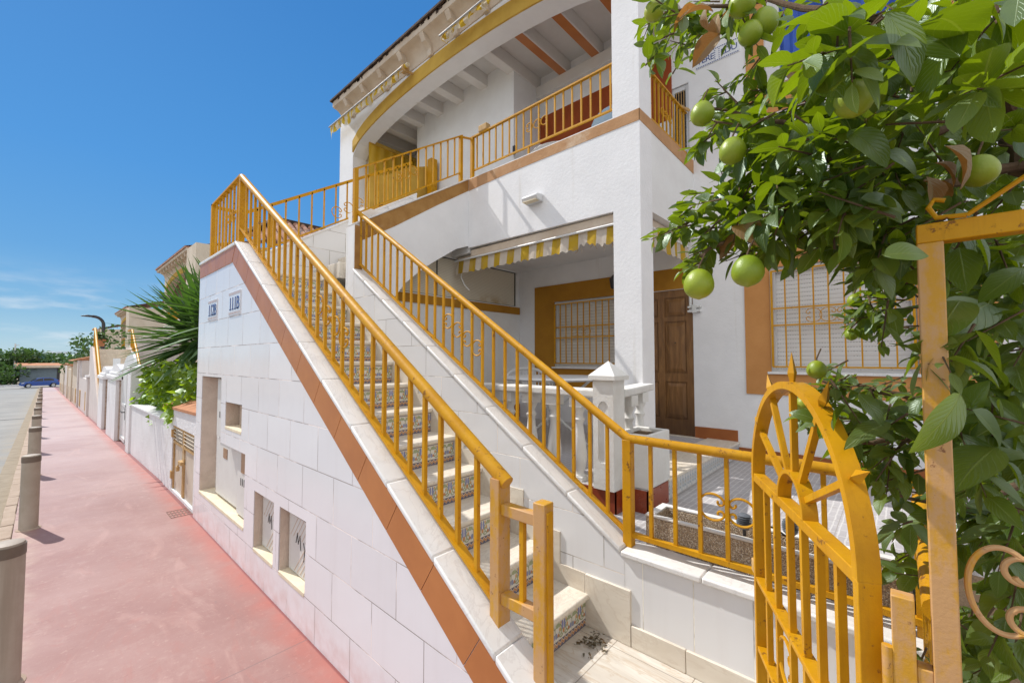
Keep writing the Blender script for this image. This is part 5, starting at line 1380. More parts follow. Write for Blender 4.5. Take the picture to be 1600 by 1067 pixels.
# cupboards, walls and gates farther down
wl = [(21.8, 25.5, .85, 'pinkwall', 'low pinkish wall beyond the neighbouring stair'), (25.5, 27.2, 1.55, 'pinkwall', 'tall pinkish block with a tiled top down the street'), (29.0, 33.5, 1.5, 'cream', 'cream wall with a sloping tiled top farther down'), (35.0, 39.5, 1.0, 'cream', 'cream roadside wall in the distance'), (41.0, 46.5, 1.1, 'pinkwall', 'distant pinkish wall near the road end'), (49.0, 60.0, .9, 'cream', 'last cream wall before the road end')]
for y0, y1, z1, mt, lab in wl:
    t = wall_box('street_wall', lab, 'wall', .02, y0, y1, z1, mt, .7)
    if z1 > 1.2:
        m = MB(); m.quad((-.16, y0 - .1, z1 + .01), (-.16, y1 + .1, z1 + .01), (.8, y1 + .1, z1 + .26), (.8, y0 - .1, z1 + .26)); m.quad((-.16, y0 - .1, z1 + .05), (-.16, y1 + .1, z1 + .05), (.8, y1 + .1, z1 + .30), (.8, y0 - .1, z1 + .30)); m.quad((-.16, y0 - .1, z1 + .01), (-.16, y1 + .1, z1 + .01), (-.16, y1 + .1, z1 + .05), (-.16, y0 - .1, z1 + .05)); m.quad((-.16, y0 - .1, z1 + .01), (.8, y0 - .1, z1 + .26), (.8, y0 - .1, z1 + .30), (-.16, y0 - .1, z1 + .05)); m.build('tiled_top', 'terracotta', t)
    n_ = int((y1 - y0) / 1.5)
    for k in range(n_):
        a = y0 + .2 + k * 1.5
        if k % 2 == 0: MB().box(.0, a, street_z(a) + .12, .03, a + .7, street_z(a) + .8).build('hatch', 'oldwood' if k % 4 == 0 else 'paledoor', t)
for (y0, z1, lab) in ((21.2, .95, 'slim pinkish pier after the neighbouring stair'), (27.6, 1.55, 'brown pier beside the tall tiled block'), (34.2, 1.2, 'cream pier in the distance, before the cream wall'), (40.2, 1.2, 'small far pier between two distant walls'), (47.6, 1.15, 'tiny far pier near the road end')):
    t = wall_box('gate_pier', lab, 'pier', -.02, y0, y0 + .5, z1, 'pinkwall' if y0 < 30 else 'cream', .5)
    MB().box(-.06, y0 - .04, z1 + .002, .54, y0 + .54, z1 + .07).build('cap', 'terracotta' if y0 > 25 else 'whitewall', t, bevel=.01)
t = thing('flower_pot', 'terracotta pot with a small green plant on the neighbouring stair', 'flower pot', (.6, 20.9, 2.05))
MB().lathe([(.11, 2.06), (.15, 2.26), (.17, 2.26), (.17, 2.31), (.14, 2.31)], .25, 21.0, 14).build('pot', 'terracotta', t)
m = MB(); m.tint = []
for k in range(120):
    b = Vector((.25, 21.0, 2.38)) + rv(.10); leaf_shape(m, b, b + rv(1).normalized() * .13, .5, rv(1), .2, .1, 3, rnd.random())
m.build('foliage', 'fartree', t, weld=False)

# street lamp
t = thing('street_lamp', 'dark curved street lamp reaching over the road beyond the piers', 'street lamp', (.66, 26, -.5))
zt_ = 3.47
MB().tube([(.66, 26, -.6), (.66, 26, 1.0), (.66, 26, zt_ - .35)] + [(.66 - .35 * (1 - math.cos(R(a))), 26, zt_ - .35 + .35 * math.sin(R(a))) for a in range(15, 91, 15)] + [(.28, 26, zt_ + .01)], [.075, .07, .065] + [.06] * 6 + [.05], 10).build('pole', 'lampgrey', t)
m = MB(); m.plate([(-.06, 0), (-.06, .02), (.14, .07), (.33, .055), (.33, -.02), (.14, -.01)], [], 'Y', 25.9, 26.1); m.v = [(a, b, c + zt_ - .02) for a, b, c in m.v]; m.build('lamp_head', 'lampgrey', t, bevel=.01)

# neighbouring villas down the street (same model as the near one, plainer)
def neighbour(dy, dz, lab):
    t = thing('villa', lab, 'house', (3.3, 3 + dy, dz), group='villas down the street')
    f = MB(); yl0, yl1 = 1.72 + dy, 7.75 + dy
    upn = [(q[0] + dy, q[1] + dz) for q in up]
    f.plate([(yl0, -2), (yl1, -2), (yl1, 6.12 + dz), (yl0, 6.12 + dz)], [upn], 'X', XF, XI); f.build('street_front', 'cream', t, smooth=False)
    b = MB(); b.plate([(y + dy, ell(y) + .006 + dz) for y in ya] + [(y + dy, ell(y) + .215 + dz) for y in ya[::-1]], [], 'X', XF - .03, XF); b.build('arch_band', 'yellow_wall', t, smooth=False)
    b = MB()
    for q in ((yl0, XW), (yl1, XW)): b.box(XI, q[0] - .1, -2, 6, q[0] + .1, 6.1 + dz)
    b.box(XW, yl0, -2, XW + .2, yl1, 6.1 + dz); b.box(XI, yl0, 5.95 + dz, 6, yl1, 6.1 + dz); b.box(XI, yl0, 3.3 + dz, XW, yl1, 3.44 + dz); b.build('wall', 'cream', t)
    c = MB(); n = len(prof_c)
    for y in (yl0, yl1): c.v += [(x, y, z + dz) for x, z in prof_c]
    for q in range(n): c.f.append((q, (q + 1) % n, n + (q + 1) % n, n + q))
    c.f.append(tuple(range(n))); c.f.append(tuple(range(n, 2 * n))); c.build('cornice', 'cornice', t, ang=50)
    r = MB(); r.box(2.25, yl0, 6.364 + dz, 2.6, yl1 + .05, 6.42 + dz); r.quad((2.25, yl0, 6.43 + dz), (2.25, yl1, 6.43 + dz), (4.9, yl1, 7.2 + dz), (4.9, yl0, 7.2 + dz)); r.build('roof', 'rooftile', t)
    for k in range(9):
        q = MB(); y = 2.2 + .6 * k + dy; q.box(2.34, y - .05, 6.12 + dz, 2.6, y + .05, 6.262 + dz); q.build('corbel', 'cornice', t)
    b = MB().box(2.3, yl0 - 1.5, -2, 5.5, yl0 - .12, 6.28 + dz); b.build('stair_tower', 'cream', t)
    for y in (3.2, 4.6, 5.6):
        w_ = MB().box(XW - .03, y - .25 + dy, 4.0 + dz, XW, y + .25 + dy, 5.2 + dz).build('window', 'blackglass', t)
    r = MB(); r.bar((2.66, 2.0 + dy, 4.55 + dz), (2.66, 7.2 + dy, 4.55 + dz), .05)
    for k in range(40): r.bar((2.66, 2.05 + .13 * k + dy, 3.96 + dz), (2.66, 2.05 + .13 * k + dy, 4.55 + dz), .02)
    r.build('railing', 'yellow', t)
    g_ = MB(); g_.plate([(2.6, -2), (1.15, -2), (1.15, 2.95 + dz), (2.6, 3.9 + dz)], [], 'Y', 4.1 + dy, 4.3 + dy); g_.build('flight_wall', 'whitewall', t)
prof_c = [(2.60, 6.03), (2.58, 6.06)] + [(2.58 - .26 * (1 - math.cos(R(a))), 6.06 + .20 * math.sin(R(a))) for a in (15, 30, 45, 60, 75, 90)] + [(2.30, 6.262), (2.29, 6.36), (2.6, 6.36)]
neighbour(17.4, -.69, 'cream neighbouring villa with corbelled eaves above the yucca')
neighbour(34.0, -1.53, 'smaller cream villa with corbelled eaves, second down the street')
neighbour(52.0, -2.0, 'farthest small villa of the row, beside the street lamp')
# dark tiled roof seen through the landing railing
t = thing('tiled_canopy', 'small pitched clay tile roof seen through the landing railing', 'roof', (2.2, 8.6, 3))
m = MB()
for k in range(16):
    for s, (dz_, rr) in enumerate(((.03, .06), (0, .045))):
        x = 1.15 + k * .15 + s * .075
        pts = [(x + rr * math.cos(R(a)), (rr * math.sin(R(a)) if s == 0 else -.5 * rr * math.sin(R(a)))) for a in range(0, 181, 36)]
        hip = min(1, (x - 1.05) / .9)
        for p in range(len(pts) - 1):
            (a0, h0), (a1, h1) = pts[p], pts[p + 1]
            m.quad((a0, 8.1, 3.62 + dz_ + h0), (a1, 8.1, 3.62 + dz_ + h1), (a1, 8.1 + 1.1 * hip, 3.62 + .75 * hip + dz_ + h1), (a0, 8.1 + 1.1 * hip, 3.62 + .75 * hip + dz_ + h0))
m.build('tiles', 'rooftile', t); MB().box(1.2, 8.25, -.1, 3.4, 9.6, 3.57).build('wall', 'cream', t)
MB().bar((1.1, 8.1, 3.68), (2.0, 9.2, 4.42), .10, .08).bar((2.0, 9.2, 4.42), (3.5, 9.2, 4.42), .10, .08).build('ridge', 'stain', t)

# ---- far end of the street: car, shed, trees
gz = cz + .16
t = thing('parked_car', 'blue hatchback parked across the end of the street', 'car', (-1.3, 86, gz))
S_ = .86
def car_pt(a, y, z): # length a (front = -), half width y
    q = R(8); return (-1.32 + S_ * (a * math.cos(q) - y * math.sin(q)), 86 + S_ * (a * math.sin(q) + y * math.cos(q)), gz + S_ * z)
body = [(-2.1, .32), (-2.12, .55), (-2.05, .72), (-1.6, .84), (-1.05, .95), (-.4, 1.38), (.1, 1.5), (.9, 1.5), (1.5, 1.38), (1.95, 1.05), (2.08, .95), (2.1, .55), (2.05, .30)]
def wheel_arch(cx_): return [(cx_ + .38 * math.cos(R(a)), .30 + .38 * math.sin(R(a))) for a in range(0, 181, 20)]
low = wheel_arch(1.32) + wheel_arch(-1.32)
m = MB(); poly = body + [(q[0], max(q[1], .28)) for q in low]
i = len(m.v)
tri = tessellate_polygon([[Vector((a, b, 0)) for a, b in poly]])
def wid(z): return .86 if z < .95 else .86 - (z - .95) * .38
for s in (-1, 1):
    i = len(m.v); m.v += [car_pt(a, s * wid(b), b) for a, b in poly]
    for q in tri: m.f.append(tuple(i + k for k in q))
for k in range(len(poly)):
    (a, b), (c, d) = poly[k], poly[(k + 1) % len(poly)]
    m.quad(car_pt(a, -wid(b), b), car_pt(c, -wid(d), d), car_pt(c, wid(d), d), car_pt(a, wid(b), b))
m.build('body', 'carblue', t, ang=30)
for gl in ([(-.82, .99), (-.30, 1.34), (.20, 1.43), (.22, 1.0)], [(.30, 1.0), (.28, 1.43), (.95, 1.42), (1.35, 1.28), (1.42, 1.05)]):
    m = MB(); m.quad(*[car_pt(a, -wid(b) - .012, b) for a, b in gl]); m.build('window', 'blackglass', t)
m = MB(); m.quad(car_pt(-1.0, -.75, 1.0), car_pt(-.42, -.66, 1.385), car_pt(-.42, .66, 1.385), car_pt(-1.0, .75, 1.0)); m.build('windscreen', 'blackglass', t)
for a in (-1.32, 1.32):
    for s in (-1, 1):
        c0, c1 = Vector(car_pt(a, s * .70, .31)), Vector(car_pt(a, s * .88, .31))
        w_ = MB().tube([c0, c1], .31 * S_, 20).build('wheel', 'tyre', t); dd = (c1 - c0).normalized()
        rm = MB().tube([c1, c1 + dd * .01], .21 * S_, 16)
        for k in range(5): pass
        rm.build('rim', 'rim', w_)
m = MB().box(0, 0, 0, 0, 0, 0); m = MB(); m.quad(car_pt(-2.09, -.87, .64), car_pt(-1.75, -.872, .70), car_pt(-1.75, -.872, .80), car_pt(-2.03, -.87, .74)); m.build('headlight', 'lightglass', t)
m = MB(); m.quad(car_pt(2.09, -.87, .85), car_pt(1.8, -.872, .95), car_pt(1.85, -.86, 1.05), car_pt(2.05, -.86, .97)); m.build('tail_light', 'redlens', t)

t = thing('shed', 'long low grey shed with a strip of terracotta roof behind the blue car', 'shed', (0, 97, gz))
MB().box(-3.4, 96, gz - .3, 12, 100, gz + 2.5).build('wall', 'shedwall', t)
MB().box(.35, 95.96, gz, .75, 96, gz + 2.4).build('drainpipe', 'dark', t)
m = MB(); m.plate([(95.3, gz + 2.5), (95.3, gz + 2.62), (98, gz + 3.2), (100.5, gz + 2.62), (100.5, gz + 2.5)], [], 'X', -4.0, 12.5); m.build('roof', 'terracotta', t)
MB().box(-4.0, 95.28, gz + 2.50, 12.5, 95.3, gz + 2.85).build('fascia', 'cornice', t)
t = thing('pole', 'thin white pole rising behind the shed roof', 'pole', (-4, 98, gz)); MB().tube([(-4.1, 101, gz), (-4.1, 101, gz + 6.2)], .09, 8).tube([(-4.1, 101, gz + 5.9), (-3.7, 101, gz + 6.0)], .05, 6).build('shaft', 'white_metal', t)

def tree(name, lab, x, y, z, h, w, n, ls, trunk=.25, dens=1.0, group='trees beyond the road end'):
    t = thing(name, lab, 'tree', (x, y, z), group=group)
    m = MB(); m.tint = []; lobes = [(rv(.36), rnd.uniform(.32, .55)) for k in range(11)]
    for k in range(n):
        c, r_ = lobes[rnd.randrange(11)]; d = rv(1).normalized()
        p = Vector((c.x * w, c.y * w, c.z * h * .55)) + Vector((d.x * w, d.y * w, d.z * h * .5)) * r_ * rnd.uniform(.75, 1.05)
        p += Vector((x, y, z + h * .62)); 
        if p.z < z + .1: continue
        q = (d + rv(.5)).normalized(); leaf_shape(m, p, p + (rv(1) - Vector((0, 0, .3))).normalized() * ls * rnd.uniform(.7, 1.3), .62, q, .15, .1, 2, min(1, max(0, rnd.gauss(.4 + .35 * d.z, .22))))
    m.build('crown', 'fartree', t, weld=False)
    mt = MB(); mt.tube([(x, y, z - .2), (x + .1, y, z + h * .3), (x, y, z + h * .65)], [trunk, trunk * .8, trunk * .4], 8)
    for k in range(5):
        c, r_ = lobes[k]; mt.tube([(x + .05, y, z + h * .35), (x + c.x * w, y + c.y * w, z + h * .62 + c.z * h * .4)], [trunk * .5, trunk * .2], 6)
    mt.build('trunk', 'bark', t)
tree('dense_tree', 'dark dense tree left of the shed, at the very edge of the view', -11.0, 101, gz - .6, 5.6, 5.6, 3200, .6)
tree('dense_tree', 'rounded dark green tree rising behind the left end of the shed', -5.2, 104, gz - .6, 5.5, 5.6, 3200, .6)
tree('dense_tree', 'lighter green tree behind the middle of the shed', -.2, 110, gz - .6, 5.3, 6.0, 2600, .62)
tree('dense_tree', 'low green tree behind the right of the shed roof', 6.5, 112, gz - .6, 5.0, 5.6, 1800, .62)
tree('dense_tree', 'shaded thicket under the left hand trees', -7.2, 96.5, gz - .9, 3.9, 5.4, 2600, .5)
tree('garden_tree', 'leafy garden tree over the walls below the street lamp', 1.6, 33, street_z(33), 3.5, 1.5, 1100, .22, .1, group='trees behind the street walls')
tree('garden_tree', 'darker garden tree over the far walls near the road end', 1.9, 48, street_z(48), 3.4, 2.0, 900, .30, .1, group='trees behind the street walls')

# ---- dry leaves at the foot of the bottom step
m = MB(); m.tint = []
for k in range(90):
    b = Vector((.90 + rnd.gauss(0, .045), 1.22 + rnd.gauss(0, .04), .119 + rnd.random() * .018))
    if b.x > 1.0 or b.y > 1.315: continue
    a = rnd.uniform(0, 6.3); leaf_shape(m, b, b + Vector((math.cos(a), math.sin(a), rnd.uniform(-.1, .3))) * rnd.uniform(.010, .032), .4, Vector((0, 0, 1)) + rv(.4), .3, .3, 3, rnd.random())
o = m.build('leaf_litter', 'litter', weld=False); o['kind'] = 'stuff'; tag(o, 'small heap of dry brown leaves in the corner by the lowest step', 'leaf litter')

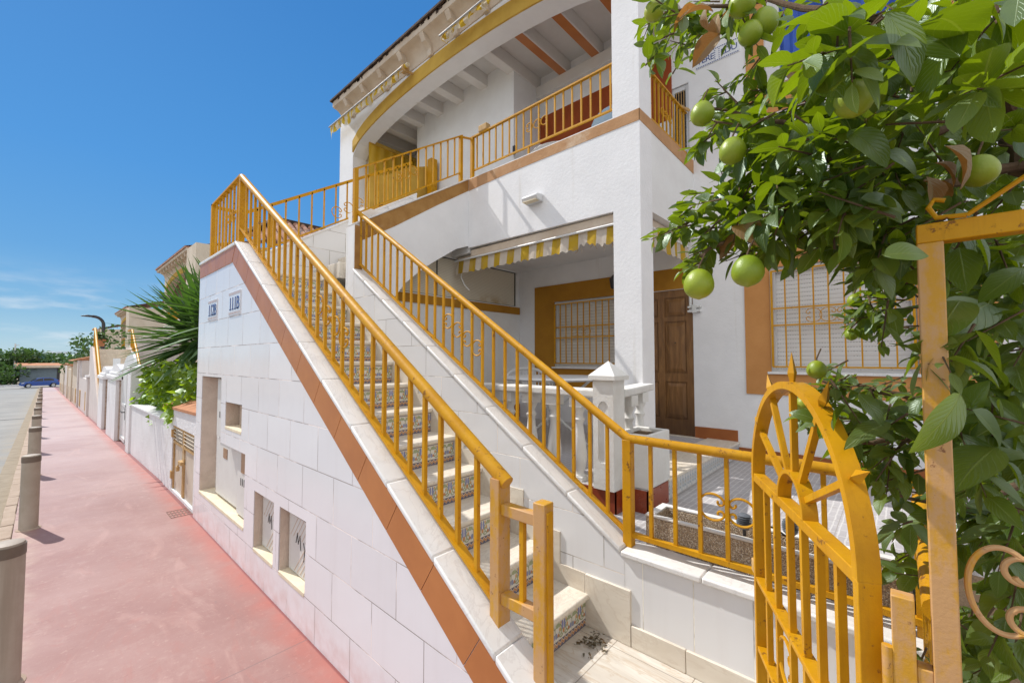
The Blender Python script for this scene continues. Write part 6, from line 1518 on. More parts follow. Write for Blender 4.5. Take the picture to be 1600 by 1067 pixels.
# ================================================================== citrus tree
SPRAYS = [(0.15,0.5,2.64,0.085),(0.04,0.46,2.59,0.085),(0.14,0.45,2.61,0.085),(0.24,0.45,2.66,0.085),(0.21,0.56,2.69,0.085),(0.33,0.55,2.8,0.085),(0.28,0.51,2.78,0.085),(0.25,0.49,2.72,0.085),(0.38,0.49,2.76,0.085),(0.42,0.45,2.83,0.09),(0.27,0.33,2.65,0.09),(0.39,0.51,2.77,0.09),(0.16,0.31,2.51,0.09),(0.27,0.36,2.64,0.09),(0.26,0.41,2.61,0.09),(0.28,0.43,2.65,0.09),(0.32,0.5,2.64,0.08),(0.41,0.53,2.73,0.08),(0.36,0.53,2.61,0.08),(0.29,0.48,2.62,0.08),(0.21,0.55,2.56,0.075),(0.03,0.48,2.43,0.075),(0.05,0.46,2.49,0.075),(0.08,0.26,2.45,0.1),(0.31,0.21,2.59,0.1),(0.03,0.11,2.36,0.1),(0.27,0.3,2.33,0.085),(0.34,0.31,2.37,0.085),(0.34,0.32,2.36,0.085),(0.19,0.36,2.35,0.085),(0.1,0.31,2.3,0.085),(0.17,0.26,2.38,0.085),(0.21,0.25,2.33,0.085),(0.22,0.25,2.31,0.085),(0.21,0.35,2.28,0.09),(0.11,0.36,2.2,0.09),(0.11,0.35,2.2,0.09),(0.05,0.28,2.18,0.09),(0.36,0.37,2.27,0.09),(0.12,0.24,2.19,0.09),(0.38,0.38,2.35,0.09),(0.08,0.26,2.12,0.09),(0.39,0.32,2.25,0.09),(0.17,0.26,2.14,0.09),(0.32,0.39,2.34,0.09),(0.08,0.16,2.11,0.095),(0.09,0.19,2.09,0.095),(0.1,0.22,2.14,0.095),(-0.06,0.13,2.02,0.095),(0.47,0.18,2.38,0.095),(0.43,0.19,2.31,0.095),(0.34,0.22,2.32,0.095),(0.02,0.22,2.15,0.095),(-0.05,0.16,2.05,0.095),(0.32,0.24,2.2,0.095),(0.3,0.11,2.29,0.1),(0.45,0.07,2.4,0.1),(0.36,0.07,2.29,0.1),(0.26,0.13,2.23,0.1),(0.38,0.18,2.3,0.1),(0.02,0.12,2.1,0.1),(0.28,0.19,2.29,0.1),(0.21,0.1,2.18,0.1),(0.37,0.1,2.22,0.1),(0.38,0.1,2.41,0.1),(0.37,0.13,2.33,0.1),(0.15,0.28,2.04,0.095),(0.2,0.34,2.07,0.095),(0.11,0.2,2.02,0.095),(0.08,0.24,2.01,0.095),(0.1,0.22,2.08,0.095),(0.16,0.3,2.02,0.095),(0.27,0.33,2.15,0.095),(0.12,0.16,1.98,0.095),(0.28,0.22,2.11,0.095),(0.05,0.12,1.98,0.095),(0.31,0.24,2.15,0.095),(0.27,0.17,2.14,0.095),(0.16,0.22,2.02,0.095),(0.24,0.25,2.06,0.095),(0.21,0.18,2.01,0.095),(0.2,0.12,2.02,0.095),(0.46,0.17,2.19,0.095),(0.38,0.16,2.15,0.095),(-0.03,0.18,1.98,0.095),(0.36,0.25,2.21,0.095),(0.26,0.13,2.16,0.1),(0.26,0.05,2.02,0.1),(0.31,0.1,2.09,0.1),(-0.02,0.07,1.97,0.1),(-0.04,0.05,1.9,0.1),(0.39,0.05,2.04,0.1),(0.43,0.07,2.2,0.1),(-0.05,0.06,2.02,0.1),(0.22,0.16,2.09,0.1),(0.39,0.1,2.16,0.1),(0.2,0.1,2.04,0.1),(0.02,0.08,1.92,0.1),(0.22,0.4,2.09,0.085),(0.12,0.37,2.02,0.085),(0.04,0.35,2,0.085),(0.18,0.31,2.05,0.085),(0.24,0.35,2.03,0.085),(0.06,0.41,1.99,0.08),(0.16,0.45,2,0.08),(0.16,0.39,1.94,0.08),(0.02,0.43,1.94,0.08),(0.04,0.35,1.88,0.08),(0.01,0.39,1.94,0.08),(0.18,0.44,2,0.08),(0.09,0.3,1.94,0.09),(0.01,0.33,1.92,0.09),(0.15,0.27,1.91,0.09),(0.1,0.27,1.87,0.09),(0.01,0.27,1.91,0.09),(0.1,0.37,1.91,0.09),(0.25,0.3,1.98,0.09),(0.12,0.38,1.86,0.075),(0.12,0.38,1.85,0.075),(0.01,0.36,1.84,0.075),(0.27,0.24,2.01,0.11),(0.1,0.17,1.96,0.11),(0.05,0.2,1.89,0.11),(0.41,0.22,2.05,0.11),(0.13,0.19,1.95,0.11),(0,0.19,1.93,0.11),(0.08,0.1,1.92,0.115),(0.26,0.16,1.98,0.115),(0.15,0.12,1.92,0.115),(0.25,0.11,1.9,0.115),(0.17,0.17,1.9,0.115),(0.28,0.13,1.93,0.115),(0.43,0.12,2.01,0.115),(0.13,0.1,1.92,0.115),(0.09,0.04,1.96,0.12),(0.3,0.08,2.01,0.12),(0.39,0.05,2.02,0.12),(-0.02,0.07,1.89,0.12),(0.27,0.07,1.89,0.12),(0.01,0.07,1.9,0.12),(0.02,0.06,1.92,0.12),(-0.01,0.06,1.93,0.12),(0.14,0.02,1.84,0.12),(0.18,0.08,2.23,0.105),(0.04,0.07,2.1,0.105),(0.34,0.01,2.2,0.105),(0.27,0.09,2.25,0.105),(0.12,0.03,2.08,0.105),(0.25,-0.03,2.14,0.105),(0.11,0.02,2.18,0.105),(0.19,0.06,2.14,0.105),(0.36,0.08,2.17,0.105),(-0.04,0.03,2.03,0.105),(0.32,0.03,2.26,0.105),(0.06,0,2.23,0.11),(0.24,-0.01,2.43,0.11),(0.07,-0.01,2.21,0.11),(0.11,0.04,2.31,0.11),(0.24,0.02,2.33,0.11),(0.3,0.01,2.42,0.11),(0.08,0.06,2.25,0.11),(0.31,0.05,2.48,0.11),(0.27,0.03,2.33,0.11),(0.18,0.05,2.39,0.11),(0.34,-0.07,2.34,0.11),(0.16,-0.02,2.28,0.11),(-0.11,-0.02,2.12,0.11),(0.17,-0.03,2.32,0.11),(0.55,-0.13,2.44,0.11),(0.32,-0.07,2.36,0.11),(0.04,-0.04,2.17,0.11),(0.5,-0.05,2.44,0.11),(0.39,-0.09,2.4,0.11),(0.31,-0.08,2.35,0.11),(0.38,-0.06,2.47,0.11),(0.78,-0.23,2.6,0.13),(0.53,-0.11,2.38,0.13),(-0.05,-0.14,2.06,0.13),(0.04,-0.13,2.13,0.13),(0.37,-0.15,2.41,0.13),(0.14,-0.11,2.27,0.13),(0.26,-0.15,2.34,0.13),(0.59,-0.21,2.45,0.13),(0.35,-0.13,2.27,0.13),(-0.11,-0.11,2.02,0.13),(0.02,-0.13,2.18,0.13),(-0.15,0.06,2.12,0.12),(-0.19,0.08,2.13,0.12),(-0.18,0.06,2.14,0.12),(-0.24,0.04,2.08,0.12),(-0.27,0.08,2.08,0.12),(0,0.07,2.23,0.12),(0.35,-0.05,2.16,0.12),(0.77,-0.12,2.24,0.12),(0.5,-0.09,2.23,0.12),(0.27,-0.04,2,0.12),(0.66,-0.1,2.29,0.12),(0.74,-0.13,2.2,0.12),(-0,-0.01,2.05,0.12),(0.21,-0.07,2.06,0.12),(0.69,-0.1,2.23,0.12),(1.01,-0.13,2.2,0.12),(1.22,-0.29,2.49,0.12),(0.58,-0.25,2.14,0.12),(0.32,-0.2,2.1,0.12),(0.33,-0.18,2.12,0.12),(0.91,-0.2,2.24,0.12),(1.04,-0.28,2.22,0.12),(0.83,-0.25,2.34,0.12),(0.6,-0.15,2.13,0.12),(0.27,-0.03,2.01,0.12),(0.41,-0.04,1.96,0.12),(0.21,-0.01,2.02,0.12),(0.42,-0.04,1.94,0.12),(0.41,-0.01,2,0.12),(0.17,-0.05,1.89,0.12),(0.45,0.01,2.1,0.12),(0.44,0.04,2,0.12),(0.19,0.01,1.89,0.12),(0.74,0.04,1.87,0.1),(0.3,0.03,1.82,0.1),(0.37,0.03,1.84,0.1),(0.59,0.03,1.84,0.1),(0.39,0,1.82,0.1),(0.55,0.03,1.78,0.1),(0.47,-0.02,1.9,0.115),(0.22,0.02,1.83,0.115),(0.6,-0.03,1.85,0.115),(0.68,-0.03,1.88,0.115),(0.2,-0.02,1.82,0.115),(0.6,-0.02,1.81,0.115),(0.53,0.01,1.91,0.115),(0.65,0.09,1.72,0.08),(0.81,0.06,1.74,0.08),(0.47,0.05,1.76,0.08),(0.71,0.1,1.75,0.08),(0.6,0.08,1.73,0.08),(0.66,0.01,1.73,0.1),(0.59,0.01,1.75,0.1),(0.8,0.01,1.71,0.1),(0.31,0.02,1.69,0.1),(0.79,-0.01,1.71,0.1),(0.89,-0.26,1.96,0.125),(0.6,-0.23,1.88,0.125),(0.84,-0.25,1.9,0.125),(0.62,-0.09,1.85,0.125),(0.85,-0.25,1.88,0.125),(0.35,-0.18,1.83,0.125),(0.38,-0.14,1.85,0.125),(0.19,-0.1,1.84,0.125),(0.47,-0.14,1.73,0.125),(0.68,-0.18,1.93,0.125),(0.42,-0.18,1.78,0.125),(0.34,-0.18,1.77,0.125),(0.84,-0.2,1.76,0.125),(0.51,-0.22,1.71,0.125),(0.52,-0.17,1.6,0.125),(0.41,-0.12,1.66,0.125),(0.52,-0.16,1.54,0.125),(0.43,-0.19,1.73,0.125),(0.23,-0.16,1.68,0.125),(0.55,-0.16,1.65,0.125),(0.38,-0.18,1.62,0.125),(0.8,-0.14,1.62,0.125),(0.29,-0.2,1.64,0.125),(0.44,-0.16,1.45,0.125),(0.51,-0.17,1.43,0.125),(0.32,-0.11,1.44,0.125),(0.29,-0.07,1.42,0.125),(0.5,-0.12,1.44,0.125),(0.65,-0.2,1.49,0.125),(0.6,-0.17,1.39,0.125),(0.55,-0.08,1.44,0.125),(0.28,-0.11,1.4,0.125),(0.64,-0.14,1.44,0.125),(0.47,-0.07,1.42,0.125),(0.57,-0.22,1.56,0.125),(0.32,-0.16,1.48,0.125),(0.76,-0.22,1.48,0.125),(0.41,-0.16,1.41,0.125),(0.49,-0.2,1.53,0.125),(0.43,-0.2,1.37,0.125),(0.09,-0.04,1.61,0.1),(0.09,-0.09,1.63,0.1),(0.05,-0.06,1.62,0.1),(0.83,0.12,1.51,0.075),(0.89,0.03,1.52,0.075),(0.88,0.17,1.54,0.075),(0.53,0.14,1.58,0.075),(0.71,0.06,1.51,0.075),(0.59,0.12,1.52,0.075),(0.7,0.13,1.54,0.07),(0.59,0.18,1.5,0.07),(0.59,0.14,1.53,0.07),(0.58,0.16,1.51,0.07),(0.61,0.14,1.46,0.095),(0.21,0.09,1.5,0.095),(0.25,0.08,1.46,0.095),(0.3,0.15,1.44,0.095),(0.35,0.08,1.43,0.095),(0.69,0.1,1.34,0.095),(0.56,0.11,1.42,0.095),(0.24,0.02,1.37,0.1),(0.3,0.02,1.35,0.1),(0.24,0.01,1.46,0.1),(0.32,0.1,1.41,0.1),(0.63,0.07,1.33,0.1),(0.27,0.02,1.38,0.1),(0.6,0.07,1.33,0.1),(0.63,0.05,1.33,0.1),(0.49,-0.05,1.51,0.09),(0.64,-0.03,1.51,0.09),(0.29,0.02,1.47,0.09),(0.81,0,1.53,0.09),(0.61,0.05,1.48,0.09),(0.81,0.05,1.49,0.09),(0.64,0.04,1.23,0.1),(0.69,0,1.1,0.1),(0.36,-0,1.2,0.1),(0.7,-0,1.18,0.1),(0.29,-0,1.33,0.1),(0.6,0.02,1.23,0.1),(0.69,0.23,1.5,0.075),(0.74,0.19,1.39,0.075),(0.75,0.21,1.39,0.075),(0.63,0.23,1.44,0.075),(0.73,0.24,1.4,0.075),(0.99,-0.26,1.18,0.12),(0.99,-0.16,0.98,0.12),(0.67,-0.18,1.15,0.12),(0.72,-0.12,1.07,0.12),(0.65,-0.19,1.21,0.12),(0.87,-0.12,1.14,0.12),(0.54,-0.08,1.22,0.12),(0.64,-0.2,1.17,0.12),(0.32,-0.14,1.36,0.12),(0.95,-0.12,1.01,0.12),(0.94,-0.22,0.75,0.12),(1.18,-0.17,0.65,0.12),(0.65,-0.15,0.85,0.12),(0.72,-0.15,0.85,0.12),(1,-0.26,0.92,0.12),(0.76,-0.2,0.85,0.12),(0.49,-0.19,0.94,0.12),(0.41,-0.15,0.97,0.12),(0.96,-0.26,0.9,0.12),(1.24,-0.28,0.87,0.12),(0.97,-0.09,0.56,0.12),(0.79,-0.17,0.74,0.12),(0.73,-0.19,0.79,0.12),(0.99,-0.19,0.66,0.12),(0.77,-0.17,0.73,0.12),(0.6,-0.14,0.81,0.12),(0.86,-0.13,0.64,0.12),(0.69,0.01,1,0.1),(0.88,-0.03,0.89,0.1),(0.62,-0.03,0.99,0.1),(0.52,-0.02,0.79,0.09),(0.7,-0.01,0.69,0.09),(0.49,-0.21,1.25,0.12),(0.73,-0.22,1.1,0.12),(0.37,-0.18,1.12,0.12),(0.79,-0.25,1.01,0.12),(0.36,-0.17,1.21,0.12),(1.8,-0,2.75,0.11),(2.05,-0.1,2.55,0.11),(0.95,0.07,2.51,0.11),(1.12,-0.21,2.52,0.11),(1.18,0.01,2.7,0.11),(2.14,-0.39,2.97,0.11),(1,-0.15,2.18,0.11),(1.06,-0.05,2.29,0.11),(1.96,-0.2,2.42,0.11),(2.22,-0.38,2.55,0.11),(1.14,-0.14,2.29,0.11),(1.3,-0.07,2.56,0.11),(1.02,-0.2,2.61,0.11),(0.99,0.01,2.34,0.11),(1.73,-0.12,2.53,0.11),(1.24,-0.21,2.37,0.11),(1.04,0.03,2.57,0.11),(1.76,-0.18,2.4,0.11),(1.91,-0.24,2.47,0.11),(1.45,0.04,2.72,0.11),(0.8,0.06,2.32,0.11),(1.61,-0.28,2.84,0.11),(1.97,-0.12,2.51,0.11),(1.94,-0.18,2.45,0.11),(1.95,0.04,2.52,0.11),(1.85,-0.22,2.49,0.11),(1.62,-0.29,2.15,0.1),(1.94,-0.26,1.98,0.1),(1.89,-0.19,2.03,0.1),(1.53,-0.17,1.9,0.1),(1.03,-0.25,1.57,0.1),(1.15,-0.12,1.97,0.1),(1.69,-0.42,2.16,0.1),(1.94,-0.43,2.32,0.1),(1.86,-0.41,1.91,0.1),(1.43,-0.18,1.63,0.1),(1.81,-0.3,1.6,0.1),(0.94,-0.14,1.68,0.1),(1.79,-0.24,1.64,0.1),(1.08,-0.18,1.77,0.1),(0.93,-0.15,1.93,0.1),(1.1,-0.2,1.85,0.1),(1.05,-0.27,1.65,0.1),(2.14,-0.47,2.12,0.1),(0.88,-0.13,1.7,0.1),(2.09,-0.29,1.73,0.1),(1.55,-0.33,1.94,0.1),(2.15,-0.33,1.65,0.1),(1.48,-0.21,1.98,0.1),(2.2,-0.36,1.76,0.1),(2.04,-0.33,2.38,0.1),(1.85,-0.3,2.07,0.1),(2.08,-0.25,1.91,0.1),(1.08,-0.24,2.04,0.1),(1.54,-0.25,1.58,0.1),(1.93,-0.4,2.13,0.1),(1.38,-0.23,2.14,0.1),(1.59,-0.27,1.54,0.1),(0.86,-0.13,1.68,0.1),(1.11,-0.2,1.96,0.1),(1.47,-0.22,2.55,0.1),(0.99,-0.26,2.55,0.1),(1.35,-0.29,2.49,0.1),(0.83,-0.26,2.08,0.1),(1.11,-0.28,2.62,0.1),(1.24,-0.34,2.23,0.1),(0.75,-0.18,2.37,0.1),(1.47,-0.3,2.59,0.1),(0.76,-0.27,2.24,0.1),(1.03,-0.2,2.24,0.1),(0.83,-0.18,2.45,0.1),(1,-0.34,2.31,0.1),(0.72,-0.26,2.08,0.1),(1.56,-0.29,2.36,0.1),(1.04,-0.28,2.42,0.1),(1.21,-0.2,2.36,0.1),(1.1,-0.28,2.24,0.1),(0.83,-0.19,2.13,0.1),(1.01,-0.31,2.24,0.1),(1.15,-0.21,2.47,0.1),(0.72,-0.27,2.21,0.1),(1.23,-0.31,2.27,0.1),(1.23,-0.3,2.55,0.1),(1.14,-0.28,2.59,0.1),(0.55,-0.11,1.93,0.1),(0.51,-0.04,2.01,0.1),(0.94,-0.05,2.19,0.1),(1.45,-0.28,2.11,0.1),(1.34,-0.16,2.14,0.1),(0.88,-0.12,2.09,0.1),(0.93,-0.22,2.11,0.1),(0.51,-0.12,1.99,0.1),(1.38,-0.29,2.29,0.1),(0.77,-0.14,2.08,0.1),(0.76,-0.12,1.96,0.1),(0.56,-0.11,2.04,0.1),(1.49,-0.36,2.14,0.1),(1.21,-0.24,2.11,0.1),(0.96,-0.18,2.2,0.1),(1.19,-0.28,2.07,0.1),(0.59,-0.21,2.01,0.1),(1.3,-0.18,2.22,0.1),(0.77,-0.03,2.58,0.1),(0.74,0.03,2.45,0.1),(0.91,-0.05,2.48,0.1),(0.53,0.02,2.35,0.1),(0.87,-0.01,2.62,0.1),(0.45,0.07,2.33,0.1),(0.64,-0.11,2.33,0.1),(0.51,0.02,2.44,0.1),(0.58,-0.09,2.3,0.1),(1.01,-0.05,2.41,0.1),(0.66,0.01,2.31,0.1),(0.92,-0.05,2.56,0.1),(0.59,-0.04,2.47,0.1),(0.56,-0.05,2.27,0.1),(0.84,0.01,2.63,0.1),(0.74,-0.06,2.49,0.1),(0.63,0.03,2.42,0.1),(0.81,-0,2.43,0.1),(0.51,0,2.14,0.1),(0.8,0.06,2.34,0.1),(0.9,0.02,2.06,0.1),(0.78,0.01,2.04,0.1),(0.84,0.15,2.03,0.1),(0.33,0.17,2.01,0.1),(0.61,0.06,2.19,0.1),(0.85,0.18,2.18,0.1),(0.99,0.04,2.21,0.1),(0.89,0.17,2.16,0.1),(0.94,0.04,2.16,0.1),(0.93,0.1,2.13,0.1),(0.57,0.04,2.15,0.1),(0.68,0.08,2.06,0.1),(1.5,-0.18,1.08,0.11),(2.2,-0.4,1.35,0.11),(1.02,-0.27,1.53,0.11),(1.12,-0.25,1.17,0.11),(2.26,-0.5,1.39,0.11),(1.55,-0.35,1.09,0.11),(1.27,-0.28,1.32,0.11),(1.22,-0.31,1.35,0.11),(1.75,-0.23,0.88,0.11),(1.47,-0.31,1.32,0.11),(1.64,-0.24,1.4,0.11),(1.73,-0.35,1.1,0.11),(1.37,-0.27,1.3,0.11),(1.03,-0.2,1.21,0.11),(1.37,-0.19,1.31,0.11),(1.54,-0.25,1.05,0.11),(1.81,-0.17,1.06,0.11),(1.19,-0.3,1.17,0.11),(1.29,-0.13,1.22,0.11),(1.45,-0.33,1.45,0.11),(1.2,-0.19,0.61,0.11),(1.73,-0.2,0.46,0.11),(2.01,-0.23,0.35,0.11),(1.41,-0.31,0.69,0.11),(2.27,-0.41,0.06,0.11),(1.95,-0.38,0.4,0.11),(2.37,-0.45,0.59,0.11),(1.81,-0.42,0.45,0.11),(1.78,-0.3,0.62,0.11),(2.48,-0.42,0.57,0.11),(1.97,-0.41,0.66,0.11),(1.36,-0.28,0.73,0.11),(1.58,-0.3,0.67,0.11),(1.58,-0.37,0.59,0.11),(1,0.07,2.32,0.1),(1.06,0.18,2.19,0.1),(0.96,0.32,2.57,0.1),(0.75,0.06,2.26,0.1),(0.76,0.07,2.3,0.1),(1.22,0.13,2.32,0.1),(0.89,0.32,2.42,0.1),(1.08,0.22,2.53,0.1),(0.66,0.21,2.1,0.1),(0.87,0.14,2.39,0.1),(0.92,0.32,2.43,0.1),(1.02,0.27,2.32,0.1),(0.54,0.2,2.08,0.1),(0.91,0.22,2.6,0.1),(1.13,-0.07,2.09,0.1),(1.03,-0.04,2.02,0.1),(1.51,0.05,2.09,0.1),(1.22,0.07,2.09,0.1),(1.09,0.04,2.14,0.1),(1.38,0.06,2.14,0.1),(0.96,-0.02,2.08,0.1),(1.38,-0.01,1.31,0.09),(1.06,0.07,1.47,0.09),(1.39,0.04,1.31,0.09),(1.12,-0.01,1.39,0.09),(1.31,0.03,1.38,0.09),(1.42,0.1,1.25,0.09),(0.58,-0.1,2.61,0.11),(0.61,-0.06,2.54,0.11),(1,-0.12,2.61,0.11),(1.22,-0.08,2.96,0.11),(0.97,-0.03,2.79,0.11),(1.12,-0.16,2.8,0.11),(0.6,-0.09,2.44,0.11),(0.79,-0.19,2.56,0.11),(0.85,-0.05,2.76,0.11),(0.65,-0.08,2.64,0.11),(2.1,-0.31,3.07,0.11),(0.99,-0.17,2.64,0.11),(1.54,-0.32,3.11,0.11),(1.57,-0.17,3.01,0.11),(1.89,-0.32,3.17,0.11),(1.46,-0.17,3.16,0.11)]
FRUITS = [(-0.090,0.324,1.773,0.0320),(-0.040,0.237,1.798,0.0327),(0.080,0.246,2.410,0.0277),(0.102,0.221,2.437,0.0323),(0.064,0.259,2.484,0.0308),(0.059,0.482,2.588,0.0264),(-0.048,0.260,2.071,0.0278),(-0.160,0.042,2.046,0.0285),(-0.071,0.131,2.153,0.0174),(0.461,0.176,1.574,0.0256),(0.192,-0.134,1.986,0.0302),(0.593,0.091,1.784,0.0190),(0.620,0.232,1.456,0.0246),(0.007,0.340,2.212,0.0277),(0.718,0.109,1.686,0.0185)]
WITHERED = [(0.12,0.34,2.53),(0.14,0.33,2.50),(0.15,0.38,2.60),(0.11,-0.07,2.02),(0.02,0.27,1.90),(0.17,-0.05,1.99),(0.09,0.17,2.28),(-0.03,0.02,2.08)]
BRANCHES = [[(0.57,-0.34,1.95),(0.62,-0.26,2.20),(0.49,-0.11,2.20),(0.19,0.07,2.13),(0.20,0.20,2.22),(0.17,0.37,2.31)],[(0.66,-0.36,1.97),(0.61,-0.25,2.10),(0.38,-0.06,2.02),(0.16,0.11,1.95),(0.07,0.29,1.91),(-0.02,0.34,1.85)],[(0.57,-0.34,2.00),(0.44,-0.22,2.26),(0.27,-0.10,2.32),(0.18,0.06,2.42),(0.27,0.24,2.61),(0.20,0.47,2.67)],[(1.08,-0.43,1.53),(0.90,-0.23,1.45),(0.73,-0.04,1.48),(0.74,0.10,1.52),(0.72,0.19,1.53)],[(1.07,-0.44,1.77),(0.74,-0.22,1.83),(0.51,-0.04,1.82),(0.61,0.07,1.78)],[(0.61,-0.25,2.10),(0.65,-0.22,2.27),(0.68,-0.20,2.51)],[(0.62,-0.26,2.20),(0.50,-0.21,2.32),(0.54,-0.20,2.64)],[(1.09,-0.43,1.33),(0.86,-0.24,1.23),(0.68,-0.12,1.17),(0.49,0.01,1.24)],[(1.08,-0.43,1.53),(1.10,-0.26,0.89),(1.20,-0.20,0.52)],[(0.90,-0.23,1.45),(0.52,-0.03,1.38),(0.41,0.10,1.38)]]
BIGLEAVES = [((-0.294,0.010,2.063),(-0.295,0.105,1.999),0.42),((-0.258,-0.003,2.111),(-0.221,-0.038,2.010),0.45),((-0.238,-0.054,2.086),(-0.115,-0.101,2.109),0.6),((-0.168,-0.103,2.125),(-0.165,-0.132,2.059),0.6),((-0.141,-0.084,2.067),(-0.125,-0.034,2.166),0.5),((0.031,-0.082,2.083),(-0.111,0.018,2.031),0.36),((-0.090,0.055,2.024),(-0.088,-0.002,1.947),0.62),((-0.118,0.012,1.780),(-0.092,-0.047,1.781),0.75),((-0.044,0.042,1.908),(0.021,-0.029,1.884),0.45),((-0.023,-0.078,1.547),(-0.097,-0.021,1.448),0.4),((0.087,-0.091,1.715),(0.031,-0.055,1.642),0.8),((0.243,-0.145,1.720),(0.127,-0.057,1.658),0.55),((0.185,-0.118,1.607),(0.234,-0.168,1.556),0.5),((0.199,-0.111,1.503),(0.249,-0.162,1.419),0.55),((0.231,-0.143,1.426),(0.148,-0.076,1.354),0.65),((0.157,0.067,1.528),(0.176,0.021,1.460),0.42),((0.207,0.016,1.464),(0.116,0.090,1.418),0.35),((0.018,0.052,1.838),(-0.023,0.101,1.780),0.5),((0.244,-0.194,1.787),(0.215,-0.128,1.725),0.5),((0.047,0.009,2.023),(0.086,-0.046,1.974),0.45)]
t = thing('citrus_tree', 'leafy citrus tree hung with unripe green fruit, arching over the gate', 'tree', (1.2, -1.15, .3))
m = MB(); m.tint = []
hub = Vector((1.0, -1.1, 1.6))
twigs = MB()
for (x, y, z, L) in SPRAYS:
    c = Vector((x, y, z)); d = (c - hub).normalized() * .5 + Vector((0, 0, -.30)) + rv(.45); d.normalize()
    L *= .92; tl = L * rnd.uniform(.9, 1.6); a0 = c - d * tl * .5; n = rnd.randint(7, 11)
    twigs.tube([a0, c, c + d * tl * .5], [.0028, .002, .001], 5)
    side = d.orthogonal().normalized(); ph = rnd.uniform(0, 6.3); base_t = rnd.gauss(.30, .26) - (.35 if (c - Vector((-1.07, 0, 1.6))).length > 1.75 and x > .3 and y < .3 else 0)  # far sprays tinted darker: the crown's inner shade put into leaf colour
    for k in range(n):
        f_ = (k + .5) / n; b = a0 + d * tl * f_
        ang = ph + k * 2.4; s = Matrix.Rotation(ang, 3, d) @ side
        ld = (d * (.45 + .5 * f_) + s * .8 + Vector((0, 0, -.28)) + rv(.15)).normalized()
        nn = (Vector((-.25, .25, 1.0)) + s * .3 + rv(.35))
        ll = L * rnd.uniform(.5, 1.02)
        young = f_ > .7
        leaf_shape(m, b + ld * .006, b + ld * (ll * (.75 if young else 1)), rnd.uniform(.42, .56), nn, rnd.uniform(.12, .6), rnd.uniform(-.10, .32), 6, min(1, max(0, base_t + (.28 if young else 0) + rnd.gauss(0, .14))), rnd.uniform(0, .018))
for (b, tp, w) in BIGLEAVES:
    leaf_shape(m, b, tp, w, Vector((-.45, -.1, .75)) + rv(.25), .22, .20, 10, min(1, max(0, rnd.gauss(.30, .2))), .012)
m.build('crown', 'leaf', t, weld=False, ang=70)
m = MB(); m.tint = []
for (x, y, z) in WITHERED:
    for q in range(2):
        b = Vector((x, y, z)) + rv(.01); d = (Vector((0, 0, -.6)) + rv(.6)).normalized(); leaf_shape(m, b, b + d * rnd.uniform(.06, .095), .6, Vector((-.6, -.3, .4)) + rv(.4), .5, .35, 6, rnd.random(), .03)
m.build('withered_leaves', 'deadleaf', t, weld=False)
tw = twigs.build('twig', 'bark', t); tw['kind'] = 'stuff'
m = MB(); m.tube([(1.35, -1.45, .1), (1.25, -1.25, .7), (1.05, -1.1, 1.3), (1.0, -1.1, 1.6)], [.075, .065, .05, .045], 12); m.build('trunk', 'bark', t)
for br in BRANCHES:
    pts = [Vector(p) for p in br]
    if (pts[0] - hub).length < 3 and br[0][1] < -.05: pts = [hub] + pts
    sm = []
    for k in range(len(pts) - 1):
        for q in range(4): sm.append(pts[k].lerp(pts[k + 1], q / 4) + rv(.006))
    sm.append(pts[-1]); n = len(sm)
    MB().tube(sm, [.016 * (1 - k / n) + .003 for k in range(n)], 8).build('branch', 'bark', t)
for (x, y, z, r_) in FRUITS:
    pr_ = []
    for k in range(15):
        a = math.pi * k / 14; rr_ = r_ * math.sin(a) * (1 + .05 * math.sin(a * 2)); pr_.append((max(rr_, .0004), z - r_ * 1.06 * math.cos(a) - (.05 * r_ if k == 0 else 0)))
    fo = MB().lathe(pr_, x, y, 22).build('fruit', 'orangepeel', t, ang=80)
    MB().tube([(x, y, z + r_ * 1.0), (x + .004, y, z + r_ * 1.25), (x + .015, y - .01, z + r_ * 1.25 + .03)], [.003, .0022, .002], 6).build('stalk', 'bark', fo)

# ================================================================== light, sky, camera
sx, sy, szv = -.275, 1.0, 1.17
nl = math.sqrt(sx * sx + sy * sy + szv * szv); sun_dir = Vector((sx, sy, szv)) / nl
el = math.asin(sun_dir.z); az = math.atan2(sun_dir.x, sun_dir.y)
W = bpy.data.worlds.new('World'); bpy.context.scene.world = W; W.use_nodes = True
nt = W.node_tree; bg = nt.nodes['Background']
sky = nt.nodes.new('ShaderNodeTexSky'); sky.sky_type = 'NISHITA'; sky.sun_disc = False
sky.sun_elevation = el; sky.sun_rotation = az; sky.air_density = 1.0; sky.dust_density = .25; sky.ozone_density = 3.0
# thin low cloud over the far end of the street
tc = nt.nodes.new('ShaderNodeTexCoord'); se = nt.nodes.new('ShaderNodeSeparateXYZ'); nt.links.new(tc.outputs['Generated'], se.inputs[0])
mp = nt.nodes.new('ShaderNodeMapping'); nt.links.new(tc.outputs['Generated'], mp.inputs[0]); mp.inputs['Scale'].default_value = (3.2, 3.2, 15)
cn = nt.nodes.new('ShaderNodeTexNoise'); nt.links.new(mp.outputs[0], cn.inputs['Vector']); cn.inputs['Scale'].default_value = 2.1; cn.inputs['Detail'].default_value = 7; cn.inputs['Roughness'].default_value = .58
cl = E(nt, cn.outputs['Fac']).ss(.50, .72); zz_ = E(nt, se.outputs[2])
band = zz_.ss(.17, .06) * zz_.ss(-.02, .03)
hazef = zz_.ss(.22, -.02) * .55
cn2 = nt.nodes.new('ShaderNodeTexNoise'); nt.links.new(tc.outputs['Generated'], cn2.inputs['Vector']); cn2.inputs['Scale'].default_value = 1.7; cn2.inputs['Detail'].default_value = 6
sx_ = E(nt, se.outputs[0]); sy_ = E(nt, se.outputs[1])
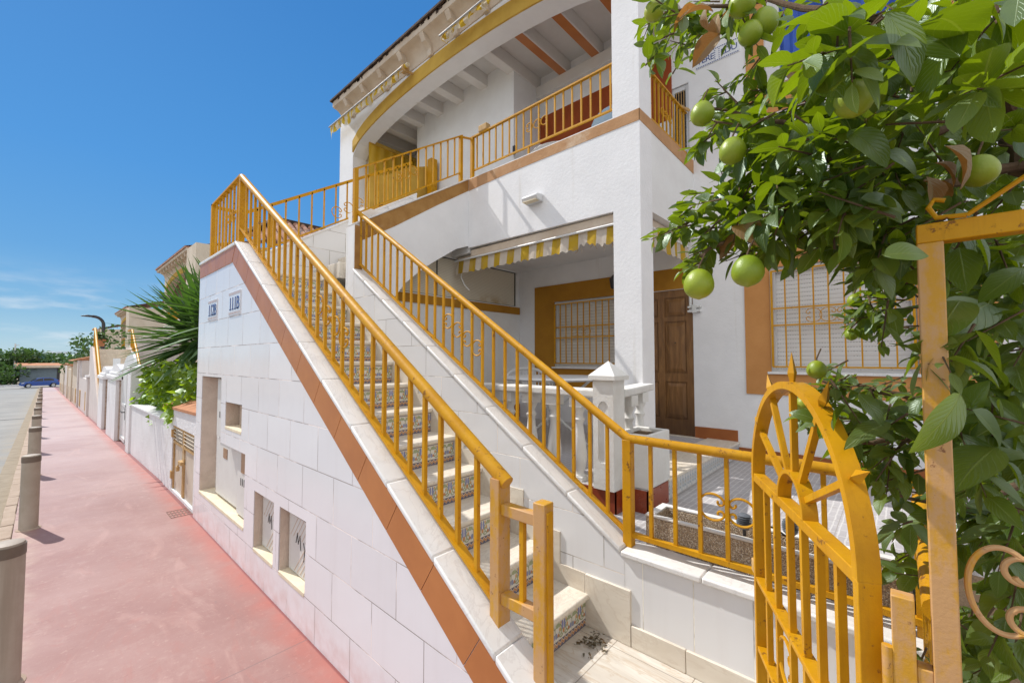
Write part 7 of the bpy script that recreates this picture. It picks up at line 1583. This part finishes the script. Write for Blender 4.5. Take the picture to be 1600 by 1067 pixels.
behind = (sx_ * -.55 - sy_ * .85).ss(-.35, .35) * (E(nt, cn2.outputs['Fac']) + .18).ss(.42, .60) * zz_.ss(-.02, .12)  # mask of the made-up fill cloud, out of view behind the camera
rp_ = nt.nodes.new('ShaderNodeValToRGB'); nt.links.new(se.outputs[2], rp_.inputs[0]); cr = rp_.color_ramp
stops = ((0.0, (.40, .60, .72)), (.035, (.30, .53, .72)), (.09, (.16, .41, .68)), (.18, (.085, .33, .68)), (.34, (.050, .285, .69)), (.62, (.032, .22, .60)), (1.0, (.03, .18, .52)))
cr.elements[0].position = 0; cr.elements[0].color = (*stops[0][1], 1); cr.elements[1].position = 1; cr.elements[1].color = (*stops[-1][1], 1)
for p_, c_ in stops[1:-1]:
    e_ = cr.elements.new(p_); e_.color = (*c_, 1)
sc_ = nt.nodes.new('ShaderNodeVectorMath'); sc_.operation = 'SCALE'; nt.links.new(rp_.outputs[0], sc_.inputs[0]); sc_.inputs['Scale'].default_value = 1 / .15
gm = nt.nodes.new('ShaderNodeMix'); gm.data_type = 'RGBA'; gm.inputs[0].default_value = .88; nt.links.new(sky.outputs[0], gm.inputs[6]); nt.links.new(sc_.outputs[0], gm.inputs[7])
mx = nt.nodes.new('ShaderNodeMix'); mx.data_type = 'RGBA'; nt.links.new((cl * band * .5).s, mx.inputs[0]); nt.links.new(gm.outputs[2], mx.inputs[6]); mx.inputs[7].default_value = (5.6, 5.9, 6.2, 1)
mb_ = nt.nodes.new('ShaderNodeMix'); mb_.data_type = 'RGBA'; nt.links.new(behind.s, mb_.inputs[0]); nt.links.new(mx.outputs[2], mb_.inputs[6]); mb_.inputs[7].default_value = (7.7, 7.75, 7.95, 1); mx = mb_   # bright cloud added to the unseen half of the sky as neutral fill
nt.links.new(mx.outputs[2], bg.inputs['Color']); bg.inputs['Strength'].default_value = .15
L = bpy.data.lights.new('Sun', 'SUN'); L.energy = 4.5; L.angle = R(.5); L.color = (1, .965, .915)
lo = bpy.data.objects.new('Sun', L); C.objects.link(lo); lo.rotation_euler = (-sun_dir).to_track_quat('-Z', 'Y').to_euler()
cam = bpy.data.cameras.new('Camera'); co = bpy.data.objects.new('Camera', cam); C.objects.link(co)
cam.sensor_width = 36; cam.lens = 36 * 662.626 / 1600; cam.clip_start = .02; cam.clip_end = 6000
co.location = (-1.07, 0, 1.605); yaw, pit = R(47.801), R(2.376)
fwd = Vector((math.sin(yaw) * math.cos(pit), math.cos(yaw) * math.cos(pit), math.sin(pit)))
co.rotation_euler = fwd.to_track_quat('-Z', 'Y').to_euler()
sc = bpy.context.scene; sc.camera = co
sc.view_settings.view_transform = 'Standard'; sc.view_settings.look = 'None'; sc.view_settings.exposure = 0; sc.view_settings.gamma = 1
sc.cycles.max_bounces = 8; sc.cycles.transparent_max_bounces = 6
try: sc.cycles.use_denoising = True
except Exception: pass
